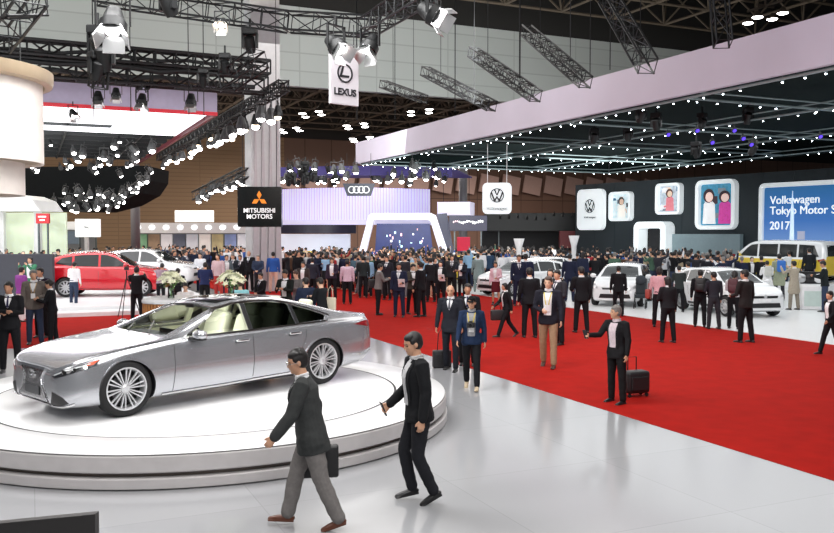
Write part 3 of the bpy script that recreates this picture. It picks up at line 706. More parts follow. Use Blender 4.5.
gprism(bm, Mz, [(-0.16, z0_), (0.16, z0_), (0.10, z1_*0.72), (0.05, z1_*0.8), (0.02, z1_), (-0.02, z1_), (-0.05, z1_*0.8), (-0.10, z1_*0.72)], 0.008)
obj('tower_picture', bm, glow('screen_pale_blue', srgb(170, 205, 235), 0.9*ES), sc_)
bm = BM(); gprism(bm, wall_frame((scr(801), -0.035, 0), (1, 0, 0)), [(-0.22, 0.3), (0.25, 0.3), (0.25, 1.45), (-0.22, 1.45)], 0.008); obj('building_picture', bm, glow('screen_dark_blue', srgb(40, 60, 120), 0.9*ES), sc_)
bm = BM(); r = random.Random(3); xx = -w/2+0.3; poly = [(xx, 0.25)]
while xx < w/2-0.6:
    hh = r.uniform(0.35, 0.75); st2 = r.uniform(0.15, 0.4); poly += [(xx, hh), (xx+st2, hh)]; xx += st2
poly += [(xx, 0.25)]; gprism(bm, wall_frame((0, -0.03, 0), (1, 0, 0)), poly, 0.006); obj('skyline_picture', bm, glow('screen_skyline', srgb(120, 165, 205), 0.8*ES), sc_)

# hanging square white sign with emblem in the middle
hs = thing('hanging_sign', 'square white hanging sign with round emblem under the canopy corner', 'sign', P(497, 214, 40), R(-8))
M = wall_frame((0, 0, 0.73), (1, 0, 0)); bm = BM(); gprism(bm, M @ Matrix.Translation((0, 0.1, 0)), rrect(1.36, 1.46, 0.22), 0.2); obj('housing', bm, M_fw, hs)
Me = M @ Matrix.Translation((0, -0.11, 0.14)); a_ = 0.33
bm = BM(); ring_poly(bm, Me, ell(a_, a_), ell(a_*0.87, a_*0.87), 0.01)
gprism(bm, Me, [(-a_*.45, a_*.78), (-a_*.22, a_*.86), (0, a_*.2), (a_*.22, a_*.86), (a_*.45, a_*.78), (a_*.1, a_*.02), (-a_*.1, a_*.02)], 0.01)
gprism(bm, Me, [(-a_*.87, a_*.25), (-a_*.7, a_*.52), (-a_*.33, -a_*.5), (0, -a_*.05), (a_*.33, -a_*.5), (a_*.7, a_*.52), (a_*.87, a_*.25), (a_*.42, -a_*.82), (a_*.2, -a_*.84), (0, -a_*.4), (-a_*.2, -a_*.84), (-a_*.42, -a_*.82)], 0.01)
obj('emblem', bm, M_ink, hs)
text_on('lettering', 'Volkswagen', 0.2, M @ Matrix.Translation((0, -0.105, -0.48)), M_ink, hs)
for s in (-0.45, 0.45):
    bm = BM(); cyl(bm, (s, 0, 1.46), (s, 0, 3.3), 0.014, n=4); obj('cable', bm, M_white, hs)

# ================================================================== lavender booth in the middle distance
def arc_wall(name, px0, px1, d, bulge, z0, z1, m, parent=None, n=24, th=0.3, skew=0.0):
    A, B = P(px0, 232, d).xy, P(px1, 232, d+skew).xy; bm = BM(); fr = []; bk = []
    for i in range(n+1):
        t = i/n; p = A.lerp(B, t); y = p.y - bulge*math.sin(PI*t); fr.append((p.x, y)); bk.append((p.x, y+th))
    prism(bm, fr + bk[::-1], z0, z1); bmesh.ops.recalc_face_normals(bm, faces=bm.faces[:]); return obj(name, bm, m, parent)
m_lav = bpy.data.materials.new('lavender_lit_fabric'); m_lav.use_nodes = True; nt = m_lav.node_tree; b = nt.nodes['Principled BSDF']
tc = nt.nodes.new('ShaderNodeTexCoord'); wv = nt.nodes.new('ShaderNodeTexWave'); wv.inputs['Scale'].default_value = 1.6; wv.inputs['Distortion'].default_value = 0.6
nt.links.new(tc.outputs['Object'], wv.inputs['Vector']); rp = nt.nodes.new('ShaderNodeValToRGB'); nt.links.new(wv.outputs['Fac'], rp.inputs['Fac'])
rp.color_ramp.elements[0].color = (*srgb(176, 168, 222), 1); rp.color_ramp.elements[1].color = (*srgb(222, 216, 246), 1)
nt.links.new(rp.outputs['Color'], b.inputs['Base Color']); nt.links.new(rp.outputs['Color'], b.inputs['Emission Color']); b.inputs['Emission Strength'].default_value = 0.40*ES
lb = thing('exhibition_booth', 'booth with a curved lavender fabric wall and black band in the middle distance', 'booth', (0, 0, 0))
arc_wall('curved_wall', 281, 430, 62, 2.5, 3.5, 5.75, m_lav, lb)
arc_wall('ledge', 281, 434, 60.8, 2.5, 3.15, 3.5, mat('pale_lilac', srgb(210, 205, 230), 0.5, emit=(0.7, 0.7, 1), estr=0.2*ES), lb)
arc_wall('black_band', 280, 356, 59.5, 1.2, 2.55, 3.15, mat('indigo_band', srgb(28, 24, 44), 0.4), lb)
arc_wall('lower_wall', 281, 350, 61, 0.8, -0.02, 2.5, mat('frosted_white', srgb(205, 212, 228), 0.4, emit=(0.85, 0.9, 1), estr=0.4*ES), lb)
cp = thing('suspended_canopy', 'dark violet canopy with lamps hanging above the curved lavender wall', 'canopy', (0, 0, 0))
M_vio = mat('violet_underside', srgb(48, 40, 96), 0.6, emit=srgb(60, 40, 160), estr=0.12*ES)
arc_wall('canopy_edge', 272, 452, 57, 1.5, 6.35, 6.95, M_vio, cp, th=0.4)
bm = BM(); A, B = P(272, 232, 58), P(452, 232, 58); prism(bm, [(A.x, A.y), (B.x, B.y), (B.x+2, B.y+10), (A.x-2, A.y+10)], 6.95, 7.05); obj('canopy_roof', bm, M_vio, cp)
g6 = 'spotlights under the violet canopy'
for i in range(46):
    px = 278 + 168*rnd.random(); d = rnd.uniform(50, 62); py = 232 - (rnd.uniform(5.9, 6.9)-CAM_H)/d*FPX
    place_spot(P(px, py, d), SPOT_S if rnd.random() < 0.7 else SPOT, 'spotlight hanging under the violet canopy above the lavender wall', g6, rnd.uniform(-.6, .6), rnd.uniform(0, 6), 1.25)
for i in range(8): moving_head(P(286+rnd.uniform(0, 30), 168+rnd.uniform(0, 14), 48), 'dark moving head in the bunch hanging left of the four-ring sign', 1.1)
for o in list(C.objects):
    if o.get('label') == 'dark moving head in the bunch hanging left of the four-ring sign': o['group'] = 'moving heads left of the four-ring sign'
# four-ring sign
rs = thing('hanging_sign', 'dark hanging sign with four silver linked rings', 'sign', P(359, 196, 50), 0)
M = wall_frame((0, 0, 0.38), (1, 0, 0)); bm = BM(); gprism(bm, M @ Matrix.Translation((0, 0.1, 0)), [(-0.95, 0.35), (0.95, 0.35), (0.7, -0.38), (-0.7, -0.38)], 0.2); obj('plate', bm, mat('dark_slate_plate', srgb(52, 56, 68), 0.4), rs)
for k in range(4):
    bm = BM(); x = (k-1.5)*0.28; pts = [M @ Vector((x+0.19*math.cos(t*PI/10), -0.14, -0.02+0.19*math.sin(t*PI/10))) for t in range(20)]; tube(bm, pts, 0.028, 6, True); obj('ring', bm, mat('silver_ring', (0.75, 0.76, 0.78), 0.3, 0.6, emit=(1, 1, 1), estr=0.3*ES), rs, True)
for s in (-0.7, 0.7):
    bm = BM(); cyl(bm, (s, 0, 0.73), (s, 0, 2.5), 0.015, n=4); obj('cable', bm, M_dark, rs)
# white frame portal with screen
pt = thing('stage_portal', 'white slanting portal frame around a dark blue video screen', 'portal', P(403, 232, 55).xy.to_3d(), 0)
k_ = 55/FPX
def pz(px, py): return ((px-403)*k_, CAM_H+(232-py)*k_)
outer = [pz(357, 262), pz(368.5, 216), pz(371, 213.5), pz(431, 213), pz(436, 215.5), pz(449, 262)]
inner = [pz(363.5, 262), pz(373.5, 220.5), pz(375, 219.5), pz(427, 219.5), pz(430.5, 221), pz(441, 262)]
outer[0] = (outer[0][0]-0.25, -0.02); inner[0] = (inner[0][0]-0.2, -0.02); outer[-1] = (outer[-1][0]+0.4, -0.02); inner[-1] = (inner[-1][0]+0.35, -0.02)
Mp = wall_frame((0, 0, 0), (1, 0, 0)); bm = BM(); n = len(outer)
for i in range(n-1):
    q = [outer[i], outer[i+1], inner[i+1], inner[i]]
    gprism(bm, Mp @ Matrix.Translation((0, 1.2, 0)), q, 1.2)
bmesh.ops.recalc_face_normals(bm, faces=bm.faces[:]); obj('frame', bm, mat('portal_white', srgb(225, 222, 238), 0.4, emit=(0.9, 0.9, 1), estr=0.3*ES), pt)
bm = BM(); gprism(bm, Mp @ Matrix.Translation((0, 1.1, 0)), [(-1.95, 0.1), (2.1, 0.1), (1.75, 3.2), (-1.75, 3.2)], 0.05); obj('display', bm, mat('navy_display', srgb(24, 34, 84), 0.3, emit=srgb(30, 50, 120), estr=0.5*ES, noise=0.4, nscale=2), pt)
for i in range(26):
    x, z = rnd.uniform(-1.2, 1.5), rnd.uniform(0.9, 3.0); cc = rnd.choice([(1, .2, .3), (.3, .8, 1), (.9, .95, 1), (.3, .8, 1)])
    bm = BM(); box(bm, (x, 1.02, z), (rnd.uniform(.04, .16), 0.02, rnd.uniform(.05, .2))); obj('screen_mark', bm, glow('mark_%d%d%d' % tuple(int(c*9) for c in cc), cc, 1.0*ES), pt)
bm = BM(); gprism(bm, Mp @ Matrix.Translation((0, 1.3, 0)), [pz(437, 214), pz(447, 213), pz(456, 262), (pz(456, 262)[0]+.2, 0), (pz(449, 262)[0]+.2, 0)], 1.0); obj('side_panel', bm, mat('slate_side', srgb(70, 72, 92), 0.4), pt)
def simple_panel(name, label, cat, px0, px1, y0, y1, d, m, th=0.3, rz=0.0, to_floor=False, bev=0.02, cable=False, frame=None):
    q = P((px0+px1)/2, 232, d); w = (px1-px0)/FPX*d; z1 = CAM_H+(232-y0)/FPX*d; z0 = CAM_H+(232-y1)/FPX*d
    t = thing(name, label, cat, (q.x, q.y, z0 if not to_floor else -0.02), rz)
    zz = 0 if not to_floor else z0+0.02
    bm = BM(); box(bm, (0, th/2, zz+(z1-z0)/2), (w, th, z1-z0), bev=bev); obj('panel', bm, m, t)
    if to_floor and zz > 0.05:
        bm = BM(); box(bm, (-w*0.35, th/2, zz/2), (0.08, 0.1, zz)); box(bm, (w*0.35, th/2, zz/2), (0.08, 0.1, zz)); obj('legs', bm, M_truss2, t)
    if cable:
        for s in (-.4, .4):
            bm = BM(); cyl(bm, (s*w, th/2, zz+z1-z0), (s*w, th/2, zz+z1-z0+cable), 0.02, n=4); obj('cable', bm, M_dark, t)
    return t, w, z1-z0, zz
M_lavbox = mat('lilac_white_box', srgb(214, 208, 232), 0.4, emit=(.85, .82, 1), estr=0.4*ES)
t, w, h, zz = simple_panel('suspended_box', 'white lilac-lit suspended box left of the square emblem sign', 'light box', 437, 470, 202, 215, 58, M_lavbox, 2.2, R(-12), cable=2.2)
t, w, h, zz = simple_panel('video_screen', 'dark violet video screen with small white and pink writing below the suspended box', 'screen', 449, 487, 215.5, 231, 53, mat('violet_display', srgb(20, 18, 40), 0.3, emit=srgb(40, 36, 90), estr=0.25*ES), 0.4, to_floor=True)
for i in range(16):
    bm = BM(); box(bm, (-0.9+i*0.12, -0.02, zz+h*0.58+0.05*math.sin(i)), (0.07, 0.02, rnd.uniform(.08, .2))); obj('screen_mark', bm, glow('mark_pink' if i < 3 else 'mark_white', (1, .3, .5) if i < 3 else (1, 1, 1), .9*ES), t)
t, w, h, zz = simple_panel('fascia_board', 'long black booth fascia right of the square emblem sign', 'booth', 487, 578, 213, 231, 68, mat('black_fascia', srgb(12, 14, 16), 0.5), 3.0, to_floor=True)
for i in range(9):
    place_spot(P(500+i*9, 216+rnd.uniform(-2, 3), 66), SPOT, 'small lamp in front of the long black booth fascia', 'lamps before the black fascia', 0.8, 0, 0.8)
simple_panel('booth_wall', 'black booth wall below the long black fascia', 'booth', 482, 576, 231, 250, 72, mat('black_wall', srgb(20, 20, 24), 0.6), 0.5, to_floor=True)
simple_panel('booth_wall', 'dark red booth wall panel beside the dark right wall', 'booth', 560, 578, 231, 248, 66, mat('dark_red_wall', srgb(110, 44, 48), 0.6), 0.5, to_floor=True)
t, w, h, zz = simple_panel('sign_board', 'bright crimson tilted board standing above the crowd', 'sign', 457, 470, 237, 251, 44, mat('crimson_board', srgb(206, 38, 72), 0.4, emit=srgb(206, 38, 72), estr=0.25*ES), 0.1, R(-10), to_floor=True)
for px, py, d, lab in ((519, 239, 40, 'white funnel-shaped post rising above the crowd, left one'), (574, 236, 41, 'white funnel-shaped post rising above the crowd, right one')):
    q = P(px, 232, d); z1 = CAM_H-(py-232)/FPX*d; bm = BM(); lathe(bm, [(0.25, 0), (0.12, 0.1), (0.10, z1*0.6), (0.13, z1*0.8), (0.26, z1), (0.22, z1)], n=20); tag(obj('funnel_post', bm, M_white, None, True, loc=(q.x, q.y, 0.02)), lab, 'post')
# far-left booths
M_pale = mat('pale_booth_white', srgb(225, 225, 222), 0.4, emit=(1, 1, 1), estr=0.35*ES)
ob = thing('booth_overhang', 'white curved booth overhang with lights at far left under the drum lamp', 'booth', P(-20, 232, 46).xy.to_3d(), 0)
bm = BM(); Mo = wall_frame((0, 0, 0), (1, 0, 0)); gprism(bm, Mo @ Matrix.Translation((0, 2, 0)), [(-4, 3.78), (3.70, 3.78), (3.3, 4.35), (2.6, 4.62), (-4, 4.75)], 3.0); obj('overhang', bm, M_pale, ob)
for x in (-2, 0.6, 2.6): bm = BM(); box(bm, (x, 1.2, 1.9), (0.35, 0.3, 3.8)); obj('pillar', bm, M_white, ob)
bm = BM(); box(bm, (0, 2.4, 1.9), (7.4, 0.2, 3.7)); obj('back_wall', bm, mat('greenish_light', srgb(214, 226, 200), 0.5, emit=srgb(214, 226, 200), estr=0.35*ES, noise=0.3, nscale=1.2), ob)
t, w, h, zz = simple_panel('hanging_sign', 'small red sign with white writing at far left', 'sign', 36, 49, 213.5, 223.5, 45, mat('red_sign', srgb(200, 24, 36), 0.4, emit=srgb(200, 24, 36), estr=0.3*ES), 0.2, to_floor=True)
for z, ww in ((0.36, 0.42), (0.18, 0.26)):
    bm = BM(); box(bm, (0.0, -0.02, zz+z), (ww, 0.02, 0.07)); obj('lettering', bm, M_wtxt, t)
t, w, h, zz = simple_panel('display_board', 'white lit square display board with a tiny black mark at far left', 'board', 75, 98, 219, 237, 55, mat('bright_board', (0.9, 0.9, 0.9), 0.4, emit=(1, 1, 1), estr=0.75*ES), 0.5, to_floor=True)
bm = BM(); tube(bm, [(-0.15, -0.03, zz+0.75), (-0.05, -0.03, zz+0.6), (0.05, -0.03, zz+0.66), (0.15, -0.03, zz+0.55)], 0.025, 5); obj('mark', bm, M_ink, t)
fb = thing('exhibition_booth', 'pale far booth with dark screens behind the white square board', 'booth', P(58, 232, 66).xy.to_3d(), 0)
bm = BM(); box(bm, (0, 1, 3.15), (4.4, 2, 0.6)); obj('fascia', bm, M_pale, fb)
bm = BM(); box(bm, (0, 2, 1.4), (4.4, 0.2, 2.9)); obj('back_wall', bm, mat('grey_back', srgb(150, 150, 150), 0.5), fb)
bm = BM(); box(bm, (0, 1.8, 2.2), (1.8, 0.1, 1.0)); obj('display', bm, mat('dark_display', srgb(40, 50, 60), 0.3, emit=(.3, .35, .4), estr=0.4*ES, noise=0.5), fb)
for x in (-2.1, 2.1): bm = BM(); box(bm, (x, .3, 1.45), (.25, .3, 2.9)); obj('pillar', bm, M_white, fb)
simple_panel('light_box', 'bright long white light box on the tan wall left of the black diamond sign', 'light box', 175, 213, 210.5, 222, 80, mat('bright_lightbox', (0.95, .95, .9), 0.4, emit=(1, .99, .95), estr=1.2*ES), 0.4, to_floor=True)
rb = thing('exhibition_booth', 'long pale booth row with lit fascia behind the crowd left of the column', 'booth', P(190, 232, 74).xy.to_3d(), R(-3))
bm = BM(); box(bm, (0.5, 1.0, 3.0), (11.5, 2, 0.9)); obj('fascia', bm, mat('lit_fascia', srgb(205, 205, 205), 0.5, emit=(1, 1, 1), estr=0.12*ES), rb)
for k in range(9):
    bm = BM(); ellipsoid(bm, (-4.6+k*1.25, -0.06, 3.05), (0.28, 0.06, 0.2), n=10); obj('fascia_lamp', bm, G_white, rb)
for k in range(10):
    bm = BM(); box(bm, (-4.9+k*1.15, 1.5, 1.45), (1.0, 0.1, 2.0)); cc = [(110, 150, 116), (140, 118, 96), (225, 225, 225), (90, 96, 108), (200, 205, 210), (225, 222, 214), (170, 160, 120), (130, 146, 184), (220, 224, 230), (110, 134, 156)][k]
    obj('display_panel', bm, mat('booth_panel_%d' % k, srgb(*cc), 0.5, emit=srgb(*cc), estr=0.45*ES, noise=0.35, nscale=1.5), rb)
bm = BM(); box(bm, (0.5, 2, 1.4), (11.5, .2, 2.9)); obj('back_wall', bm, mat('grey_back', srgb(150, 150, 150), 0.5), rb)
# slate partition at left
pw = thing('partition_wall', 'dark slate partition standing left behind the three people', 'partition', P(10, 232, 30.5).xy.to_3d(), 0)
bm = BM(); box(bm, (-1.4, 0.1, 1.06), (5.8, 0.2, 1.60), bev=0.01); obj('panel', bm, mat('slate_panel', srgb(62, 64, 72), 0.6), pw)
bm = BM(); box(bm, (-1.4, 0.1, 0.251), (5.8, 0.26, 0.02)); obj('base_rail', bm, M_dark, pw)

# high bay lamp clusters
for i, (px, py, d) in enumerate(((312, 114, 82), (356, 126, 82), (420, 112, 82), (362, 139, 88), (290, 130, 88), (765, 18, 36))):
    q = P(px, py, d); sc2 = d/82
    t = thing('high_bay_lamp', ['left high lamp cluster under the far roof lattice', 'middle high lamp cluster under the far roof lattice', 'right high lamp cluster under the far roof lattice', 'low far lamp cluster above the canopy corner', 'faint lamp cluster beside the pale column', 'high lamp cluster over the pale fascia at right'][i], 'lamp', q, GA)
    bm = BM(); cyl(bm, (-1.1*sc2, 0, 0.5), (1.1*sc2, 0, 0.5), 0.06, n=5); cyl(bm, (0, -2.2*sc2, 0.5), (0, 2.2*sc2, 0.5), 0.06, n=5); cyl(bm, (0, 0, .5), (0, 0, 3.0), 0.04, n=5); obj('hanger', bm, M_steel_d, t)
    for x, y in ((-0.95, 0), (0.95, 0), (0, -2.1), (0, 2.1)):
        bm = BM(); lathe(bm, [(0.12, 0.5), (0.3, 0.2), (0.52, 0.0), (0.5, -0.02)], n=12); bm.transform(Matrix.Translation((x*sc2, y*sc2, 0)) @ Matrix.Scale(.8*sc2**0.6, 4)); s_ = obj('lamp_shade', bm, M_steel_d, t, True)
        bm = BM(); ellipsoid(bm, (0, 0, 0), (0.46, 0.46, 0.14), n=12); bm.transform(Matrix.Translation((x*sc2, y*sc2, 0)) @ Matrix.Scale(.8*sc2**0.6, 4)); obj('bulb', bm, G_lamp, s_, True)
# vertical cables in front of the upper wall
g7 = 'thin suspension cables before the pale upper wall'
for px, d in ((94, 20), (131, 24), (189, 26), (204, 26), (357, 22), (455, 24), (520, 24), (395, 30), (610, 24), (590, 25), (640, 23)):
    q = P(px, {590: 76, 610: 70, 640: 62, 520: 90, 455: 112}.get(px, 120), d); bm = BM(); cyl(bm, (0, 0, 0), (0, 0, 19.5-q.z), 0.014, n=4)
    tag(obj('cable', bm, M_dark, None, loc=q), 'thin dark suspension cable hanging in front of the pale upper wall', 'cable', g7)
# ================================================================== round display platform
M_seam0 = mat('dark_gap', (0.02, 0.02, 0.022), 0.6)
PC = Vector((-3.1, 12.1, 0)); PH = 0.38
pf = thing('display_platform', 'round white two-tier platform with turntable under the silver sedan', 'platform', PC)
M_plat = mat('glossy_white_platform', (0.86, 0.86, 0.87), 0.22, nscale=0.7, noise=0.02)
M_side = mat('warm_white_side', srgb(200, 196, 196), 0.4)
M_rec = mat('bronze_recess', srgb(96, 88, 82), 0.35, 0.5)
bm = BM(); lathe(bm, [(0, 0.001), (3.49, 0.001), (3.53, 0.02), (3.53, 0.115), (3.515, 0.125), (0, 0.125)], n=160); obj('plinth', bm, M_side, pf, 30)
bm = BM(); lathe(bm, [(0, 0.126), (3.44, 0.126), (3.44, 0.175), (0, 0.175)], n=160); obj('recess_band', bm, M_rec, pf, 30)
bm = BM(); lathe(bm, [(0, 0.176), (3.50, 0.176), (3.515, 0.19), (3.515, 0.345), (3.50, 0.36)], n=160); obj('side_band', bm, M_side, pf, 30)
bm = BM(); lathe(bm, [(2.80, 0.355), (3.49, 0.355), (3.50, 0.36), (3.50, 0.372), (3.485, PH), (2.815, PH), (2.80, PH-0.006)], n=160); bmesh.ops.recalc_face_normals(bm, faces=bm.faces[:]); obj('outer_ring', bm, M_plat, pf, 30)
bm = BM(); lathe(bm, [(0, 0.35), (2.775, 0.35), (2.775, PH-0.006), (2.76, PH), (0, PH)], n=160); obj('turntable', bm, M_plat, pf, 30)
bm = BM(); lathe(bm, [(2.765, PH-.012), (2.81, PH-.012), (2.81, PH-.004), (2.765, PH-.004)], n=160, close=True); obj('turntable_gap', bm, M_seam0, pf)
bm = BM(); lathe(bm, [(3.47, 0.3605), (3.506, 0.3605), (3.506, 0.3665), (3.47, 0.3665)], n=160, close=True); obj('rim_trim', bm, mat('dark_rim_line', srgb(70, 66, 64), 0.4, 0.4), pf)

# round-ended reception counter with timber slats and flowers behind the car
q = P(136, 232, 18.5); ct = thing('reception_counter', 'white-topped reception counter with timber slat front behind the sedan', 'counter', (q.x, q.y, 0), R(2))
W_, D_ = 3.0, 1.5; pl = [(x + W_/2, y + D_/2) for x, y in rrect(W_, D_, 0.4, 8)]
bm = BM(); prism(bm, pl, 1.07, 1.16); es = [e for e in bm.edges if abs(e.verts[0].co.z - e.verts[1].co.z) < 1e-5]; bmesh.ops.bevel(bm, geom=es, offset=0.02, segments=2, affect='EDGES'); obj('worktop', bm, M_plat, ct, 30)
bm = BM(); prism(bm, [(W_/2 + (x-W_/2)*0.97, D_/2 + (y-D_/2)*0.93) for x, y in pl], 0.0, 1.07)
obj('body', bm, mat('timber_body', srgb(150, 98, 58), 0.5), ct)
bm = BM(); n = len(pl)
for i in range(n):
    a, b = Vector(pl[i]), Vector(pl[(i+1) % n]); L = (b-a).length; k = max(1, int(L/0.06)); c0 = Vector((W_/2, D_/2))
    for j in range(k):
        p = a.lerp(b, (j+0.5)/k); p = c0 + Vector(((p-c0).x*0.985, (p-c0).y*0.955)); box(bm, (p.x, p.y, 0.55), (0.03, 0.03, 1.02), Matrix.Rotation(math.atan2((b-a).y, (b-a).x), 3, 'Z'))
obj('timber_slats', bm, mat('light_timber_slat', srgb(196, 136, 84), 0.45, noise=0.15, nscale=14), ct)
M_leaf = mat('flower_leaf', srgb(96, 140, 60), 0.6, noise=0.25); M_petal = mat('cream_petal', srgb(240, 240, 214), 0.6, noise=0.06, nscale=20)
def bouquet(px, py, d, label):
    q = P(px, py, d); q.z = 1.162; r = random.Random(px)
    t = thing('flower_vase', label, 'flowers', q, 0)
    bm = BM(); lathe(bm, [(0.0, 0.0), (0.075, 0.0), (0.075, 0.012), (0.07, 0.22), (0.085, 0.27), (0.078, 0.27), (0.062, 0.20), (0.064, 0.02), (0, 0.02)], n=20); obj('vase', bm, glass_mat('clear_glass', (0.85, 0.92, 0.86)), t, True)
    bm = BM()
    for i in range(16):
        a = r.uniform(0, 6.28); R1 = r.uniform(0.02, 0.22); tube(bm, [(0.03*math.cos(a+3), 0.03*math.sin(a+3), 0.03), (0.02*math.cos(a), 0.02*math.sin(a), 0.2), (R1*math.cos(a), R1*math.sin(a), 0.40)], 0.007, 5)
    for i in range(60):
        a = r.uniform(0, 6.28); R1 = r.uniform(0.0, 0.24); z = r.uniform(0.22, 0.42); c = Vector((R1*math.cos(a), R1*math.sin(a), z)); l = r.uniform(.06, .12); d1 = Vector((math.cos(a), math.sin(a), r.uniform(-.6, .8))).normalized(); s = d1.cross(Vector((0, 0, 1))).normalized()*0.022
        v = [bm.verts.new(c), bm.verts.new(c+d1*l*0.5+s), bm.verts.new(c+d1*l), bm.verts.new(c+d1*l*0.5-s)]; bm.faces.new(v)
    obj('foliage', bm, M_leaf, t)
    bm = BM()
    for i in range(44):
        a = r.uniform(0, 6.28); R1 = 0.29*math.sqrt(r.random()); z = 0.54 - R1*R1*2.2 + r.uniform(-.05, .05); c = Vector((R1*math.cos(a), R1*math.sin(a), z)); ax = Vector((R1*math.cos(a)*2, R1*math.sin(a)*2, 0.5)).normalized(); s, u = frame_of(ax)
        for k in range(6):                                   # six curved petals per lily
            b_ = k*PI/3; o1 = s*math.cos(b_)+u*math.sin(b_); w = ax.cross(o1)*0.026
            p1, p2, p3 = c, c+ax*0.035+o1*0.035, c+ax*0.05+o1*0.095
            v = [bm.verts.new(p1), bm.verts.new(p2+w), bm.verts.new(p3), bm.verts.new(p2-w)]; bm.faces.new(v)
        ellipsoid(bm, c+ax*0.02, (0.014, 0.014, 0.02), n=6)
    obj('blossoms', bm, M_petal, t)
bouquet(171, 284, 19.1, 'vase of white lilies at the left end of the reception counter')
bouquet(231, 284, 19.2, 'vase of white lilies nearer the middle of the counter')
# dark board at the bottom left corner
q = P(0, 232, 5.0)
bd = thing('monitor_panel', 'dark flat panel with its top edge poking in at the bottom left corner', 'panel', (-2.62, 5.0, 0), 0)
bm = BM(); Mz = Matrix.Identity(4); top = lambda x: 0.905 + (x)*0.115
vs = []; 
x0, x1 = -0.25, 0.70; za, zb2 = 0.875, 0.968
prism(bm, [(x0, 0), (x1, 0), (x1, 0.06), (x0, 0.06)], 0.30, 1.0)
for v in bm.verts:
    if v.co.z > 0.9: v.co.z = za if v.co.x < 0 else zb2
obj('screen_housing', bm, mat('dark_panel', srgb(52, 50, 50), 0.5), bd)
bm = BM(); box(bm, (0.2, 0.03, 0.15), (0.08, 0.05, 0.31)); box(bm, (0.2, 0.03, 0.01), (0.5, 0.35, 0.02)); obj('foot', bm, M_dark, bd)
# ================================================================== cars
M_tyre = mat('tyre_rubber', (0.012, 0.012, 0.013), 0.75)
M_silver = mat('silver_car_paint', srgb(188, 190, 195), 0.27, 0.72, noise=0.01, coat=1.0)
M_rim = mat('bright_rim', (0.74, 0.75, 0.77), 0.35, 0.55, noise=0.01)
M_seam = mat('panel_gap', (0.01, 0.01, 0.012), 0.6)
M_blackpl = mat('black_trim', (0.012, 0.012, 0.014), 0.3)
M_cream = mat('cream_leather', srgb(222, 222, 198), 0.5)
M_glassA = glass_mat('car_glass_clear', (0.93, 0.97, 0.95)); M_glassB = glass_mat('car_glass_dark', (0.05, 0.06, 0.056))
def chaikin(p, it=2):
    for _ in range(it):
        q = [p[0]]
        for i in range(len(p)-1):
            a, b = p[i], p[i+1]
            q += [(a[0]*.75+b[0]*.25, a[1]*.75+b[1]*.25), (a[0]*.25+b[0]*.75, a[1]*.25+b[1]*.75)]
        q.append(p[-1]); p = q
    return p
class Body:
    def __init__(s, sp):
        s.sp = sp; s.zt, s.zs, s.w, s.zb = (pchip(sp[k]) for k in ('zt', 'zs', 'w', 'zb'))
        s.x0, s.x1 = sp['zt'][-1][0], sp['zt'][0][0]
        s.tum = sp.get('tum', 0.52); s.off = sp.get('off', 0.10)
    def section(s, x, ins=0.0, zb=None):
        zt, zs, w, b = s.zt(x)-ins, s.zs(x), s.w(x)-ins, s.zb(x) if zb is None else zb
        zs = min(zs, zt-0.02); h = zt-zs
        z8 = zs+0.012+(h-0.012)*s.sp.get('rooff', 0.88); w8 = max(0.2, w-s.off-s.tum*max(0, h-0.06))
        cr = s.sp.get('crease', 0.0)
        pts = [(0, b), (w*.8, b), (w-.05, b+.03), (w-.012, b+(zs-b)*.22), (w, b+(zs-b)*.45), (w-.018, b+(zs-b)*.72), (w-.035, zs-.03), (w-.075, zs+.006)]
        pts += [((w-.09)*(1-t)+w8*t, (zs+.02)*(1-t)+z8*t) for t in (0.06, 0.35, 0.7)]
        pts += [(w8, z8), (w8*.78, z8+(zt-z8)*.62), (w8*.4, z8+(zt-z8)*.93), (0, zt)]
        return chaikin(pts, 2)
    def loft(s, n=100, ins=0.0, xa=None, xb=None, zb=None):
        xa = s.x0 if xa is None else xa; xb = s.x1 if xb is None else xb
        bm = BM(); rows = []
        for i in range(n+1):
            t = i/n; t = 0.5-0.5*math.cos(PI*t)*(0.55) if False else t
            # finer stations at both ends
            u = t - 0.10*math.sin(2*PI*t)
            x = xa+(xb-xa)*u; c = s.section(x, ins, zb)
            L = [(y, z) for y, z in c]; full = L + [(-y, z) for y, z in L[-2:0:-1]]
            rows.append([bm.verts.new((x, y, z)) for y, z in full])
        m = len(rows[0])
        for i in range(n):
            for j in range(m):
                bm.faces.new((rows[i][j], rows[i][(j+1) % m], rows[i+1][(j+1) % m], rows[i+1][j]))
        bm.faces.new(rows[0]); bm.faces.new(rows[-1][::-1])
        bmesh.ops.recalc_face_normals(bm, faces=bm.faces[:]); return bm
def boolean(me, cutters):
    o = bpy.data.objects.new('t', me); C.objects.link(o); cs = []
    for cb in cutters:
        cm = bpy.data.meshes.new('c'); bmesh.ops.recalc_face_normals(cb, faces=cb.faces[:]); cb.to_mesh(cm); cb.free(); co = bpy.data.objects.new('c', cm); WORK.collection.objects.link(co); cs.append(co)
        md = o.modifiers.new('b', 'BOOLEAN'); md.operation = 'DIFFERENCE'; md.object = co; md.solver = 'EXACT'
    r = evaluated(o); bpy.data.objects.remove(o)
    for c in cs: bpy.data.objects.remove(c)
    return r
SIDE = dict(O=(0, 0, 0), U=(1, 0, 0), V=(0, 0, 1))
def sidep(bm, bvh, poly, s, **kw): patch(bm, bvh, poly, (0, 0, 0), (1, 0, 0), (0, 0, 1), (0, -s, 0), **kw)
def topp(bm, bvh, poly, **kw): patch(bm, bvh, poly, (0, 0, 0), (1, 0, 0), (0, 1, 0), (0, 0, -1), **kw)
def frontp(bm, bvh, poly, s=1, **kw): patch(bm, bvh, poly, (0, 0, 0), (0, 1, 0), (0, 0, 1), (-s, 0, 0), **kw)
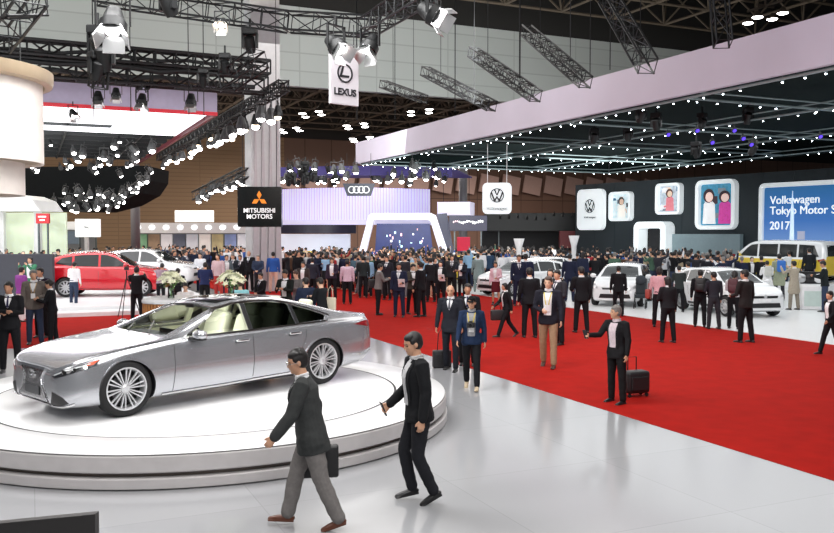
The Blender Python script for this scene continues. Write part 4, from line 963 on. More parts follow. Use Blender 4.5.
def wheel_at(parent, x, y, s, R0=0.365, wd=0.235, rim=0.262, spokes=20, detail=True, rimmat=None, name='wheel'):
    """wheel whose outer face points to side s (+1 / -1)"""
    w = bpy.data.objects.new(name, None); C.objects.link(w); w.parent = parent; w.location = (x, y, R0); w.empty_display_size = .1
    h = wd/2; n = 56 if detail else 24
    bm = BM(); lathe(bm, [(rim, -h*.9), (rim+.02, -h), (R0-.035, -h), (R0-.008, -h*.82), (R0, -h*.5), (R0, h*.5), (R0-.008, h*.82), (R0-.035, h), (rim+.02, h), (rim, h*.9)], n=n, axis='Y', close=True)
    bmesh.ops.recalc_face_normals(bm, faces=bm.faces[:]); obj('tyre', bm, M_tyre, w, 40)
    rm = rimmat or M_rim
    bm = BM(); lathe(bm, [(rim, s*h*.9), (rim+.006, s*h*.98), (rim-.012, s*h*.98), (rim-.022, s*h*.7), (rim-.03, -s*h*.8), (rim-.02, -s*h*.8)], n=n, axis='Y', close=True)
    yo = s*h*.72
    for k in range(spokes):
        a = 2*PI*k/spokes; d = Vector((math.cos(a), 0, math.sin(a))); t = Vector((-math.sin(a), 0, math.cos(a)))
        tw = (0.5 if k % 2 else -0.5)*PI/spokes*0.55
        r0, r1 = 0.045, rim-.012; w0, w1 = (.006, .0095) if detail else (.016, .03)
        if spokes <= 10: w0, w1 = .03, .026
        d2 = Vector((math.cos(a+tw), 0, math.sin(a+tw))) if spokes > 10 else d
        P0, P1 = d*r0, d2*r1
        v = []
        for Pp, ww, yy in ((P0, w0, yo), (P1, w1, yo+s*.012)):
            for sx, dy in ((-1, 0), (1, 0), (.7, -.03), (-.7, -.03)):
                v.append(bm.verts.new(Pp + t*ww*sx + Vector((0, yy+s*dy, 0))))
        for q in ((0, 1, 5, 4), (1, 2, 6, 5), (2, 3, 7, 6), (3, 0, 4, 7), (0, 3, 2, 1), (4, 5, 6, 7)): bm.faces.new([v[i] for i in q])
    lathe(bm, [(0, yo+s*.012), (.03, yo+s*.012), (.05, yo), (.052, yo-s*.03), (0, yo-s*.03)], n=20, axis='Y')
    bmesh.ops.recalc_face_normals(bm, faces=bm.faces[:]); obj('rim', bm, rm, w)
    bm = BM(); lathe(bm, [(0, 0.0), (rim-.03, 0.0)], n=n, axis='Y'); 
    bmesh.ops.translate(bm, verts=bm.verts[:], vec=(0, s*h*.05, 0)); obj('brake_backing', bm, M_seam, w)
    if detail:
        bm = BM(); lathe(bm, [(.05, -s*h*.1), (.165, -s*h*.1), (.165, s*h*.12), (.05, s*h*.12)], n=40, axis='Y', close=True); obj('brake_disc', bm, mat('brake_disc', (0.10, 0.10, 0.105), 0.45, 0.8), w, 40)
    return w
def arc_cut(x, s, R0, y0=0.52, y1=1.3, z=0.365):
    bm = BM(); lathe(bm, [(R0, y0*s), (R0, y1*s)], n=64, axis='Y', c=(x, 0, z)); return bm
def prism_side(poly, y0, y1):
    bm = BM(); a = [bm.verts.new((x, y0, z)) for x, z in poly]; b = [bm.verts.new((x, y1, z)) for x, z in poly]; n = len(poly)
    bm.faces.new(a); bm.faces.new(b[::-1])
    for i in range(n): bm.faces.new((a[i], b[i], b[(i+1) % n], a[(i+1) % n]))
    return bm
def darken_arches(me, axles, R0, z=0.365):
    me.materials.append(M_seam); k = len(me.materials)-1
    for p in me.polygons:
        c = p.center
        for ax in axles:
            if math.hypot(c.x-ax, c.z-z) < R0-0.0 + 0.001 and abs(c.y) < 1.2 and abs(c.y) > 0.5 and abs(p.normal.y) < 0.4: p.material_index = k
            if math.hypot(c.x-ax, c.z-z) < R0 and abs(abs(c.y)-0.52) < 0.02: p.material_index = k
# ---- the silver sedan
def sedan():
    sp = dict(
     zt=[(2.50, .60), (2.485, .665), (2.44, .715), (2.30, .775), (2.0, .84), (1.56, .90), (1.2, .945), (.92, .985), (.80, 1.03), (.4, 1.215), (.05, 1.355), (-.15, 1.405), (-.5, 1.437), (-.85, 1.43), (-1.2, 1.375), (-1.6, 1.265), (-2.0, 1.145), (-2.25, 1.085), (-2.5, 1.06), (-2.62, 1.045), (-2.68, .99), (-2.735, .86)],
     zs=[(2.50, .54), (2.44, .64), (2.3, .70), (2.0, .775), (1.56, .845), (1.1, .90), (.85, .925), (0, .95), (-1, .965), (-1.8, .985), (-2.3, .985), (-2.6, .965), (-2.735, .78)],
     w=[(2.50, .60), (2.47, .70), (2.40, .79), (2.25, .86), (2.0, .905), (1.56, .945), (1.1, .942), (.5, .935), (-.5, .935), (-1.0, .94), (-1.56, .955), (-2.0, .935), (-2.35, .885), (-2.6, .80), (-2.70, .73), (-2.735, .66)],
     zb=[(2.50, .24), (2.42, .18), (2.0, .165), (1.0, .17), (-1.5, .18), (-2.3, .22), (-2.735, .34)])
    B = Body(sp); me0 = bpy.data.meshes.new('b'); bm = B.loft(120); bm.to_mesh(me0); bm.free(); bvh = bvh_of(me0)
    car = thing('sedan', 'large silver luxury sedan on the round white turntable platform', 'car')
    fwin = [(.72, .965), (.14, 1.285), (-.08, 1.335), (-.28, 1.36), (-.28, .98)]
    rwin = [(-.36, .983), (-.36, 1.364), (-.75, 1.358), (-1.0, 1.325), (-1.08, 1.305), (-1.11, 1.0)]
    qwin = [(-1.17, 1.004), (-1.14, 1.288), (-1.4, 1.205), (-1.68, 1.09), (-1.64, 1.022)]
    wsh = [(.88, -.66), (.92, -.3), (.93, 0), (.92, .3), (.88, .66), (.10, .53), (.07, 0), (.10, -.53)]
    rsh = [(-1.32, -.50), (-1.30, 0), (-1.32, .50), (-2.02, .60), (-2.06, 0), (-2.02, -.60)]
    cuts = [arc_cut(a, s, .385) for a in (1.5625, -1.5625) for s in (1, -1)]
    cab = B.loft(50, 0.045, -1.98, 0.86, 0.36)
    cuts.append(cab)
    for p in (fwin, rwin, qwin): cuts += [prism_side(p, .4, 1.3), prism_side(p, -1.3, -.4)]
    c = BM(); prism(c, wsh, .93, 2.2); cuts.append(c); c = BM(); prism(c, rsh, 1.0, 2.2); cuts.append(c)
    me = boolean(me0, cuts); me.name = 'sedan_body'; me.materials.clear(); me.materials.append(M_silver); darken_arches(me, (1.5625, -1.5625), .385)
    # inside of cabin gets the cream lining
    me.materials.append(M_cream); cl = len(me.materials)-1
    me.materials.append(M_blackpl)
    for p in me.polygons:
        cc = p.center
        if -1.97 < cc.x < .85:
            zi = B.zt(cc.x); n = p.normal
            h, nn, i, d = bvh.find_nearest(cc)
            if h is not None and (h-cc).length > 0.035 and .3 < cc.z and min(math.hypot(cc.x-1.5625, cc.z-.365), math.hypot(cc.x+1.5625, cc.z-.365)) > .42: p.material_index = cl
    obj('body', me, None, car, 35)
    # glass
    bm = BM()
    for s in (1, -1): sidep(bm, bvh, fwin, s, off=-.012)
    topp(bm, bvh, wsh, off=-.012); obj('glass', bm, M_glassA, car, True)
    bm = BM()
    for s in (1, -1): sidep(bm, bvh, rwin, s, off=-.012); sidep(bm, bvh, qwin, s, off=-.012)
    topp(bm, bvh, rsh, off=-.012); obj('privacy_glass', bm, M_glassB, car, True)
    # chrome window surround, pillars, seams
    top = [(.72, .955), (.12, 1.30), (-.18, 1.36), (-.5, 1.378), (-.85, 1.368), (-1.1, 1.316), (-1.42, 1.215), (-1.75, 1.09), (-1.68, 1.006), (-1.3, .993), (-.5, .972), (.72, .952)]
    for s in (1, -1):
        bm = BM(); strip(bm, bvh, top, .022, (0, 0, 0), (1, 0, 0), (0, 0, 1), (0, -s, 0), off=.001, th=.006); obj('window_trim', bm, M_chrome, car)
        bm = BM(); sidep(bm, bvh, [(-.285, .98), (-.285, 1.362), (-.355, 1.364), (-.355, .98)], s, off=.001, th=.004); obj('pillar_trim', bm, M_blackpl, car); bm = BM(); sidep(bm, bvh, [(-1.115, 1.0), (-1.085, 1.302), (-1.135, 1.288), (-1.165, 1.003)], s, off=.001, th=.003); obj('pillar_trim', bm, M_blackpl, car)
        bm = BM()
        for ln in ([(.90, .93), (.90, .60), (.93, .26), (.96, .24)], [(-.32, .97), (-.32, .60), (-.30, .25)], [(-1.25, .99), (-1.24, .80), (-1.14, .60), (-1.12, .26)], [(.80, .235), (-1.12, .245)], [(.9, .955), (1.6, .885), (2.1, .80), (2.35, .72)]):
            strip(bm, bvh, ln, .008, (0, 0, 0), (1, 0, 0), (0, 0, 1), (0, -s, 0), off=.0012)
        obj('panel_seam', bm, M_seam, car)
        bm = BM(); strip(bm, bvh, [(1.08, .232), (.2, .235), (-1.0, .262)], .022, (0, 0, 0), (1, 0, 0), (0, 0, 1), (0, -s, 0), off=.002, th=.012); obj('sill_trim', bm, M_chrome, car)
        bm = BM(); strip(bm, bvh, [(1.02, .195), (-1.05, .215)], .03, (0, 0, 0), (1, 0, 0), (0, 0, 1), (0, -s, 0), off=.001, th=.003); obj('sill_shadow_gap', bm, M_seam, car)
        for x in (-.12, -1.02):
            y = s*(B.w(x)); bm = BM(); box(bm, (x, y+s*.012, .845 if x > -1 else .87), (.21, .03, .032), bev=.012, seg=3); obj('door_handle', bm, M_chrome, car, 40)
            bm = BM(); sidep(bm, bvh, [(x-.09, .81), (x+.09, .81), (x+.11, .85), (x-.11, .85)] if x > -1 else [(x-.09, .835), (x+.09, .835), (x+.11, .87), (x-.11, .87)], s, off=.001); obj('handle_recess_shade', bm, mat('handle_shadow', srgb(90, 92, 96), .3, .9), car)  # flat patch; the shade of the handle hollow is put into its colour
        # arch lips
        for ax in (1.5625, -1.5625):
            pts = [(ax+0.392*math.cos(t), .365+0.392*math.sin(t)) for t in [R(-22+i*224/30) for i in range(31)]]
            bm = BM(); strip(bm, bvh, pts, .022, (0, 0, 0), (1, 0, 0), (0, 0, 1), (0, -s, 0), off=.001, th=.010); obj('arch_lip', bm, M_silver, car, 40)
        # mirror
        bm = BM(); ellipsoid(bm, (.60, s*1.03, 1.0), (.085, .12, .072), n=18)
        for v in bm.verts:
            if v.co.x < .56: v.co.x = .56
        obj('door_mirror', bm, M_silver, car, True)
        bm = BM(); box(bm, (.555, s*1.035, 1.0), (.006, .17, .10), bev=.002); obj('mirror_glass', bm, M_chrome, car)
        bm = BM(); box(bm, (.62, s*.93, .955), (.10, .14, .035), bev=.012); box(bm, (.60, s*1.02, .935), (.13, .17, .022), bev=.008); obj('mirror_arm', bm, M_blackpl, car)
        # headlamp: L-shaped cluster
        Dv = Vector((-.55, -s*.83, 0)); Uv = Vector((.83, -s*.55, 0))
        def fp(x, y, z): v = Vector((x, y*s, z)); return (v.dot(Uv)+HS, z-HS*.14)
        HS = .11
        hp = [fp(2.44, .66, .60), fp(2.36, .80, .69), fp(2.18, .88, .735), fp(1.86, .92, .79), fp(1.90, .92, .735), fp(2.10, .90, .685), fp(2.30, .84, .635), fp(2.42, .72, .585)]
        bm = BM(); patch(bm, bvh, hp, (0, 0, 0), Uv, (0, 0, 1), Dv, off=.003, th=.006, step=.04); obj('headlamp', bm, mat('headlamp_dark', (.03, .03, .035), .1), car)
        bm = BM(); patch(bm, bvh, [fp(2.42, .70, .628), fp(2.33, .81, .685), fp(2.18, .88, .722), fp(1.98, .91, .76), fp(2.0, .91, .748), fp(2.2, .875, .705), fp(2.34, .80, .665), fp(2.43, .70, .61)], (0, 0, 0), Uv, (0, 0, 1), Dv, off=.010, th=.006, step=.04); obj('running_light', bm, mat('lamp_clear', (.9, .92, .95), .15, .3), car)
        bm = BM(); patch(bm, bvh, [fp(1.86, .92, .792), fp(2.03, .905, .757), fp(2.06, .90, .728), fp(1.95, .92, .745)], (0, 0, 0), Uv, (0, 0, 1), Dv, off=.012, th=.005, step=.04); obj('side_marker', bm, mat('amber_marker', srgb(222, 84, 40), .2), car)
        for k in range(3):
            t = k/2.5; bm = BM(); cx = 2.33-.14*k; cy = .80+.035*k; cz = .66+.028*k; u0, z0 = fp(cx, cy, cz)
            patch(bm, bvh, [(u0+.028*math.cos(q*PI/5), z0+.018*math.sin(q*PI/5)) for q in range(10)], (0, 0, 0), Uv, (0, 0, 1), Dv, off=.013, th=.006); obj('projector_lens', bm, M_chrome, car)
        # lower intake and splitter
        HS = .03
        ip = [fp(2.47, .55, .40), fp(2.42, .74, .34), fp(2.36, .80, .26), fp(2.44, .70, .225), fp(2.49, .54, .225)]
        bm = BM(); patch(bm, bvh, ip, (0, 0, 0), Uv, (0, 0, 1), Dv, off=.002, th=.004, step=.04); obj('side_intake', bm, mat('intake_dark', (.02, .02, .022), .5), car)
        bm = BM(); patch(bm, bvh, [fp(2.49, .50, .215), fp(2.40, .77, .232), fp(2.30, .84, .262), fp(2.30, .85, .245), fp(2.41, .77, .205), fp(2.49, .50, .192)], (0, 0, 0), Uv, (0, 0, 1), Dv, off=.004, th=.012, step=.05); obj('splitter_trim', bm, M_chrome, car)
        # tail lamp
        DT = Vector((.5, -s*.866, 0)); UT = Vector((.866, s*.5, 0)); tp = [(Vector((a_, b_*s, 0)).dot(UT), c_) for a_, b_, c_ in ((-2.22, .91, .905), (-2.45, .86, .94), (-2.64, .79, .94), (-2.71, .70, .90), (-2.70, .70, .835), (-2.6, .80, .83), (-2.42, .87, .87))]
        bm = BM(); patch(bm, bvh, tp, (0, 0, 0), UT, (0, 0, 1), DT, off=.003, th=.006, step=.04); obj('tail_lamp', bm, mat('tail_lamp_red', srgb(150, 16, 24), .15, coat=1.0), car)
        bm = BM(); strip(bm, bvh, [(-2.12, .43), (-2.35, .40), (-2.66, .44)], .02, (0, 0, 0), (1, 0, 0), (0, 0, 1), (0, -s, 0), off=.002, th=.01); obj('bumper_trim', bm, M_chrome, car)
        bm = BM(); ellipsoid(bm, (-2.6, s*.55, .3), (.10, .09, .035), n=12); obj('exhaust_tip', bm, M_chrome, car, True)
    # spindle grille
    gp = [(-.36, .655), (.36, .655), (.25, .52), (.27, .44), (.45, .22), (-.45, .22), (-.27, .44), (-.25, .52)]
    M_gr = bpy.data.materials.new('grille_mesh'); M_gr.use_nodes = True; nt = M_gr.node_tree; b = nt.nodes['Principled BSDF']; b.inputs['Metallic'].default_value = .9; b.inputs['Roughness'].default_value = .25
    tc = nt.nodes.new('ShaderNodeTexCoord'); vz = nt.nodes.new('ShaderNodeTexWave'); vz.inputs['Scale'].default_value = 14; vz.inputs['Distortion'].default_value = 6; vz.bands_direction = 'DIAGONAL'; nt.links.new(tc.outputs['Object'], vz.inputs['Vector'])
    rp = nt.nodes.new('ShaderNodeValToRGB'); rp.color_ramp.elements[0].position = .5; rp.color_ramp.elements[0].color = (.01, .01, .012, 1); rp.color_ramp.elements[1].position = .75; rp.color_ramp.elements[1].color = (.6, .6, .62, 1)
    nt.links.new(vz.outputs['Fac'], rp.inputs['Fac']); nt.links.new(rp.outputs['Color'], b.inputs['Base Color'])
    bm = BM(); frontp(bm, bvh, gp, off=.004, th=.004, step=.05); obj('spindle_grille', bm, M_gr, car)
    bm = BM(); strip(bm, bvh, gp+[gp[0]], .030, (0, 0, 0), (0, 1, 0), (0, 0, 1), (-1, 0, 0), off=.006, th=.014); obj('grille_surround', bm, M_chrome, car)
    bm = BM(); Me = Matrix.Translation((2.505, 0, .56)) @ Matrix.Rotation(PI/2, 4, 'Z'); ring_poly(bm, Me, ell(.085, .062), ell(.072, .05), .02)
    gprism(bm, Me, [(-.03, .045), (-.012, .045), (-.03, -.012), (.045, -.012), (.038, -.028), (-.058, -.028)], .02); obj('emblem', bm, M_chrome, car)
    bm = BM(); box(bm, (2.515, 0, .36), (.012, .42, .12), bev=.003); obj('number_plate', bm, mat('dark_plate', srgb(60, 62, 66), .4), car)
    # sunroof
    bm = BM(); topp(bm, bvh, [(-.02, -.44), (0, 0), (-.02, .44), (-.34, .45), (-.34, -.45)], off=.003, th=.003, step=.08); topp(bm, bvh, [(-.40, -.45), (-.40, .45), (-.95, .44), (-.95, -.44)], off=.003, th=.003, step=.08); obj('sunroof_glass', bm, mat('black_roof_glass', (.01, .011, .012), .06), car)
    # wipers
    bm = BM(); tube(bm, [(.93, .30, B.zt(.93)+.015), (.62, -.10, B.zt(.62)+.004)], .01, 5); obj('wiper', bm, M_blackpl, car); bm = BM(); tube(bm, [(.93, -.25, B.zt(.93)+.015), (.66, -.58, B.zt(.66)-.03)], .01, 5); obj('wiper', bm, M_blackpl, car)
    # interior
    bm = BM(); box(bm, (-.5, 0, .40), (2.6, 1.6, .04)); obj('cabin_floor', bm, mat('dark_carpet_mat', (.05, .05, .05), .9), car)
    bm = BM(); box(bm, (.62, 0, .82), (.36, 1.50, .20), bev=.06, seg=3); box(bm, (.50, 0, .68), (.22, 1.5, .24), bev=.04); obj('dashboard', bm, mat('dash_cream', srgb(190, 190, 176), .5), car, 40)
    bm = BM(); box(bm, (.62, 0, .925), (.34, 1.44, .02), bev=.01); box(bm, (.47, 0, .93), (.03, .42, .13), bev=.01); obj('dash_top', bm, M_blackpl, car)
    bm = BM(); pts = [Vector((.30+.05*math.sin(t), .38+.185*math.cos(t), .93+.17*math.sin(t))) for t in [i*PI/12 for i in range(24)]]; tube(bm, pts, .016, 8, True); tube(bm, [(.29, .20, .93), (.31, .38, .93), (.29, .56, .93)], .018, 6); tube(bm, [(.31, .38, .93), (.27, .38, .77)], .016, 6); cyl(bm, (.32, .38, .93), (.50, .38, .86), .035, n=10); obj('steering_wheel', bm, M_blackpl, car, True)
    for (x, y) in ((-.32, .38), (-.32, -.38), (-1.28, .40), (-1.28, -.40)):
        z0 = .42
        bm = BM(); box(bm, (x+.06, y, z0+.12), (.52, .54, .20), bev=.07, seg=4)
        box(bm, (x-.24, y, z0+.44), (.17, .52, .60), Matrix.Rotation(R(-18), 3, 'Y'), bev=.07, seg=4); 
        st_ = obj('seat', bm, M_cream, car, 60)
        bm = BM(); box(bm, (x-.36, y, z0+.81), (.10, .28, .19), Matrix.Rotation(R(-12), 3, 'Y'), bev=.045, seg=4); cyl(bm, (x-.34, y-.06, z0+.66), (x-.36, y-.06, z0+.78), .008, n=6); cyl(bm, (x-.34, y+.06, z0+.66), (x-.36, y+.06, z0+.78), .008, n=6); obj('headrest', bm, M_cream, st_, 60)
    bm = BM(); box(bm, (-.3, 0, .60), (1.1, .22, .22), bev=.05); obj('centre_console', bm, mat('dash_cream', (0, 0, 0)), car, 40)
    bm = BM(); box(bm, (-.55, 0, 1.372), (.22, .10, .015), bev=.004); obj('added_cabin_lamp', bm, G_white, car)  # glowing panel added along with the cabin fill light
    l_ = bpy.data.lights.new('cabin_fill_light', 'AREA'); l_.energy = 24; l_.size = .5; lo = bpy.data.objects.new('cabin_fill_light', l_); C.objects.link(lo); lo.parent = car; lo.location = (-.1, 0, 1.33); lo.rotation_euler = (0, .5, 0)  # fill light added to brighten the dark cabin
    bm = BM(); box(bm, (.12, 0, 1.315), (.03, .22, .065), bev=.015); obj('rear_view_mirror', bm, M_blackpl, car)
    for ax in (1.5625, -1.5625):
        for s in (1, -1):
            w = wheel_at(car, ax, s*.815, s, R0=.348, rim=.26); w.scale.z = 1/.935; w.location.z = .348/.935
    seen = set()
    for ch in car.children_recursive:
        if ch.type == 'MESH' and (ch.parent == car or ch.parent.type == 'MESH') and ch.data.name not in seen:
            seen.add(ch.data.name)
            for v in ch.data.vertices:
                if v.co.x > 1.60: v.co.x = 1.60 + (v.co.x-1.60)*.80
    car.scale = (1, 1, .935)
    return car
car = sedan()
fw, rw = F(122, 417.5, PH), F(325.5, 383.5, PH)
dirv = (fw-rw); dirv.z = 0; dirv.normalize(); left = Vector((-dirv.y, dirv.x, 0))
mid = (fw+rw)/2 - left*0.90
car.location = (mid.x, mid.y, PH+0.001); car.rotation_euler = (0, 0, math.atan2(dirv.y, dirv.x))

# ---- other show cars, one builder with a table of shapes
KIND = {
 'hatch': dict(wb=1.31, R0=.32, rim=.22, ww=.80, spec=dict(tum=.42, off=.07,
   zt=[(2.06, .60), (2.04, .70), (1.95, .78), (1.6, .90), (1.15, .98), (.95, 1.03), (.35, 1.36), (.1, 1.43), (-.4, 1.48), (-1.2, 1.44), (-1.65, 1.36), (-1.95, 1.06), (-2.06, .90), (-2.10, .7)],
   zs=[(2.06, .52), (1.95, .68), (1.6, .82), (1.0, .93), (0, .96), (-1.4, .98), (-1.9, .96), (-2.1, .65)],
   w=[(2.06, .58), (2.02, .68), (1.9, .78), (1.6, .85), (1.2, .885), (0, .89), (-1.3, .89), (-1.8, .86), (-2.0, .78), (-2.1, .68)],
   zb=[(2.06, .24), (1.8, .18), (-1.8, .20), (-2.1, .30)]),
   wins=[[(.88, .99), (.30, 1.31), (.0, 1.38), (-.15, 1.385), (-.15, .99)], [(-.22, .99), (-.22, 1.385), (-.8, 1.375), (-1.05, 1.34), (-1.05, 1.0)], [(-1.12, 1.01), (-1.12, 1.335), (-1.42, 1.28), (-1.50, 1.06)]],
   wsh=[(.98, -.68), (1.02, 0), (.98, .68), (.32, .56), (.28, 0), (.32, -.56)], rwz=(1.02, 1.34, .52), hl=(1.90, .70)),
 'suv': dict(wb=1.35, R0=.36, rim=.25, ww=.80, spec=dict(tum=.36, off=.06,
   zt=[(2.18, .72), (2.16, .86), (2.05, .98), (1.6, 1.07), (1.15, 1.13), (.98, 1.17), (.45, 1.52), (.2, 1.62), (-.3, 1.68), (-1.2, 1.63), (-1.75, 1.50), (-2.05, 1.22), (-2.18, 1.0), (-2.22, .8)],
   zs=[(2.18, .62), (2.05, .84), (1.6, .97), (1.0, 1.06), (0, 1.08), (-1.4, 1.12), (-2.0, 1.1), (-2.22, .75)],
   w=[(2.18, .62), (2.13, .74), (2.0, .83), (1.6, .89), (1.2, .905), (0, .90), (-1.3, .91), (-1.9, .87), (-2.1, .80), (-2.22, .70)],
   zb=[(2.18, .30), (1.9, .24), (-1.9, .26), (-2.22, .38)]),
   wins=[[(.92, 1.12), (.40, 1.45), (.1, 1.55), (-.12, 1.565), (-.12, 1.12)], [(-.20, 1.12), (-.20, 1.565), (-.8, 1.55), (-1.05, 1.52), (-1.05, 1.14)], [(-1.13, 1.15), (-1.13, 1.51), (-1.5, 1.44), (-1.72, 1.24)]],
   wsh=[(1.04, -.70), (1.08, 0), (1.04, .70), (.42, .58), (.38, 0), (.42, -.58)], rwz=(1.15, 1.5, .55), hl=(2.0, .88)),
 'van': dict(wb=1.65, R0=.37, rim=.27, ww=.88, spec=dict(tum=.16, off=.05, rooff=.90,
   zt=[(2.45, .85), (2.43, 1.02), (2.36, 1.12), (2.25, 1.22), (1.85, 1.58), (1.5, 1.84), (1.2, 1.92), (.4, 1.96), (-1.5, 1.95), (-2.1, 1.90), (-2.32, 1.72), (-2.42, 1.3), (-2.46, .9)],
   zs=[(2.45, .75), (2.36, 1.02), (2.1, 1.08), (0, 1.09), (-2.2, 1.09), (-2.46, .85)],
   w=[(2.45, .70), (2.40, .84), (2.25, .92), (1.9, .97), (0, .98), (-1.8, .97), (-2.25, .92), (-2.46, .78)],
   zb=[(2.45, .30), (2.2, .24), (-2.2, .26), (-2.46, .36)]),
   wins=[[(2.02, 1.16), (1.62, 1.56), (1.40, 1.70), (1.05, 1.74), (1.05, 1.14)], [(.95, 1.14), (.95, 1.74), (-.05, 1.75), (-.05, 1.14)], [(-.15, 1.14), (-.15, 1.75), (-1.05, 1.74), (-1.05, 1.14)], [(-1.15, 1.14), (-1.15, 1.74), (-1.9, 1.70), (-2.15, 1.18)]],
   wsh=[(2.18, -.78), (2.24, 0), (2.18, .78), (1.52, .74), (1.48, 0), (1.52, -.74)], rwz=(1.2, 1.7, .6), hl=(2.3, .92)),
}
M_dglass = mat('dark_car_window', (0.02, 0.024, 0.026), 0.08); M_hl = mat('clear_headlamp', (.75, .78, .8), .12, .4); M_tl = mat('tail_lamp_red', (0, 0, 0))
M_alloy = mat('silver_alloy', (.6, .61, .62), .3, .8)
LIB = {}
def show_car(kind, name, label, cat, loc, rz, paint, two_tone=None, group=None, z=0.0):
    K = KIND[kind]; key = (kind, bool(two_tone))
    if key not in LIB:
        B = Body(K['spec']); me0 = bpy.data.meshes.new('b'); bm = B.loft(64); bm.to_mesh(me0); bm.free(); bvh = bvh_of(me0); wb, R0 = K['wb'], K['R0']
        me = boolean(me0, [arc_cut(a, s, R0+.045, .50, 1.3, R0) for a in (wb, -wb) for s in (1, -1)])
        me.materials.clear(); me.materials.append(paint); darken_arches(me, (wb, -wb), R0+.045, R0)
        if two_tone:
            me.materials.append(two_tone); k = len(me.materials)-1
            for p in me.polygons:
                if p.material_index == 0 and p.center.z > 1.06 + (0.0 if p.center.x < 1.9 else 0): p.material_index = k
        L = {'body': me}; parts = []
        def add(nm, f, m, par=None):
            b_ = BM(); f(b_); q = bpy.data.meshes.new(nm); b_.to_mesh(q); b_.free(); q.materials.append(m); parts.append((nm, q))
        for w in K['wins']:
            for s in (1, -1): add('side_window', lambda b_: sidep(b_, bvh, w, s, off=.003, th=.003, step=.15), M_dglass)
        add('windscreen', lambda b_: topp(b_, bvh, K['wsh'], off=.003, th=.003, step=.15), M_dglass)
        z0, z1, hw = K['rwz']; add('rear_window', lambda b_: frontp(b_, bvh, [(-hw, z0), (hw, z0), (hw*.88, z1), (-hw*.88, z1)], -1, off=.003, th=.003, step=.15), M_dglass)
        hx, hz = K['hl']; xf = B.x1
        for s in (1, -1):
            Dv = Vector((-.8, -s*.6, 0)); Uv = Vector((.6, -s*.8, 0)); u0 = Vector((xf-.04, s*.62, 0)).dot(Uv); u1 = Vector((hx-.12, s*.86, 0)).dot(Uv)
            add('headlamp', lambda b_: patch(b_, bvh, [(u0, hz-.06), (u0, hz+.015), (u1, hz+.10), (u1, hz+.0)], (0, 0, 0), Uv, (0, 0, 1), Dv, off=.003, th=.01, step=.1), M_hl)
            xr = B.x0
            add('tail_lamp', lambda b_: sidep(b_, bvh, [(xr+.32, hz+.12), (xr+.10, hz+.18), (xr+.06, hz+.02), (xr+.28, hz+.04)], s, off=.003, th=.01, step=.1), M_tl)
            xm = K['wins'][0][0][0]-.12; zm = K['wins'][0][0][1]
            add('door_mirror', lambda b_: (ellipsoid(b_, (xm, s*(B.w(xm)+.10), zm+.05), (.07, .11, .08), n=12), box(b_, (xm, s*(B.w(xm)-.01), zm+.0), (.06, .16, .03))), paint)
            for ln in ([(xm+.1, zm-.04), (xm+.05, .3)], [(-.18, zm-.02), (-.18, .3)], [(-wb+.35, zm), (-wb+.5, .55)]):
                add('panel_seam', lambda b_: strip(b_, bvh, ln, .012, (0, 0, 0), (1, 0, 0), (0, 0, 1), (0, -s, 0), off=.002, step=.2), M_seam)
            add('door_handle', lambda b_: box(b_, (.02, s*(B.w(0)+.01), zm-.12), (.2, .03, .03), bev=.01), paint)
            add('sill_trim', lambda b_: sidep(b_, bvh, [(wb-.42, .24), (-wb+.42, .26), (-wb+.42, .33), (wb-.42, .31)], s, off=.003, th=.006, step=.3), M_blackpl)
        add('grille', lambda b_: frontp(b_, bvh, [(-.46, hz-.02), (.46, hz-.02), (.42, hz-.09), (-.42, hz-.09)], 1, off=.004, th=.006, step=.1), M_blackpl)
        add('lower_intake', lambda b_: frontp(b_, bvh, [(-.5, hz-.24), (.5, hz-.24), (.55, hz-.38), (-.55, hz-.38)], 1, off=.004, th=.006, step=.1), M_blackpl)
        add('number_plate', lambda b_: box(b_, (xf+.01, 0, hz-.16), (.02, .40, .10)), M_white)
        add('emblem', lambda b_: cyl(b_, (xf-.02, 0, hz-.04), (xf+.025, 0, hz-.04), .055, n=14), M_chrome)
        LIB[key] = (me, parts, B)
        first = True
    me, parts, B = LIB[key]
    t = thing(name, label, cat, (loc[0], loc[1], z), rz, group)
    def use(nm, q):
        o = bpy.data.objects.new(nm, q); C.objects.link(o); o.parent = t
        for i, sl in enumerate(o.material_slots):
            if nm in ('body', 'door_mirror', 'door_handle') and i == 0: sl.link = 'OBJECT'; sl.material = paint
            if nm == 'body' and two_tone and i == 2: sl.link = 'OBJECT'; sl.material = two_tone
        return o
    b_ = use('body', me); 
    try: me.shade_smooth(); me.set_sharp_from_angle(angle=R(35))
    except Exception: pass
    for nm, q in parts: use(nm, q)
    for ax in (K['wb'], -K['wb']):
        for s in (1, -1): wheel_at(t, ax, s*K['ww'], s, R0=K['R0'], wd=.21, rim=K['rim'], spokes=10, detail=False, rimmat=M_alloy)
    return t
M_red = mat('red_car_paint', srgb(196, 14, 32), 0.25, 0.2, noise=0.01, coat=1.0)
M_wcar = mat('white_car_paint', srgb(232, 234, 236), 0.25, 0.0, noise=0.01, coat=1.0)
M_ycar = mat('yellow_car_paint', srgb(226, 196, 70), 0.25, 0.0, noise=0.01, coat=1.0)
M_gcar = mat('grey_car_paint', srgb(90, 92, 96), 0.25, 0.4, noise=0.01, coat=1.0)
def at_xy(px, d): q = P(px, 232, d); return (q.x, q.y)
show_car('suv', 'suv', 'red SUV on the low white stage at left', 'car', at_xy(108, 32.3), R(8), M_red, z=0.241)
show_car('suv', 'suv', 'white SUV parked behind the red SUV at left', 'car', at_xy(150, 37.5), R(-6), M_wcar, z=0.241)
show_car('suv', 'suv', 'white SUV farthest back at left, mostly roof visible in the crowd', 'car', at_xy(100, 45), R(4), M_wcar, z=0.0)
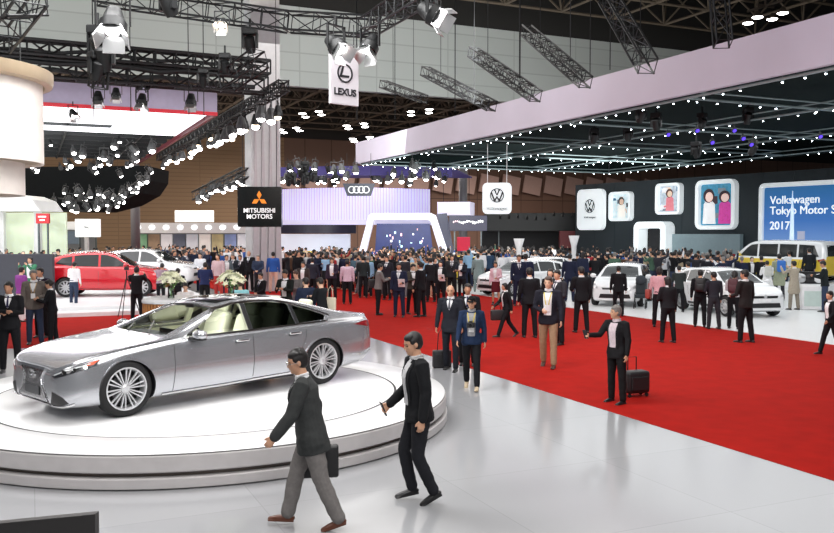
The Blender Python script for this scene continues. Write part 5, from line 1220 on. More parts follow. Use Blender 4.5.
show_car('hatch', 'hatchback', 'white hatchback facing the red carpet behind the man with a suitcase', 'car', at_xy(624, 31.5), R(248), M_wcar, z=0.02)
show_car('hatch', 'hatchback', 'white hatchback nearer the right edge, people lined up before it', 'car', at_xy(727, 27.8), R(283), M_wcar, z=0.02)
show_car('hatch', 'hatchback', 'white hatchback side-on near the funnel-shaped posts', 'car', at_xy(524, 36), R(215), M_wcar, z=0.02)
show_car('hatch', 'hatchback', 'white hatchback half hidden between the funnel posts in the crowd', 'car', at_xy(560, 40), R(20), M_wcar, z=0.02)
show_car('van', 'minibus', 'yellow and white retro-styled minibus below the big blue screen', 'van', at_xy(788, 41), WR+PI, M_ycar, two_tone=M_wcar, z=0.33)
show_car('hatch', 'hatchback', 'yellow hatchback in the crowd before the white portal frame', 'car', at_xy(447, 44), R(170), M_ycar, z=0.006)
show_car('hatch', 'hatchback', 'yellow car deep in the crowd below the curved lavender wall', 'car', at_xy(314, 54), R(10), M_ycar, z=0.0)
show_car('hatch', 'hatchback', 'white car deep in the crowd left of the white portal frame', 'car', at_xy(352, 46), R(170), M_wcar, z=0.006)

q = at_xy(788, 41); rs_ = BM(); box(rs_, (0, 0, 0), (5.6, 2.6, .30), bev=.02); tag(obj('display_dais', rs_, M_white, None, loc=(q[0], q[1], .171), rz=WR), 'low white dais under the yellow and white minibus', 'platform')
# ================================================================== people
def rotv(p, a, s):       # direction of a limb: pitch p forward from straight down, a = outward tilt
    return Vector((math.sin(p)*math.cos(a), s*math.sin(a), -math.cos(p)*math.cos(a)))
def ring_loft(bm, rings, n=16):
    """rings: (centre, side vector, front vector, r_side, r_front) -> closed loft"""
    rows = []
    for c, s, f, rs, rf in rings:
        rows.append([bm.verts.new(c + s*rs*math.cos(2*PI*i/n) + f*rf*math.sin(2*PI*i/n)) for i in range(n)])
    for a, b in zip(rows, rows[1:]):
        for i in range(n): bm.faces.new((a[i], a[(i+1) % n], b[(i+1) % n], b[i]))
    bm.faces.new(rows[0][::-1]); bm.faces.new(rows[-1])
def capsule(bm, pts, rads, n=10, side=None, flat=1.0):
    pts = [Vector(p) for p in pts]; R_ = list(rads); rows = []; m = len(pts); s = None
    P2, R2, T2 = [], [], []
    t0 = (pts[1]-pts[0]).normalized(); t1 = (pts[-1]-pts[-2]).normalized()
    P2 += [pts[0]-t0*R_[0]*.95, pts[0]-t0*R_[0]*.6]; R2 += [R_[0]*.3, R_[0]*.8]; T2 += [t0, t0]
    for i in range(m):
        t = (pts[min(i+1, m-1)]-pts[max(i-1, 0)]).normalized(); P2.append(pts[i]); R2.append(R_[i]); T2.append(t)
    P2 += [pts[-1]+t1*R_[-1]*.6, pts[-1]+t1*R_[-1]*.95]; R2 += [R_[-1]*.8, R_[-1]*.3]; T2 += [t1, t1]
    rings = []
    for p, r, t in zip(P2, R2, T2):
        if s is None: s, u = frame_of(t, side or Vector((0, 1, 0)))
        else: s = (s - t*s.dot(t)).normalized(); u = t.cross(s)
        rings.append((p, s, u, r, r*flat))
    ring_loft(bm, rings, n)
DEF = dict(lean=2, head=(0, 0), L=dict(sh=(5, 8), el=12, tw=0), Rr=dict(sh=(5, 8), el=12, tw=0), lg=dict(L=(2, 3, 3), R=(-2, 3, 3)), female=False, fat=1.0)
def skeleton(ps):
    J = {}; lean = R(ps.get('lean', 2)); fw = Vector((math.sin(lean), 0, math.cos(lean)))     # spine direction
    J['fat'] = ps.get('fat', 1.0); fem = ps.get('female', False)
    pel = Vector((0, 0, .94)); J['pel'] = pel; J['spine'] = fw; J['front'] = Vector((math.cos(lean), 0, -math.sin(lean)))
    tw = R(ps.get('twist', 0)); J['side'] = Vector((-math.sin(tw), math.cos(tw), 0)); J['front'] = J['side'].cross(fw).normalized()
    J['chest'] = pel + fw*.36; J['neck'] = pel + fw*.545; 
    hy, hp = ps.get('head', (0, 0)); J['hrot'] = Matrix.Rotation(tw+R(hy), 3, 'Z') @ Matrix.Rotation(R(hp) + lean*.3, 3, 'Y')
    J['head'] = J['neck'] + Vector((.025+math.sin(lean)*.04, 0, .125)) + J['front']*.01
    sw = .175 if fem else .195
    for k, s in (('L', 1), ('R', -1)):
        a = ps.get(k+'a', dict(sh=(5, 9), el=12, tw=0)); sh = J['neck'] - fw*.065 + J['side']*s*sw; J['sh'+k] = sh
        def T(v): return (Matrix.Rotation(tw, 3, 'Z') @ v)
        d1 = T(rotv(R(a['sh'][0]), R(a['sh'][1]), s)); el = sh + d1*.29
        p2 = R(a['sh'][0]+a['el']); i2 = R(a.get('tw', 0))
        d2 = T(Vector((math.sin(p2)*math.cos(i2), -s*math.sin(i2)*max(.35, abs(math.sin(p2))) + s*math.sin(R(a['sh'][1]))*.4*(1 if i2 == 0 else 0), -math.cos(p2))).normalized())
        wr = el + d2*.25; J['el'+k] = el; J['wr'+k] = wr; J['hd'+k] = d2; J['cur'+k] = a.get('curl', 25)
        th, ab, kn = ps.get(k+'l', (0, 3, 3)); hip = pel + Vector((0, s*.09, -.04)); d = rotv(R(th), R(ab), s); kne = hip + d*.42
        d = rotv(R(th-kn), R(ab*.5), s); ank = kne + d*.41; J['hip'+k], J['kn'+k], J['an'+k] = hip, kne, ank
        J['ft'+k] = R(ps.get(k+'f', 0))                     # heel raise
    low = 9
    for k in 'LR':
        f = J['ft'+k]; toe = J['an'+k] + Vector((.15*math.cos(f), 0, -.15*math.sin(f)-.075*math.cos(f))); heel = J['an'+k] + Vector((-.05, 0, -.075))
        low = min(low, toe.z, (J['an'+k].z - .075))
    off = Vector((0, 0, -low))
    for k in J:
        if isinstance(J[k], Vector) and k not in ('spine', 'front', 'side') and not k.startswith('hd'): J[k] = J[k] + off
    return J
def torso_rings(J, prof, s0=0):
    out = []
    for h, rs, rf, fo in prof:     # height along spine from pelvis
        c = J['pel'] + J['spine']*h + J['front']*fo
        k = min(1, max(0, (h+.0)/.3)); side = (Vector((0, 1, 0))*(1-k) + J['side']*k).normalized(); fr = side.cross(J['spine']).normalized()
        out.append((c, side, -fr, rs*J['fat'] if h < .45 else rs, rf*J['fat'] if h < .45 else rf))
    return out
def hand(bm, J, k, s, n=7, fine=True):
    w, d = J['wr'+k], J['hd'+k].normalized(); inward = -J['side']*s
    pn = (inward - d*inward.dot(d)).normalized()              # palm normal towards the body
    ax = d.cross(pn).normalized()                              # across the knuckles
    if ax.dot(J['front']) < 0: ax = -ax                        # +ax = thumb side (forward)
    palm = w + d*.045
    capsule(bm, [w-d*.01, w+d*.035, w+d*.08], [.024, .034, .036], n=12, side=ax, flat=.45)
    cur = R(J['cur'+k])
    for i, (o, ln) in enumerate(((.030, .072), (.010, .080), (-.010, .074), (-.029, .058))):
        p = w + d*.085 + ax*o; dd = d.copy(); pts = [p-d*.02]
        for seg in (.45, .32, .23):
            q = Quaternion(d.cross(pn), cur if seg < .45 else cur*.5); dd = (q @ dd).normalized(); p2 = pts[-1] + dd*ln*seg*(1.25 if seg == .45 else 1)
            pts.append(p2)
        capsule(bm, pts, [.0095, .009, .0082, .007], n=n)
    t0 = w + d*.03 + ax*.028; t1 = t0 + (ax*.7+d*.8+pn*.2).normalized()*.035; t2 = t1 + (ax*.2+d*1+pn*.4).normalized()*.03
    capsule(bm, [t0, t1, t2], [.013, .0105, .009], n=n)
def body_bm(J, fem=False, fine=True):
    bm = BM()
    ring_loft(bm, torso_rings(J, [(-.10, .08, .07, 0), (-.05, .145, .10, 0), (.03, .15, .105, -.005), (.12, .13 if not fem else .115, .09, 0), (.22, .145, .10, .01), (.34, .165, .108, .01), (.43, .155, .09, 0), (.49, .10, .065, -.005), (.53, .07, .06, 0), (.56, .04, .04, 0)]))
    hd = J['head']; H = J['hrot']
    capsule(bm, [J['neck']-J['spine']*.05, J['neck']+J['spine']*.02, hd+H@Vector((-.012, 0, -.05))], [.062, .055, .052] if not fem else [.052, .046, .045], n=14)
    def hv(x, y, z): return hd + H @ Vector((x, y, z))
    ellipsoid(bm, hv(-.008, 0, .022), (.094, .074, .094), H, 20)
    ellipsoid(bm, hv(.026, 0, -.040), (.062, .056, .072), H, 16)
    ellipsoid(bm, hv(.058, 0, -.083), (.026, .027, .022), H, 10)        # chin
    ellipsoid(bm, hv(.062, 0, .022), (.026, .052, .014), H, 10)         # brow
    capsule(bm, [hv(.078, 0, .010), hv(.096, 0, -.022)], [.0085, .014], n=8)   # nose
    for s in (1, -1):
        ellipsoid(bm, hv(.055, s*.036, -.018), (.026, .022, .020), H, 8)   # cheek
        ellipsoid(bm, hv(-.006, s*.076, -.005), (.020, .010, .032), H, 10)  # ear
    ellipsoid(bm, hv(.080, 0, -.050), (.010, .024, .006), H, 8); ellipsoid(bm, hv(.078, 0, -.061), (.010, .020, .006), H, 8)   # lips
    for k, s in (('L', 1), ('R', -1)):
        sh, el, wr = J['sh'+k], J['el'+k], J['wr'+k]
        capsule(bm, [sh-J['side']*s*.05, sh, sh.lerp(el, .5), el, el.lerp(wr, .35), wr], [.055, .050, .044, .037, .037, .025], n=12)
        hand(bm, J, k, s)
        hp, kn, an = J['hip'+k], J['kn'+k], J['an'+k]
        capsule(bm, [hp+Vector((0, -s*.01, .03)), hp.lerp(kn, .3), hp.lerp(kn, .7), kn, kn.lerp(an, .3), kn.lerp(an, .7), an], [.085, .082, .065, .052, .054, .042, .033], n=12)
        f = J['ft'+k]; fx = Vector((math.cos(f), 0, -math.sin(f))); fz = Vector((math.sin(f), 0, math.cos(f)))
        capsule(bm, [an-fz*.04-fx*.02, an-fz*.045+fx*.06, an-fz*.055+fx*.13], [.030, .032, .022], n=10)
    return bm
def wrinkle(me, amp, sc=9.0, sd=0):
    if amp <= 0: return
    n = len(me.vertices); co = np.empty(n*3, np.float32); no = np.empty(n*3, np.float32)
    me.vertices.foreach_get('co', co); me.vertex_normals.foreach_get('vector', no); co = co.reshape(-1, 3); no = no.reshape(-1, 3)
    k = np.array([mnoise.noise(Vector((c[0]*sc+sd*3.1, c[1]*sc, c[2]*sc*1.6))) for c in co.tolist()], np.float32)
    me.vertices.foreach_set('co', (co + no*(k*amp)[:, None]).ravel())
def solidmesh(bm, vox, sm=4, amp=0.0, sd=0):
    bmesh.ops.recalc_face_normals(bm, faces=bm.faces[:])
    me = bake(bm, [('REMESH', dict(mode='VOXEL', voxel_size=vox)), ('SMOOTH', dict(factor=.5, iterations=sm))])
    wrinkle(me, amp, 9.0, sd); me.shade_smooth(); return me
def jacket_bm(J, c):
    bm = BM(); hem = c.get('hem', -.12); fem = c.get('female'); pad = c.get('pad', 0.0); wst = .135 if fem else .15
    fl = .015 if hem < -.2 else 0
    prof = [(hem, .186+pad+fl, .140+pad, .0), (hem+.02, .190+pad+fl, .145+pad, .0), (.0, .176+pad, .13+pad, 0), (.13, wst+.012+pad, .115+pad, .005), (.24, .168+pad, .122+pad, .012), (.34, .188+pad, .128+pad, .012), (.42, .19+pad, .118+pad, .002), (.475, .165, .092, -.008), (.51, .10, .072, -.006), (.53, .072, .064, -.002)]
    ring_loft(bm, torso_rings(J, prof), 24)
    if hem < -.09:
        for k in 'LR':
            a, b = J['hip'+k], J['kn'+k]; capsule(bm, [a+Vector((0, 0, .08)), a, a.lerp(b, max(.02, (-hem-.13)/.42))], [.10, .112+pad, .114+pad], n=14)
    for k, s in (('L', 1), ('R', -1)):
        sh, el, wr = J['sh'+k], J['el'+k], J['wr'+k]; cf = wr - J['hd'+k]*(.0 if not c.get('short') else .18)
        pts = [sh-J['side']*s*.05, sh+Vector((0, 0, .0)), sh.lerp(el, .5), el, el.lerp(cf, .5), cf]; r = [.062, .068, .060, .055, .050, .042]
        if c.get('short'): pts = pts[:3]+[sh.lerp(el, .8)]; r = r[:3]+[.058]
        capsule(bm, pts, [x+pad*.6 for x in r], n=14)
    return bm
def trousers_bm(J, c):
    bm = BM(); w = c.get('loose', 0)
    ring_loft(bm, torso_rings(J, [(-.13, .10, .085, 0), (-.09, .155, .115, 0), (-.02, .166, .122, -.003), (.06, .157, .114, 0), (.10, .145, .104, 0)]), 20)
    for k, s in (('L', 1), ('R', -1)):
        hp, kn, an = J['hip'+k], J['kn'+k], J['an'+k]; sl = c.get('slim', 0)
        capsule(bm, [hp+Vector((0, -s*.005, .02)), hp.lerp(kn, .3), hp.lerp(kn, .7), kn, kn.lerp(an, .3), kn.lerp(an, .7), an+Vector((0, 0, .01))], [x+w-sl for x in (.095, .094, .080, .070, .068, .064, .060)], n=14)
    return bm
def skirt_bm(J, c):
    bm = BM(); z = c.get('skirt', .5); cx = (J['knL']+J['knR'])/2; b = J['pel']; low = Vector((cx.x*.7, cx.y, z))
    sp = abs(J['knL'].x-J['knR'].x)*.5
    ring_loft(bm, [(low, Vector((0, 1, 0)), Vector((1, 0, 0)), .19, .15+sp), (low.lerp(b, .5), Vector((0, 1, 0)), Vector((1, 0, 0)), .182, .135+sp*.5), (b, Vector((0, 1, 0)), Vector((1, 0, 0)), .165, .12), (b+Vector((0, 0, .10)), Vector((0, 1, 0)), Vector((1, 0, 0)), .13, .10)], 24)
    return bm
def shoe_bm(J, k, c):
    an = J['an'+k]; f = J['ft'+k]; fx = Vector((math.cos(f), 0, -math.sin(f))); fz = Vector((math.sin(f), 0, math.cos(f))); b = BM()
    capsule(b, [an-fx*.035-fz*.042, an+fx*.03-fz*.040, an+fx*.10-fz*.05, an+fx*.165-fz*.054], [.037, .040, .040, .028], n=12, side=Vector((0, 1, 0)), flat=.75)
    capsule(b, [an+fz*.03, an-fz*.03], [.046, .040], n=12)
    M = Matrix((fx, Vector((0, 1, 0)), fz)).transposed(); box(b, an+fx*.065-fz*.068, (.255, .078, .020), M, bev=.009, seg=2)
    return b
def hair_bm(J, c):
    hd, H = J['head'], J['hrot']; bm = BM(); st = c.get('hair', 'short')
    def hv(x, y, z): return hd + H @ Vector((x, y, z))
    if st == 'bald': ellipsoid(bm, hv(-.035, 0, .0), (.078, .0795, .065), H, 16); return bm
    ellipsoid(bm, hv(-.022, 0, .040), (.092, .083, .090), H, 20)
    ellipsoid(bm, hv(-.035, 0, .005), (.078, .081, .080), H, 16)
    ellipsoid(bm, hv(.030, .012, .083), (.058, .062, .034), H @ Matrix.Rotation(.35, 3, 'Y'), 14)
    for s in (1, -1): ellipsoid(bm, hv(.005, s*.066, .035), (.045, .016, .034), H, 10)
    if st == 'messy':
        r = random.Random(5)
        for i in range(26):
            a, b = r.uniform(0, 6.28), r.uniform(0, 1.1); ellipsoid(bm, hv(-.02+.085*math.cos(a)*math.sin(b), .078*math.sin(a)*math.sin(b), .045+.085*math.cos(b)), (.02, .02, .014), H, 6)
    if st in ('long', 'bob'):
        z = -.20 if st == 'long' else -.085
        capsule(bm, [hv(-.04, 0, .05), hv(-.062, 0, -.04), hv(-.065, 0, z)], [.078, .074, .05], n=14, side=H @ Vector((0, 1, 0)), flat=.7)
        for s in (1, -1): capsule(bm, [hv(-.005, s*.072, .03), hv(-.01, s*.075, -.04), hv(-.02, s*.070, z*.8)], [.022, .022, .014], n=8)
    if st == 'tied': ellipsoid(bm, hv(-.115, 0, .01), (.032, .028, .036), H, 10)
    if st == 'cap': 
        ellipsoid(bm, hv(-.03, 0, .0), (.078, .082, .07), H, 12)
    return bm
def face_parts(J, parent_list, c):
    hd, H = J['head'], J['hrot']
    def hv(x, y, z): return hd + H @ Vector((x, y, z))
    bm = BM()
    for s in (1, -1): ellipsoid(bm, hv(.074, s*.031, -.001), (.0105, .013, .0055), H, 8)
    parent_list.append(('eyes', bm_mesh(bm), M_eye))
    bm = BM()
    for s in (1, -1): tube(bm, [hv(.084, s*.016, .019), hv(.084, s*.034, .023), hv(.072, s*.050, .017)], [.003, .004, .0025], 6)
    parent_list.append(('eyebrows', bm_mesh(bm), c.get('hairmat', M_hairb)))
    bm = BM(); tube(bm, [hv(.083, .022, -.0565), hv(.0895, 0, -.0555), hv(.083, -.022, -.0565)], .0028, 6)
    parent_list.append(('mouth', bm_mesh(bm), M_lip))
    if c.get('glasses'):
        bm = BM()
        for s in (1, -1):
            tube(bm, [hv(.098+.0*math.cos(t), s*.033+.024*math.cos(t), .0+.017*math.sin(t)) for t in [i*PI/8 for i in range(16)]], .0022, 5, True)
            tube(bm, [hv(.097, s*.057, .004), hv(.06, s*.076, .006), hv(-.01, s*.082, .004)], .0022, 5)
        tube(bm, [hv(.099, .010, .003), hv(.101, 0, .006), hv(.099, -.010, .003)], .0022, 5)
        parent_list.append(('glasses', bm_mesh(bm), M_chrome))
def bm_mesh(bm, smooth=False):
    me = bpy.data.meshes.new('m'); bm.to_mesh(me); bm.free()
    if smooth: me.shade_smooth()
    return me
SKIN = [mat('skin_tone_a', srgb(206, 158, 128), 0.55, noise=.04), mat('skin_tone_b', srgb(186, 136, 108), 0.55, noise=.04), mat('skin_tone_c', srgb(222, 180, 152), 0.55, noise=.04)]
M_hairb = mat('black_hair', srgb(26, 22, 22), 0.55, noise=.2, nscale=60); M_hairg = mat('grey_hair', srgb(120, 116, 112), 0.6, noise=.25, nscale=60); M_hairbr = mat('brown_hair', srgb(66, 46, 36), 0.55, noise=.2, nscale=60)
M_eye = mat('dark_eye', (.02, .015, .012), .2); M_lip = mat('lip', srgb(150, 84, 76), .5)
CL = {}
def cloth(col, rough=.85):
    k = tuple(col)
    if k not in CL: CL[k] = mat('cloth_%d_%d_%d' % k, srgb(*k), rough, noise=.10, nscale=30, spec=.25)
    return CL[k]
M_shoe = mat('black_leather', (.012, .012, .013), .35)
def build_person(ps, c, vox=.014, amp=.004, face=False, far=False):
    """list of (part name, mesh, default material); first is the body"""
    J = skeleton(ps); fem = c.get('female', False); out = []
    if far:
        groups = [(body_bm(J, fem), .022), (jacket_bm(J, c), .028), (skirt_bm(J, c) if c.get('skirt') else trousers_bm(J, c), .028), (hair_bm(J, c), .022)]
        b = BM(); 
        for i, (g, vx) in enumerate(groups):
            me = solidmesh(g, vx, 2); t = BM(); t.from_mesh(me); 
            for f in t.faces: f.material_index = i
            me2 = bpy.data.meshes.new('q'); t.to_mesh(me2); t.free(); b.from_mesh(me2)
        if not c.get('skirt'): pass
        me = bpy.data.meshes.new('person'); b.to_mesh(me); b.free(); me.shade_smooth()
        for i in range(4): me.materials.append(SKIN[0])
        return me
    out.append(('person', solidmesh(body_bm(J, fem), min(vox, .010) if face else vox, 3), 'skin'))
    jk = solidmesh(jacket_bm(J, c), vox, 4, amp, 1); out.append((c.get('top', 'jacket'), jk, 'top'))
    if c.get('skirt'): out.append(('skirt', solidmesh(skirt_bm(J, c), vox, 3, amp, 2), 'bottom'))
    else: out.append(('trousers', solidmesh(trousers_bm(J, c), vox, 3, amp*1.1, 3), 'bottom'))
    for k in 'LR': out.append(('shoe', bake(shoe_bm(J, k, c), [('REMESH', dict(mode='VOXEL', voxel_size=max(.007, vox*.7))), ('SMOOTH', dict(factor=.5, iterations=2))]), 'shoe'))
    for q in out[-2:]: q[1].shade_smooth()
    out.append(('cap' if c.get('hair') == 'cap' else 'hair', solidmesh(hair_bm(J, c), min(vox, .009), 2), 'hair'))
    if c.get('hair') == 'cap':
        b = BM(); hd, H = J['head'], J['hrot']; ellipsoid(b, hd + H @ Vector((.085, 0, .045)), (.06, .06, .008), H @ Matrix.Rotation(.25, 3, 'Y'), 16); out.append(('cap_peak', bm_mesh(b, True), 'hair'))
    bvh = bvh_of(jk); O = J['chest']; U = J['side']; V = J['spine']; D = -J['front']
    def pp(nm, polys, m, off, th, st=.05):
        b = BM()
        for p in polys: patch(b, bvh, p, O, U, V, D, off=off, th=th, step=st, far=.6)
        out.append((nm, bm_mesh(b), m))
    front = c.get('front')
    if front in ('suit', 'shirt', 'open'):
        w = .055 if front != 'open' else .075; zb = -.06 if front == 'suit' else (-.30 if front == 'open' else -.28)
        pp('shirt_front', [[(-w, .172), (w, .172), (w*1.15, .10), (.012 if front == 'suit' else w*.9, zb), (-.012 if front == 'suit' else -w*.9, zb), (-w*1.15, .10)]], 'shirt', .003, .003)
        b = BM(); pts = [J['neck'] - V*.005 + U*.064*math.cos(t) + J['front']*(.058*math.sin(t)) + V*(.012 - .022*max(0, math.sin(t))) for t in [i*PI/10 for i in range(20)]]; tube(b, pts, .013, 6, True); ring_loft(b, torso_rings(J, [(.45, .118, .080, -.002), (.50, .094, .073, -.003), (.535, .074, .066, 0), (.556, .064, .060, .004)]), 20); out.append(('shirt_collar', bm_mesh(b, True), 'shirt'))
        if c.get('tie'): pp('tie', [[(-.016, .16), (.016, .16), (.010, .13), (.022, -.03), (0, -.06), (-.022, -.03), (-.010, .13)]], 'tie', .008, .006)
        if front != 'shirt':
            pp('lapel', [[(-w*.9, .175), (-w*.9-.03, .15), (-w-.05, .06), (-w*.9-.028, zb), (-w*.86, zb), (-w*1.1, .09)], [(w*.9, .175), (w*1.1, .09), (w*.86, zb), (w*.9+.028, zb), (w+.05, .06), (w*.9+.03, .15)]] if front == 'open' else [[(-w*.9, .175), (-w*.9-.03, .15), (-w-.055, .06), (-w*.4-.015, zb+.0), (-.010, zb), (-w*1.1, .09)], [(w*.9, .175), (w*1.1, .09), (.010, zb), (w*.4+.015, zb), (w+.055, .06), (w*.9+.03, .15)]], 'top', .004, .008)
    if c.get('lanyard'):
        b = BM()
        for s in (1, -1): strip(b, bvh, [(s*.075, .17), (s*.06, .08), (s*.02, -.11)], .014, O, U, V, D, off=.012, th=.003, far=.6)
        out.append(('lanyard', bm_mesh(b), 'lanyard')); pp('badge', [[(-.045, -.10), (.045, -.10), (.045, -.22), (-.045, -.22)]], 'badge', .014, .004)
    if face: face_parts(J, out, c)
    for e in c.get('extra', []): out += e(J, bvh)
    return out, J
def skin_box(bm, c, s, M=None, bev=.02): box(bm, c, s, M, bev=bev, seg=3)
def place_person(parts, J, xy, rz, sc, label, mats, group=None, z=0.0):
    root = None
    for nm, me, m in parts:
        o = bpy.data.objects.new(nm, me); C.objects.link(o)
        if len(me.materials) == 0: me.materials.append(M_white)
        mm = mats.get(m, m) if isinstance(m, str) else m
        if isinstance(mm, str): mm = M_white
        for sl in o.material_slots[:1]: sl.link = 'OBJECT'; sl.material = mm
        if root is None:
            root = o; o.location = (xy[0], xy[1], z); o.rotation_euler = (0, 0, R(rz)); o.scale = (sc, sc, sc); tag(o, label, 'person', group)
        else: o.parent = root
    return root
POSES = {
 'stand': dict(lean=1, La=dict(sh=(4, 9), el=14), Ra=dict(sh=(0, 9), el=12), Ll=(2, 4, 2), Rl=(-3, 4, 2)),
 'stand2': dict(lean=2, head=(20, 4), La=dict(sh=(10, 12), el=70, tw=25), Ra=dict(sh=(-2, 8), el=14), Ll=(4, 5, 4), Rl=(-4, 4, 4)),
 'phone': dict(lean=4, head=(0, 18), La=dict(sh=(22, 8), el=82, tw=30), Ra=dict(sh=(22, 8), el=82, tw=30), Ll=(3, 4, 3), Rl=(-3, 4, 3)),
 'photo': dict(lean=0, head=(0, -4), La=dict(sh=(62, 8), el=72, tw=20), Ra=dict(sh=(62, 8), el=72, tw=20), Ll=(3, 5, 3), Rl=(-3, 5, 3)),
 'crossed': dict(lean=1, head=(-8, 2), La=dict(sh=(12, 8), el=80, tw=65), Ra=dict(sh=(18, 8), el=78, tw=62), Ll=(2, 5, 2), Rl=(-2, 5, 2)),
 'clasp': dict(lean=1, head=(6, 3), La=dict(sh=(16, 7), el=48, tw=45), Ra=dict(sh=(16, 7), el=48, tw=45), Ll=(2, 4, 2), Rl=(-2, 4, 2)),
 'walk': dict(lean=4, La=dict(sh=(-22, 8), el=18), Ra=dict(sh=(24, 8), el=24), Ll=(24, 2, 6), Rl=(-14, 2, 22), Rf=38),
 'walk2': dict(lean=3, La=dict(sh=(16, 8), el=28), Ra=dict(sh=(-14, 8), el=14), Ll=(-12, 2, 16), Rl=(18, 2, 4), Lf=26),
 'lean': dict(lean=16, head=(0, 6), La=dict(sh=(36, 10), el=60, tw=20), Ra=dict(sh=(30, 8), el=50, tw=25), Ll=(8, 4, 4), Rl=(-2, 4, 6)),
 'raise': dict(lean=0, head=(0, -8), La=dict(sh=(20, 9), el=70, tw=20), Ra=dict(sh=(110, 12), el=50, tw=5), Ll=(3, 5, 3), Rl=(-3, 5, 3)),
}
OUTFIT = {
 'suit': dict(front='suit', tie=True), 'jacket': dict(front='open', hem=-.08), 'plain': dict(hem=-.06, pad=.002), 'coat': dict(hem=-.38, front='suit'),
 'shirt': dict(hem=.0, top='shirt', pad=-.008), 'woman': dict(female=True, hair='long', hem=-.05, front='open'), 'womanskirt': dict(female=True, hair='bob', hem=.0, skirt=.52, front='shirt'),
 'badge': dict(front='suit', lanyard=True),
}
PLIB = {}
def proto(pose, outfit, hair=None):
    k = (pose, outfit, hair)
    if k not in PLIB:
        c = dict(OUTFIT[outfit]); 
        if hair: c['hair'] = hair
        PLIB[k] = build_person(dict(POSES[pose], female=c.get('female', False)), c, vox=.018, amp=.003)
    return PLIB[k]
BLK, NVY, CHR, GRY, WHT, BEI, PNK, DRD, LBL, BLU, GRN, TAN, JEAN, BRN, LGR, PUR = (20, 20, 24), (30, 36, 58), (44, 44, 50), (108, 108, 112), (226, 226, 228), (196, 184, 160), (206, 170, 178), (90, 24, 34), (150, 196, 214), (44, 86, 160), (104, 112, 92), (150, 126, 100), (50, 60, 82), (92, 66, 50), (170, 172, 176), (140, 70, 150)
HAIRM = {'b': M_hairb, 'g': M_hairg, 'n': M_hairbr}
def person(px, hy, fy, face, pose, outfit, top, bot, label, hair=None, hc='b', skin=0, shirt=WHT, tie=(40, 40, 70), h=None, z=0.0, group=None, extra=None, lany=(210, 190, 60)):
    if fy: d = (CAM_H-z)*FPX/(fy-232.0); sc = (fy-hy)/FPX*d/1.725
    else: hh = h or 1.68; d = (CAM_H-z-hh)*FPX/(hy-232.0); sc = hh/1.725
    sc = min(max(sc, .80), 1.10)
    q = P(px, 232, d); parts, J = proto(pose, outfit, hair)
    mats = dict(skin=SKIN[skin], top=cloth(top), bottom=cloth(bot), shoe=M_shoe, hair=HAIRM[hc], shirt=cloth(shirt), tie=cloth(tie), lanyard=cloth(lany), badge=M_white)
    r = place_person(parts, J, (q.x, q.y), face, sc, label, mats, group, z)
    return r
CAMF, AWAY, LEFT, RIGHT = 270, 90, 180, 0
# ------------------------------------------------------------------ carried things
def wpos(root, v): return Matrix.LocRotScale(root.location, root.rotation_euler, root.scale) @ v
M_bag = mat('black_bag', (.015, .015, .017), .5, bump=.1, nscale=40)
def handbag(loc, rz, label, m=None, w=.34, h=.26, t=.13, cat='bag', handle=.16, name='handbag'):
    r = thing(name, label, cat, loc, rz); bm = BM(); box(bm, (0, 0, -h/2), (w, t, h), bev=.025, seg=3); obj('bag_body', bm, m or M_bag, r, 40)
    bm = BM(); tube(bm, [(-w*.25, 0, -.02), (-w*.2, 0, handle*.7), (0, 0, handle), (w*.2, 0, handle*.7), (w*.25, 0, -.02)], .009, 6); obj('handle', bm, m or M_bag, r, True)
    bm = BM(); box(bm, (0, -t/2-.004, -h*.45), (w*.7, .008, h*.5), bev=.003); obj('front_pocket', bm, m or M_bag, r); return r
def backpack(root, J, label, m=None):
    c = wpos(root, J['chest'] - J['front']*.20 + J['spine']*.0); rz = root.rotation_euler.z
    r = thing('backpack', label, 'bag', c, rz); r.scale = root.scale
    bm = BM(); box(bm, (-.02, 0, -.02), (.17, .29, .42), bev=.06, seg=4); obj('bag_body', bm, m or M_bag, r, 60)
    bm = BM(); box(bm, (-.12, 0, -.09), (.06, .22, .20), bev=.025, seg=3); obj('front_pocket', bm, m or M_bag, r, 60)
    for s in (1, -1):
        bm = BM(); tube(bm, [(.05, s*.09, .17), (.12, s*.10, .225), (.30, s*.11, .20), (.355, s*.12, .08), (.30, s*.145, -.08), (.06, s*.12, -.14)], .014, 6); obj('strap', bm, m or M_bag, r, True)
    return r
def smartphone(root, J, k, label, m=None):
    c = wpos(root, J['wr'+k] + J['hd'+k]*.11 + Vector((0, 0, .02))); r = thing('smartphone', label, 'phone', c, root.rotation_euler.z)
    bm = BM(); box(bm, (0, 0, 0), (.012, .075, .15), Matrix.Rotation(.4, 3, 'Y'), bev=.004); obj('phone_body', bm, M_bag, r); 
    bm = BM(); box(bm, (-.008, 0, .0), (.002, .066, .135), Matrix.Rotation(.4, 3, 'Y')); obj('display', bm, mat('phone_display', (.1, .12, .15), .1), r); return r
def camera_prop(c, rz, label):
    r = thing('camera', label, 'camera', c, rz); bm = BM(); box(bm, (0, 0, 0), (.07, .14, .09), bev=.012); box(bm, (0, 0, .055), (.05, .06, .03), bev=.008); obj('camera_body', bm, M_bag, r)
    bm = BM(); lathe(bm, [(0, .03), (.036, .03), (.036, .12), (.030, .12), (.026, .10), (0, .10)], n=20, axis='X'); obj('lens', bm, M_blackpl, r, 40); return r
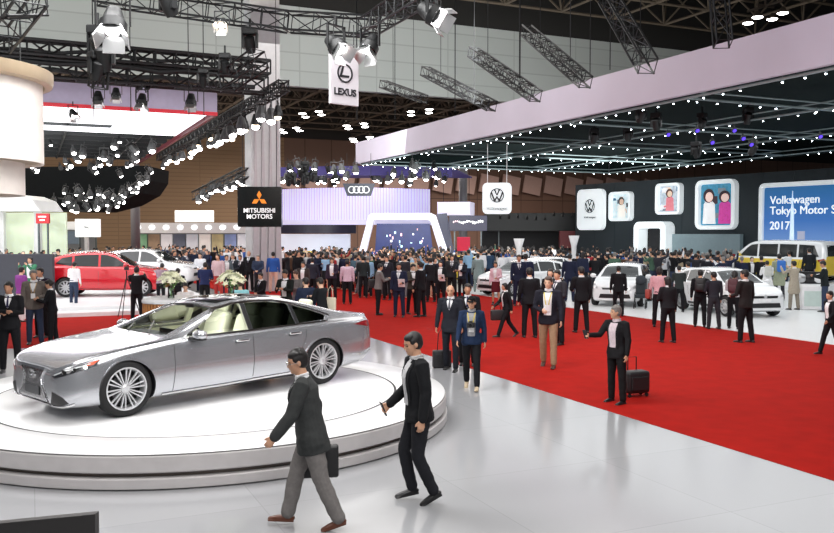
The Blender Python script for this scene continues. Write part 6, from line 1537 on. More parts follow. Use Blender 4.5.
# ------------------------------------------------------------------ the people nearest the viewer
def hero(px, hy, fy, face, ps, c, label, mats, vox=.008, amp=.007, z=0.0, xoff=0, sc=None, faceparts=True):
    d = (CAM_H-z)*FPX/(fy-232.0); s = sc or (fy-hy)/FPX*d/1.725; q = P(px, 232, d)
    parts, J = build_person(ps, c, vox=vox, amp=amp, face=faceparts)
    m = dict(skin=SKIN[0], top=cloth(BLK), bottom=cloth(BLK), shoe=M_shoe, hair=M_hairb, shirt=cloth(WHT), tie=cloth(NVY), lanyard=cloth((214, 190, 60)), badge=M_white); m.update(mats)
    return place_person(parts, J, (q.x, q.y), face, s, label, m, None, z), J
p1, J1 = hero(310, 350, 531, 186, dict(lean=9, head=(10, 8), La=dict(sh=(20, 9), el=18, curl=30), Ra=dict(sh=(-24, 8), el=22), Ll=(-13, 2, 10), Rl=(20, 2, 8), Lf=18, Rf=-4),
    dict(front='suit', hem=-.20, glasses=True, hair='messy', fat=1.05, pad=.020, loose=.010), 'man in dark grey jacket and glasses striding left in the foreground, brown shoes',
    dict(top=cloth((58, 60, 60)), bottom=cloth((122, 118, 116)), shoe=mat('brown_leather', srgb(96, 52, 34), .4)), sc=.93)
b1 = handbag(wpos(p1, J1['wrR'] + J1['hdR']*.07 + Vector((-.02, 0, -.10))), R(186), 'black soft briefcase carried behind the man in the grey jacket', w=.36, h=.30, t=.10, handle=.11, name='briefcase')
p2, J2 = hero(419, 334, 505, 196, dict(lean=3, head=(6, 12), La=dict(sh=(-6, 9), el=16), Ra=dict(sh=(6, 9), el=40, curl=45), Ll=(6, 2, 30), Rl=(18, 2, 30), Lf=26, Rf=8),
    dict(front='open', hem=-.11, hair='short', pad=.010, slim=.002), 'man in black zip jacket and white shirt walking left at the centre foreground',
    dict(top=cloth((26, 27, 30)), bottom=cloth((34, 35, 40)), shirt=cloth((196, 196, 198))), sc=.955)
smartphone(p2, J2, 'R', 'dark smartphone in the hand of the man in the black zip jacket')
p3, J3 = hero(472, 297, 390, 262, dict(female=True, lean=2, head=(-4, 6), La=dict(sh=(-10, 10), el=16), Ra=dict(sh=(14, 10), el=18), Ll=(14, 2, 4), Rl=(-10, 2, 14), Rf=20),
    dict(front='open', female=True, hair='cap', lanyard=True, hem=-.10, slim=.004), 'woman in black cap and blue jacket walking to the viewer, camera on chest',
    dict(top=cloth((28, 44, 72)), bottom=cloth((22, 22, 26)), shirt=cloth((150, 150, 152)), shoe=cloth((196, 178, 150)), hair=cloth((18, 18, 20))), vox=.011, amp=.004)
camera_prop(wpos(p3, J3['chest'] + J3['front']*.20 - J3['spine']*.08), R(262), 'black camera hanging on the chest of the woman in the black cap')
p4, J4 = hero(451, 285, 371, 255, dict(lean=2, head=(8, 4), La=dict(sh=(4, 9), el=12), Ra=dict(sh=(2, 12), el=8), Ll=(8, 3, 4), Rl=(-6, 3, 8)), dict(front='suit', tie=True, hair='bald', hem=-.16), 'balding man in dark suit and grey tie holding a bag beside the platform',
    dict(top=cloth((36, 38, 46)), bottom=cloth((32, 34, 42)), tie=cloth((90, 92, 100)), hair=M_hairg), vox=.012, amp=.004)
handbag(Vector((*P(442, 232, 16.5).xy, .345)), R(8), 'black bag with white lower edge held by the balding man in the dark suit', w=.36, h=.34, t=.16, handle=.44, name='briefcase')
p5, J5 = hero(549, 277, 368, 252, dict(lean=1, head=(-6, 4), La=dict(sh=(8, 10), el=14), Ra=dict(sh=(10, 10), el=70, tw=40), Ll=(10, 3, 3), Rl=(-8, 3, 12), Rf=14), dict(front='open', lanyard=True, hem=-.12), 'man in dark blazer, beige trousers and yellow lanyard on the red carpet',
    dict(top=cloth((30, 30, 40)), bottom=cloth((158, 132, 104)), skin=SKIN[2], hair=M_hairbr, shoe=mat('dark_brown_leather', srgb(70, 44, 32), .4)), vox=.012, amp=.004)
p6, J6 = hero(618, 306, 404, 218, dict(lean=1, head=(-30, -2), La=dict(sh=(0, 12), el=14), Ra=dict(sh=(42, 6), el=50, tw=0, curl=50), Ll=(2, 6, 2), Rl=(-3, 6, 2)), dict(front='open', hair='messy', hem=-.14), 'grey-haired man holding out a phone on the red carpet with a suitcase',
    dict(top=cloth((24, 23, 26)), bottom=cloth((22, 22, 24)), shirt=cloth((206, 190, 196)), hair=M_hairg), vox=.011, amp=.005)
smartphone(p6, J6, 'R', 'small dark phone held out by the grey-haired man')
# his trolley case
q = P(637, 232, 13.6); tc_ = thing('trolley_case', 'black soft trolley case behind the grey-haired man on the red carpet', 'suitcase', (q.x, q.y, .007), R(20))
bm = BM(); box(bm, (0, 0, .235), (.42, .24, .36), bev=.05, seg=3); obj('case_body', bm, M_bag, tc_, 50)
bm = BM(); box(bm, (0, -.13, .22), (.30, .03, .22), bev=.012); obj('front_pocket', bm, M_bag, tc_)
bm = BM(); tube(bm, [(-.08, .10, .41), (-.08, .10, .62), (.08, .10, .62), (.08, .10, .41)], .011, 6); obj('handle', bm, M_dark, tc_)
for sx in (-.16, .16):
    for sy in (-.08, .08):
        bm = BM(); cyl(bm, (sx, sy-.012, .03), (sx, sy+.012, .03), .03, n=14); obj('caster', bm, M_tyre, tc_); 
# ------------------------------------------------------------------ middle distance, one line per person
# px, head y, feet y, facing, pose, outfit, top, bottom, label, options
N = None
LIST = [
 (468, 284, 366, 262, 'stand', 'suit', BLK, BLK, 'dark-haired man in black suit directly behind the woman in the black cap', {}),
 (507, 285, 338, 190, 'walk', 'woman', BLK, BLK, 'person in black walking left on the carpet with a grey bag in front', dict(hair='bob')),
 (530, 268, 338, 95, 'stand', 'suit', BLK, BLK, 'man in black suit seen from behind left of the man with the yellow lanyard', {}),
 (551, 269, 333, 250, 'stand', 'woman', BLK, BLK, 'long-haired woman in black behind the man with the yellow lanyard', {}),
 (559, 270, 345, 215, 'stand2', 'suit', CHR, BLK, 'man in charcoal suit at the right shoulder of the yellow-lanyard man', {}),
 (582, 267, 333, 100, 'stand2', 'suit', BLK, BLK, 'man in black suit from behind walking toward the white hatchback', {}),
 (570, 254, 302, 80, 'stand', 'suit', NVY, NVY, 'man in navy suit from behind beside the funnel posts', {}),
 (519, 255, 306, 270, 'stand', 'suit', NVY, NVY, 'brown-haired man in navy suit in front of the side-on white hatchback', dict(hc='n')),
 (526, 254, 305, 90, 'stand', 'suit', (34, 40, 66), NVY, 'man in blue suit from behind beside the brown-haired man', {}),
 (399, 263, 317, 262, 'stand2', 'suit', NVY, NVY, 'man in navy suit and pale tie holding papers on the red carpet', dict(tie=(190, 194, 200))),
 (412, 264, 314, 300, 'phone', 'jacket', (70, 66, 60), BLK, 'man looking at a camera right of the navy-suited man with papers', {}),
 (421, 262, 317, 150, 'stand', 'suit', BLK, BLK, 'man in black suit turned away beside the man looking at a camera', {}),
 (441, 261, 306, 250, 'stand2', 'woman', BLK, BLK, 'long-haired woman in black holding white papers on the carpet', {}),
 (378, 264, 315, 20, 'phone', 'jacket', (120, 118, 116), BLK, 'person in grey top with dark shoulder bag looking right at a phone', {}),
 (347, 260, 304, 92, 'stand', 'plain', (206, 180, 196), BLK, 'person in pale pink jacket seen from behind on the carpet', {}),
 (363, 256, 298, 100, 'stand', 'plain', (36, 42, 44), BLK, 'man in dark teal jacket from behind right of the pale pink jacket', {}),
 (273, 252, 293, 100, 'stand', 'plain', BLU, (210, 176, 160), 'man in bright blue jacket and pink-beige trousers before the column', {}),
 (258, 255, 294, 265, 'clasp', 'plain', (44, 54, 76), CHR, 'man in slate blue shirt facing the viewer left of the column foot', dict(hc='g')),
 (249, 251, 292, 260, 'stand', 'suit', BLK, BLK, 'bald man in black suit left of the man in the slate blue shirt', dict(hair='bald')),
 (240, 255, 296, 265, 'stand', 'suit', BLK, CHR, 'stout man in black before the crowd left of the bald man', {}),
 (233, 254, 296, 260, 'stand2', 'suit', (40, 44, 52), CHR, 'grey-haired man in dark suit second left of the bald man', dict(hc='g')),
 (226, 255, 297, 300, 'stand', 'jacket', (92, 104, 112), NVY, 'man in grey-blue jacket left of the grey-haired dark suit', {}),
 (218, 254, 299, 255, 'stand', 'plain', (196, 168, 172), (180, 60, 56), 'person in dusty pink jacket near the white SUV nose', dict(hair='bob')),
 (204, 262, 310, 95, 'lean', 'plain', (34, 44, 84), BLK, 'man in navy blue top bending forward behind the counter flowers', {}),
 (185, 251, 288, 330, 'stand', 'suit', (52, 56, 70), CHR, 'man in grey suit standing beside the white SUV bonnet', {}),
 (164, 251, 285, 60, 'stand', 'plain', (222, 222, 224), NVY, 'person in white top behind the white SUV', {}),
 (200, 253, 292, 265, 'clasp', 'plain', (214, 216, 222), NVY, 'man in white shirt behind the navy blue bending man', {}),
 (136, 267, 322, 98, 'photo', 'jacket', BLK, BLK, 'cameraman in black working a tripod before the red SUV', {}),
 (160, 263, 306, 85, 'lean', 'plain', (150, 128, 140), BLK, 'person in mauve top leaning between the cameraman and the flowers', dict(hair='tied')),
 (176, 268, 316, 90, 'lean', 'jacket', BLK, BLK, 'person in black bending behind the left flower vase', {}),
 (73, 262, 306, 80, 'stand2', 'shirt', (232, 232, 234), JEAN, 'man in white shirt and jeans touching the red SUV', dict(hc='b', z=.13)),
 (8, 282, 373, 282, 'crossed', 'suit', BLK, BLK, 'man in black suit with crossed hands at the far left edge', {}),
 (33, 270, 345, 285, 'stand2', 'badge', (112, 104, 98), JEAN, 'man in grey cardigan and jeans with white badge at left', dict(hc='g', lany=(190, 160, 120))),
 (51, 280, 346, 190, 'phone', 'woman', BLK, BLK, 'woman in black trouser suit facing the man in the grey cardigan', dict(hair='tied')),
 (40, 268, 338, 265, 'stand', 'suit', (40, 30, 50), BLK, 'man in dark plum jacket behind the man in the grey cardigan', {}),
 (20, 267, 322, 60, 'stand', 'plain', PUR, WHT, 'person in purple and white top behind the left group', {}),
 (30, 257, 307, 262, 'photo', 'woman', (60, 120, 90), GRY, 'woman in green jacket before the slate partition', {}),
 (322, 278, 345, 150, 'phone', 'plain', (20, 24, 28), BLK, 'man in black with a pale tote strap on his shoulder just behind the sedan tail', {}),
 (306, 278, 343, 120, 'stand2', 'plain', (34, 44, 66), BLK, 'man in dark blue top behind the sedan rear window', {}),
 (286, 270, 332, 250, 'phone', 'jacket', (24, 28, 26), BLK, 'dark-haired man in black looking down behind the sedan roof', {}),
 (297, 271, 325, 240, 'phone', 'plain', (108, 104, 104), GRY, 'brown-haired person in grey looking down behind the sedan roof', dict(hc='n')),
 (261, 273, 322, 235, 'clasp', 'suit', BLK, BLK, 'man in black suit and white shirt close behind the sedan sunroof', {}),
 (496, 262, 305, 250, 'stand2', 'womanskirt', (214, 180, 190), DRD, 'woman in pink blouse and dark red skirt on the carpet edge', {}),
 (478, 254, 292, 90, 'stand', 'coat', (128, 142, 142), (128, 142, 142), 'tall person in pale grey-green coat seen from behind', {}),
 (489, 250, 286, 95, 'stand', 'suit', (44, 66, 92), NVY, 'man in blue suit from behind right of the grey-green coat', {}),
 (619, 266, 316, 80, 'stand', 'suit', BLK, BLK, 'man in black suit looking into the white hatchback windscreen', dict(z=.02)),
 (660, 267, 327, 70, 'stand', 'shirt', (206, 160, 168), BLK, 'woman in pink shirt with a red handbag facing the booth', dict(hair='bob', z=.02)),
 (669, 277, 343, 100, 'stand2', 'woman', (26, 26, 30), BLK, 'long-haired woman in black from behind on the carpet right of the pink shirt', {}),
 (701, 270, 327, 70, 'stand', 'plain', BLK, BLK, 'man in black with black backpack before the right white hatchback', dict(z=.02)),
 (715, 272, 329, 95, 'stand2', 'shirt', (40, 40, 48), CHR, 'man in dark shirt with waist bag right of the backpack man', dict(z=.02)),
 (735, 271, 329, 60, 'phone', 'shirt', (206, 206, 210), BLK, 'person in white top with dark bag at the right hatchback', dict(hair='bob', z=.02)),
 (747, 270, 343, 120, 'stand2', 'suit', (36, 32, 32), BLK, 'man in black suit standing on the carpet corner before the right hatchback', {}),
 (768, 261, 302, 80, 'phone', 'coat', (226, 226, 226), CHR, 'person in white jacket with a bag strap below the minibus', dict(z=.02)),
 (780, 254, 301, 85, 'stand', 'coat', (150, 156, 132), CHR, 'person in sage green coat below the minibus', dict(z=.02)),
 (795, 261, 310, 110, 'photo', 'coat', (168, 158, 142), (140, 132, 120), 'man in beige coat and trousers left of the white kiosk', dict(z=.02)),
 (826, 261, 312, 150, 'phone', 'jacket', (26, 32, 34), JEAN, 'man in black top and jeans right of the white kiosk', dict(z=.02)),
 (790, 251, 288, 85, 'stand', 'shirt', (214, 218, 222), NVY, 'person in white shirt close to the minibus door', dict(z=.02)),
 (810, 246, 290, 90, 'stand', 'suit', (28, 30, 34), BLK, 'tall man in black suit from behind before the minibus rear', dict(z=.02)),
 (762, 256, 296, 80, 'stand', 'plain', (24, 24, 28), BLK, 'man in black from behind left of the sage green coat', dict(z=.02)),
 (752, 257, 294, 270, 'stand', 'jacket', (34, 34, 38), BLK, 'person in black left of two others below the minibus', dict(z=.02)),
 (732, 255, 294, 265, 'photo', 'jacket', (40, 42, 46), BLK, 'man in dark jacket raising a camera above the right hatchback', dict(z=.02)),
 (708, 255, 296, 90, 'stand', 'suit', (26, 28, 36), BLK, 'man in black suit from behind left of the right hatchback roof', dict(z=.02)),
 (717, 240, 262, 265, 'stand', 'suit', (60, 44, 70), BLK, 'person in plum jacket on the low dais near the grey alcove', dict(z=.02)),
 (705, 244, 266, 80, 'stand', 'plain', (24, 26, 30), BLK, 'person in black in front of the grey alcove', dict(z=.02)),
 (676, 237, 262, 90, 'stand', 'plain', (26, 30, 66), NVY, 'person in deep navy right of the white doorway arch', dict(z=.02)),
 (689, 262, 306, 100, 'stand2', 'jacket', (62, 66, 62), BLK, 'man in dark green-grey jacket behind the backpack man', dict(z=.02)),
 (680, 266, 312, 85, 'phone', 'jacket', (44, 50, 50), BLK, 'man in black-green jacket left of the backpack man', dict(z=.02)),
 (833, 304, 356, 190, 'walk2', 'jacket', BLK, BLK, 'person in black cut by the right edge on the carpet', {}),
 (593, 251, 291, 95, 'stand', 'plain', (160, 44, 52), CHR, 'person in red top near the funnel post crowd', dict(hair='bob', z=.02)),
 (640, 250, 288, 80, 'stand', 'plain', (92, 98, 110), CHR, 'person in grey-blue top behind the hatchback facing the carpet', dict(z=.02)),
 (650, 247, 284, 265, 'stand2', 'suit', (50, 56, 66), BLK, 'man in dark slate suit left of the white doorway arch crowd', dict(z=.02)),
 (608, 248, 284, 90, 'stand', 'suit', (24, 26, 36), BLK, 'broad man in near-black suit behind the facing hatchback', dict(z=.02)),
 (584, 252, 292, 260, 'phone', 'shirt', (216, 218, 220), CHR, 'man in white shirt right of the navy-suited man', dict(z=.02)),
 (312, 258, 298, 95, 'stand', 'suit', (40, 40, 52), BLK, 'man in charcoal-blue suit in the crowd behind the pink jacket, left', {}),
 (332, 258, 300, 265, 'stand2', 'woman', (52, 40, 56), BLK, 'woman in dark plum jacket left of the pale pink jacket', {}),
 (387, 256, 300, 250, 'stand', 'suit', (34, 36, 44), BLK, 'man in dark suit half hidden behind the navy-suited man', {}),
 (355, 255, 292, 60, 'stand', 'plain', (70, 96, 110), BLK, 'person in steel blue top right behind the pink jacket', {}),
 (431, 258, 302, 110, 'stand', 'suit', (26, 26, 30), BLK, 'man in black between the black suit and the long-haired woman', {}),
 (452, 255, 298, 265, 'stand2', 'suit', (38, 40, 44), BLK, 'man in black right of the long-haired woman with papers', {}),
 (462, 258, 300, 240, 'phone', 'jacket', (30, 34, 46), BLK, 'man in midnight jacket above the balding man', {}),
 (303, 262, 305, 262, 'stand', 'jacket', (60, 52, 50), BLK, 'man in dark brown jacket behind the sedan left of the tote strap', {}),
]
PEOPLE = {}
for (px, hy, fy, fc, po, ou, tp, bt, lab, op) in LIST:
    op = dict(op); z = op.pop('z', 0.0 if px < 420 or px > 0 else 0)
    sk = rnd.choice([0, 0, 2, 1]); PEOPLE[(px, hy)] = person(px, hy, fy, fc, po, ou, tp, bt, lab, skin=sk, z=op.pop('zz', z) + (.007 if z == 0.0 and fy < 320 else 0), **op)
JP = lambda po, ou, hair=None: proto(po, ou, hair)[1]
handbag(wpos(PEOPLE[(507, 285)], Vector((.30, .0, .88))), R(190), 'grey handbag held in front by the person in black walking left', w=.34, h=.26)
backpack(PEOPLE[(701, 270)], JP('stand', 'plain'), 'black backpack on the man before the right white hatchback')
backpack(PEOPLE[(735, 271)], JP('phone', 'shirt', 'bob'), 'dark maroon shoulder bag on the person in the white top', mat('maroon_bag', srgb(80, 40, 48), .6))
handbag(wpos(PEOPLE[(660, 267)], Vector((.05, .30, 1.08))), R(60), 'brick red handbag on the arm of the woman in the pink shirt', mat('brick_bag', srgb(150, 64, 56), .5), w=.30, h=.26)
handbag(wpos(PEOPLE[(559, 270)], Vector((.05, -.24, .70))), R(70), 'pale grey paper carrier beside the man in the charcoal suit', mat('grey_paper', srgb(170, 160, 164), .7), w=.26, h=.34, t=.10, name='carrier_bag')
b_ = handbag(wpos(PEOPLE[(322, 278)], Vector((-.14, -.16, 1.22))), R(150), 'cream tote bag on the shoulder of the man behind the sedan tail', mat('cream_canvas', srgb(214, 206, 184), .8), w=.30, h=.30, t=.08, handle=.26, name='tote_bag')
handbag(wpos(PEOPLE[(378, 264)], Vector((-.12, .22, 1.20))), R(20), 'dark shoulder bag of the person in the grey top', w=.28, h=.28, t=.10, name='shoulder_bag')
backpack(PEOPLE[(768, 261)], JP('phone', 'coat'), 'pale bag on the back of the person in the white jacket', mat('pale_bag', srgb(190, 190, 184), .7))
backpack(PEOPLE[(780, 254)], JP('stand', 'coat'), 'bright blue backpack on the person in the sage green coat', mat('blue_bag', srgb(50, 110, 190), .6))
# papers in hands
for key, lab in (((399, 263), 'white papers held by the navy-suited man on the carpet'), ((441, 261), 'white papers held by the long-haired woman in black')):
    r = PEOPLE[key]; q = wpos(r, Vector((.26, .12, 1.10))); bm = BM(); box(bm, (0, 0, 0), (.012, .21, .28), Matrix.Rotation(.5, 3, 'Y')); tag(obj('paper_sheets', bm, M_white, None, loc=q, rz=r.rotation_euler.z), lab, 'paper')
# tripod and camera of the cameraman
q = P(126, 232, 26.2); tp_ = thing('tripod', 'thin black tripod with a flat arm before the cameraman', 'tripod', (q.x, q.y, .007), 0)
for k in range(3):
    a = k*2.094+.5; bm = BM(); cyl(bm, (.42*math.cos(a), .42*math.sin(a), 0), (.03*math.cos(a), .03*math.sin(a), 1.2), .014, n=6); obj('leg', bm, M_dark, tp_)
bm = BM(); cyl(bm, (0, 0, 1.15), (0, 0, 1.45), .02, n=8); obj('centre_post', bm, M_dark, tp_)
camera_prop(Vector((q.x, q.y, 1.52)), R(90), 'black video camera on the tripod before the red SUV')
# staff behind the counter
cq = lambda px, hy, d, fc, po, ou, tp, bt, lab, **k: (lambda q, pr, sc: place_person(pr[0], pr[1], (q.x, q.y), fc, sc, lab, dict(skin=SKIN[2], top=cloth(tp), bottom=cloth(bt), shoe=M_shoe, hair=HAIRM[k.get('hc', 'b')], shirt=cloth(WHT), tie=cloth(NVY), lanyard=cloth(WHT), badge=M_white)))(P(px, 232, d), proto(po, ou, k.get('hair')), (CAM_H-(hy-232)/FPX*d)/1.725)
cq(185, 283, 20.6, 280, 'phone', 'shirt', (226, 222, 222), CHR, 'hostess in white blouse behind the reception counter beside the left flowers', hair='tied')
cq(240, 281, 20.6, 110, 'phone', 'shirt', (150, 214, 222), CHR, 'person in light turquoise blouse behind the counter at the right flowers', hair='tied', hc='n')
# pushchair-like display and kiosks on the right floor
q = P(641, 232, 29.2); ch = thing('child_pushchair', 'small dark pushchair in front of the hatchback facing the carpet', 'pushchair', (q.x, q.y, .02), R(250))
bm = BM(); box(bm, (0, 0, .42), (.34, .34, .12), bev=.04); box(bm, (-.2, 0, .72), (.12, .34, .55), Matrix.Rotation(R(-12), 3, 'Y'), bev=.05, seg=3); obj('seat', bm, cloth((52, 58, 62)), ch, 50)
bm = BM(); ellipsoid(bm, (-.14, 0, .98), (.17, .18, .16), n=14); obj('hood', bm, cloth((60, 66, 72)), ch, True)
bm = BM(); 
for s in (1, -1): tube(bm, [(-.38, s*.17, 1.0), (-.2, s*.19, .6), (.22, s*.19, .13)], .014, 6); tube(bm, [(-.26, s*.19, .12), (.1, s*.18, .48)], .014, 6)
tube(bm, [(-.38, -.17, 1.0), (-.38, .17, 1.0)], .014, 6); obj('frame', bm, M_dark, ch)
for x in (-.26, .24):
    for s in (1, -1): bm = BM(); cyl(bm, (x, s*.19-.015, .10), (x, s*.19+.015, .10), .10, n=18); obj('wheel', bm, M_tyre, ch)
for px, d, w, h, lab in ((812, 28.9, .74, .85, 'white square kiosk with a display on the right booth floor'), (688, 33, .9, 1.25, 'white rounded kiosk beside the backpack man'),):
    q = P(px, 232, d); ks = thing('kiosk', lab, 'kiosk', (q.x, q.y, .02), R(-15))
    bm = BM(); box(bm, (0, 0, h/2), (w, .7, h), bev=.06, seg=3); obj('cabinet', bm, M_white, ks, 40)
    bm = BM(); box(bm, (0, -.355, h*.45), (w*.72, .02, h*.6), bev=.006); obj('front_panel', bm, mat('pale_teal_panel', srgb(200, 216, 210), .4), ks)
    if px > 800:
        for k in range(3):
            bm = BM(); lathe(bm, [(.05, 0), (.16, .02), (.18, .08), (.16, .14), (.05, .16)], n=20, axis='Y', c=(-.3+k*.28, .05, h+.2)); obj('wheel_sample', bm, [M_alloy, M_blackpl, M_wcar][k], ks, True)
        bm = BM(); box(bm, (0, .1, h+.22), (w*.9, .06, .42), bev=.02); obj('display_rack', bm, M_blackpl, ks)
# ------------------------------------------------------------------ far crowd: every visitor one object
FAR = {}
FC = [('stand', 'suit', None), ('stand2', 'jacket', None), ('phone', 'plain', None), ('photo', 'jacket', None), ('walk', 'suit', None), ('stand', 'woman', None), ('stand2', 'womanskirt', None), ('raise', 'plain', None)]
for k in FC:
    c = dict(OUTFIT[k[1]]); FAR[k] = build_person(dict(POSES[k[0]], female=c.get('female', False)), c, far=True)
TOPS = [('black', BLK, 12), ('navy', NVY, 6), ('charcoal', CHR, 6), ('grey', (112, 112, 118), 3), ('white', (220, 220, 224), 4), ('light blue', (140, 176, 206), 2), ('beige', (190, 172, 146), 2), ('red', (150, 40, 44), 1), ('blue', (50, 84, 150), 2), ('brown', (84, 62, 50), 2), ('green', (70, 96, 80), 1)]
TW = [t for t in TOPS for _ in range(t[2])]
taken = [o.location.xy.copy() for o in C.objects if o.get('category') == 'person']
cars_xy = [(o.location.xy.copy(), o.rotation_euler.z, 2.4) for o in C.objects if o.get('category') in ('car', 'van')]
def free(p, r=.42):
    for t in taken:
        if (t-p).length < r: return False
    for c, a, L in cars_xy:
        v = p-c; u = v.x*math.cos(a)+v.y*math.sin(a); w = -v.x*math.sin(a)+v.y*math.cos(a)
        if abs(u) < L+.3 and abs(w) < 1.25: return False
    return True
ZONES = [  # px0, px1, d0, d1, count, where words, z, facing
 (60, 245, 44, 62, 64, 'in the dense crowd left of the pale column', -.02, None),
 (-5, 75, 36, 46, 18, 'in the crowd behind the slate partition at left', -.02, None),
 (282, 360, 38, 55, 44, 'in the crowd below the curved lavender wall', .007, None),
 (355, 452, 34, 52, 58, 'in the crowd before the white portal frame', .007, None),
 (452, 580, 40, 58, 54, 'in the crowd below the square emblem sign', .02, 90),
 (575, 700, 36, 56, 46, 'in the crowd below the framed posters', .02, 90),
 (700, 760, 34, 46, 10, 'in the crowd left of the minibus', .02, 90),
]
CROWD = []
for (a0, a1, d0, d1, n, where, z, fc) in ZONES:
    n = int(n*1.45); k = 0; tries = 0
    while k < n and tries < n*30:
        tries += 1; d = d0 + (d1-d0)*rnd.random()**1.3; px = rnd.uniform(a0, a1); q = P(px, 232, d).xy
        if not free(q): continue
        if (352 < px < 458 and d > 52) or (70 < px < 104 and d > 52.5) or (px > 570 and d > 50) or (px > 735 and d > 38): continue
        if (q - Vector(P(263, 232, 38.5).xy)).length < 1.5: continue
        taken.append(q.copy()); key = rnd.choice(FC if z < .01 else FC[:4]+FC[3:4]*3+FC[4:]); col = rnd.choice(TW)
        uv = (Vector((q.x, q.y, 0)).dot(BX), Vector((q.x, q.y, 0)).dot(AX))
        if 7.75 < uv[0] < 17.1: zz = .007
        elif uv[0] >= 17.1: zz = .02 if uv[1] < 62 else -.02
        else: zz = -.02 if uv[1] > 40 or uv[0] > 6 else (.241 if uv[1] > 29.3 else .0)
        CROWD.append((d, q.copy(), zz, R(fc + rnd.uniform(-60, 60)) if fc else rnd.uniform(0, 6.28), rnd.uniform(.93, 1.04), key, col, rnd.choice([BLK, BLK, NVY, CHR, GRY, JEAN]), rnd.choice([0, 1, 2]), rnd.random() < .8, where)); k += 1
CROWD.sort(key=lambda t: t[0]); NEAR = 300 - len([1 for o in C.objects if o.get('category') == 'person'])
for (d, q, zz, rz, s, key, col, bt, sk, hb, where) in CROWD[:NEAR]:
    o = bpy.data.objects.new('person', FAR[key]); C.objects.link(o)
    o.location = (q.x, q.y, zz); o.rotation_euler = (0, 0, rz); o.scale = (s, s, s)
    for i, m in enumerate((SKIN[sk], cloth(col[1]), cloth(bt), M_hairb if hb else M_hairg)): o.material_slots[i].link = 'OBJECT'; o.material_slots[i].material = m
    tag(o, 'visitor in a %s top standing %s' % (col[0], where), 'person', 'visitors in %s %s' % (col[0], where))
# past three hundred visitors: the farthest ones as one crowd
V, Fc, Mi, mlist, base = [], [], [], [], 0
def slot(m):
    if m not in mlist: mlist.append(m)
    return mlist.index(m)
LOW = {}
for k_ in FC:
    me = FAR[k_]; n = len(me.vertices); b = BM(); b.from_mesh(me)
    m2 = bake(b, [('DECIMATE', dict(ratio=.3))]); LOW[k_] = ([v.co.copy() for v in m2.vertices], [tuple(p.vertices) for p in m2.polygons], [p.material_index for p in m2.polygons])
for (d, q, zz, rz, s, key, col, bt, sk, hb, where) in CROWD[NEAR:]:
    vs_, fs_, mi_ = LOW[key]; M = Matrix.LocRotScale(Vector((q.x, q.y, zz)), Matrix.Rotation(rz, 3, 'Z').to_quaternion(), Vector((s, s, s)))
    sl = [slot(m) for m in (SKIN[sk], cloth(col[1]), cloth(bt), M_hairb if hb else M_hairg)]
    V += [M @ v for v in vs_]; Fc += [tuple(i+base for i in f) for f in fs_]; Mi += [sl[i] for i in mi_]; base += len(vs_)
me = bpy.data.meshes.new('crowd'); me.from_pydata(V, [], Fc); me.polygons.foreach_set('material_index', Mi); me.shade_smooth()
for m in mlist: me.materials.append(m)
o = bpy.data.objects.new('crowd', me); C.objects.link(o); tag(o, 'distant crowd of visitors filling the hall behind the nearer people', 'crowd', kind='stuff')
# ================================================================== light
def area(name, loc, size, power, col=(1, 1, 1), rot=(0, 0, 0), sy=None, spread=None):
    l = bpy.data.lights.new(name, 'AREA'); l.energy = power; l.color = col; l.size = size
    if sy: l.shape = 'RECTANGLE'; l.size_y = sy
    if spread: l.spread = spread
    o = bpy.data.objects.new(name, l); C.objects.link(o); o.location = loc; o.rotation_euler = rot; return o
def aim(o, tgt):
    d = Vector(tgt) - o.location; o.rotation_euler = d.to_track_quat('-Z', 'Y').to_euler()
# booth softboxes over the sedan
area('softbox_over_car', (-3.2, 12.0, 7.6), 5.0, 1500, (1, 0.99, 0.98), sy=3.2)
aim(area('softbox_front', (-7.5, 5.0, 7.5), 3.0, 520, (1, 0.98, 0.96)), (-3.5, 11.5, 0.8))
aim(area('softbox_near', (1.5, 4.0, 8.0), 4.0, 650, (1, 0.98, 0.96)), (-1.5, 10.5, 0.8))
# lamps over the near pale floor, the aisle, the booths
area('hall_lamps_near', (3, 9, 11), 8, 1150, (1, 0.97, 0.94))
q = G(16, 12.5, 6.6); area('aisle_lamps', q, 6, 720, (1, 0.96, 0.92), (0, 0, GA), sy=8)
q = G(30, 12.5, 11.0); area('aisle_lamps_far', q, 8, 1800, (1, 0.96, 0.92), (0, 0, GA), sy=16)
q = G(48, 10, 11.0); area('crowd_lamps', q, 14, 3500, (1, 0.97, 0.95), (0, 0, GA), sy=16)
q = G(20, 27, 6.7); area('right_booth_lamps', q, 16, 3000, (0.95, 0.98, 1.0), (0, 0, GA), sy=22)
q = G(38, 27, 6.7); area('right_booth_lamps_far', q, 16, 1800, (0.95, 0.98, 1.0), (0, 0, GA), sy=16)
q = G(33, -5, 6.6); area('left_booth_lamps', q, 16, 1500, (1, 0.98, 0.97), (0, 0, GA), sy=8)
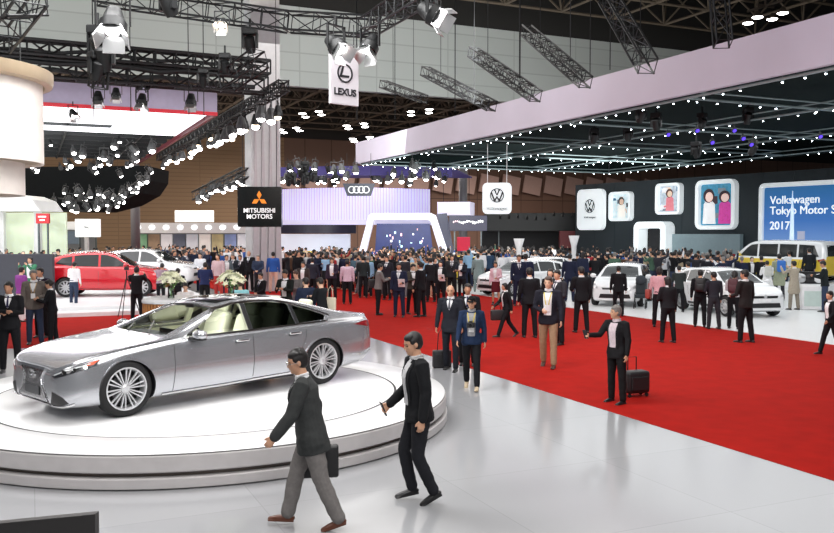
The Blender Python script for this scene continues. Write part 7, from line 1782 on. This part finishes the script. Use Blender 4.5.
q = G(24, -6, 9.5); area('left_floor_lamps', q, 10, 900, (1, 0.97, 0.95), (0, 0, GA), sy=8)
q = G(70, -12, 12); area('far_lamps', q, 30, 19000, (1, 0.9, 0.8), (0, 0, GA), sy=20)
q = G(80, 40, 12); area('far_lamps_right', q, 40, 26000, (1, 0.88, 0.8), (0, 0, GA), sy=16)
# light thrown up and across onto the upper wall and the fascia
o = area('upper_wall_wash', G(40, -5, 10.5), 20, 8500, (0.98, 1.0, 0.98)); aim(o, G(60, 2, 16))
o = area('upper_wall_wash_right', G(40, 25, 10.5), 20, 8000, (0.98, 1.0, 0.98)); aim(o, G(60, 28, 16))
o = area('fascia_wash', G(14, 8, 9.6), 6, 1300, (1, 0.95, 0.98), sy=12); aim(o, G(20, 18.5, 7.4))
o = area('left_fascia_fill', G(24, -3, 5.0), 8, 700, (1, .98, 1)); aim(o, G(31, 0, 7.4))  # fill added to brighten the fascia, in place of the stage lamps before it
o = area('column_fill', Vector((1, 26, 8)), 3, 900, (1, 1, 1)); aim(o, (-6.8, 38, 9))  # fill light added to lighten the pale column, no fixture of its own
o = area('roof_wash', G(30, 8, 12.5), 14, 1500, (1, 0.9, 0.78)); o.rotation_euler = (PI, 0, 0)
o = area('far_roof_fill', G(80, 0, 8.5), 30, 6000, (1, 0.86, 0.72)); o.rotation_euler = (PI, 0, 0)  # upward fill added to brighten the far roof lattice
w = bpy.data.worlds.new('hall_ambience'); bpy.context.scene.world = w; w.use_nodes = True
w.node_tree.nodes['Background'].inputs['Color'].default_value = (0.75, 0.78, 0.85, 1); w.node_tree.nodes['Background'].inputs['Strength'].default_value = 0.27
vs = bpy.context.scene.view_settings; vs.view_transform = 'Standard'; vs.look = 'None'; vs.exposure = -1.1; vs.gamma = 1.0; vs.use_curve_mapping = False
aim(area('front_fill', (2.0, -3.0, 9.0), 5.0, 1300, (1, 0.98, 0.97), sy=3.0), (0.0, 14.0, 0.8))  # unseen fill added behind the viewer to brighten platform sides and people

bpy.data.scenes.remove(WORK)
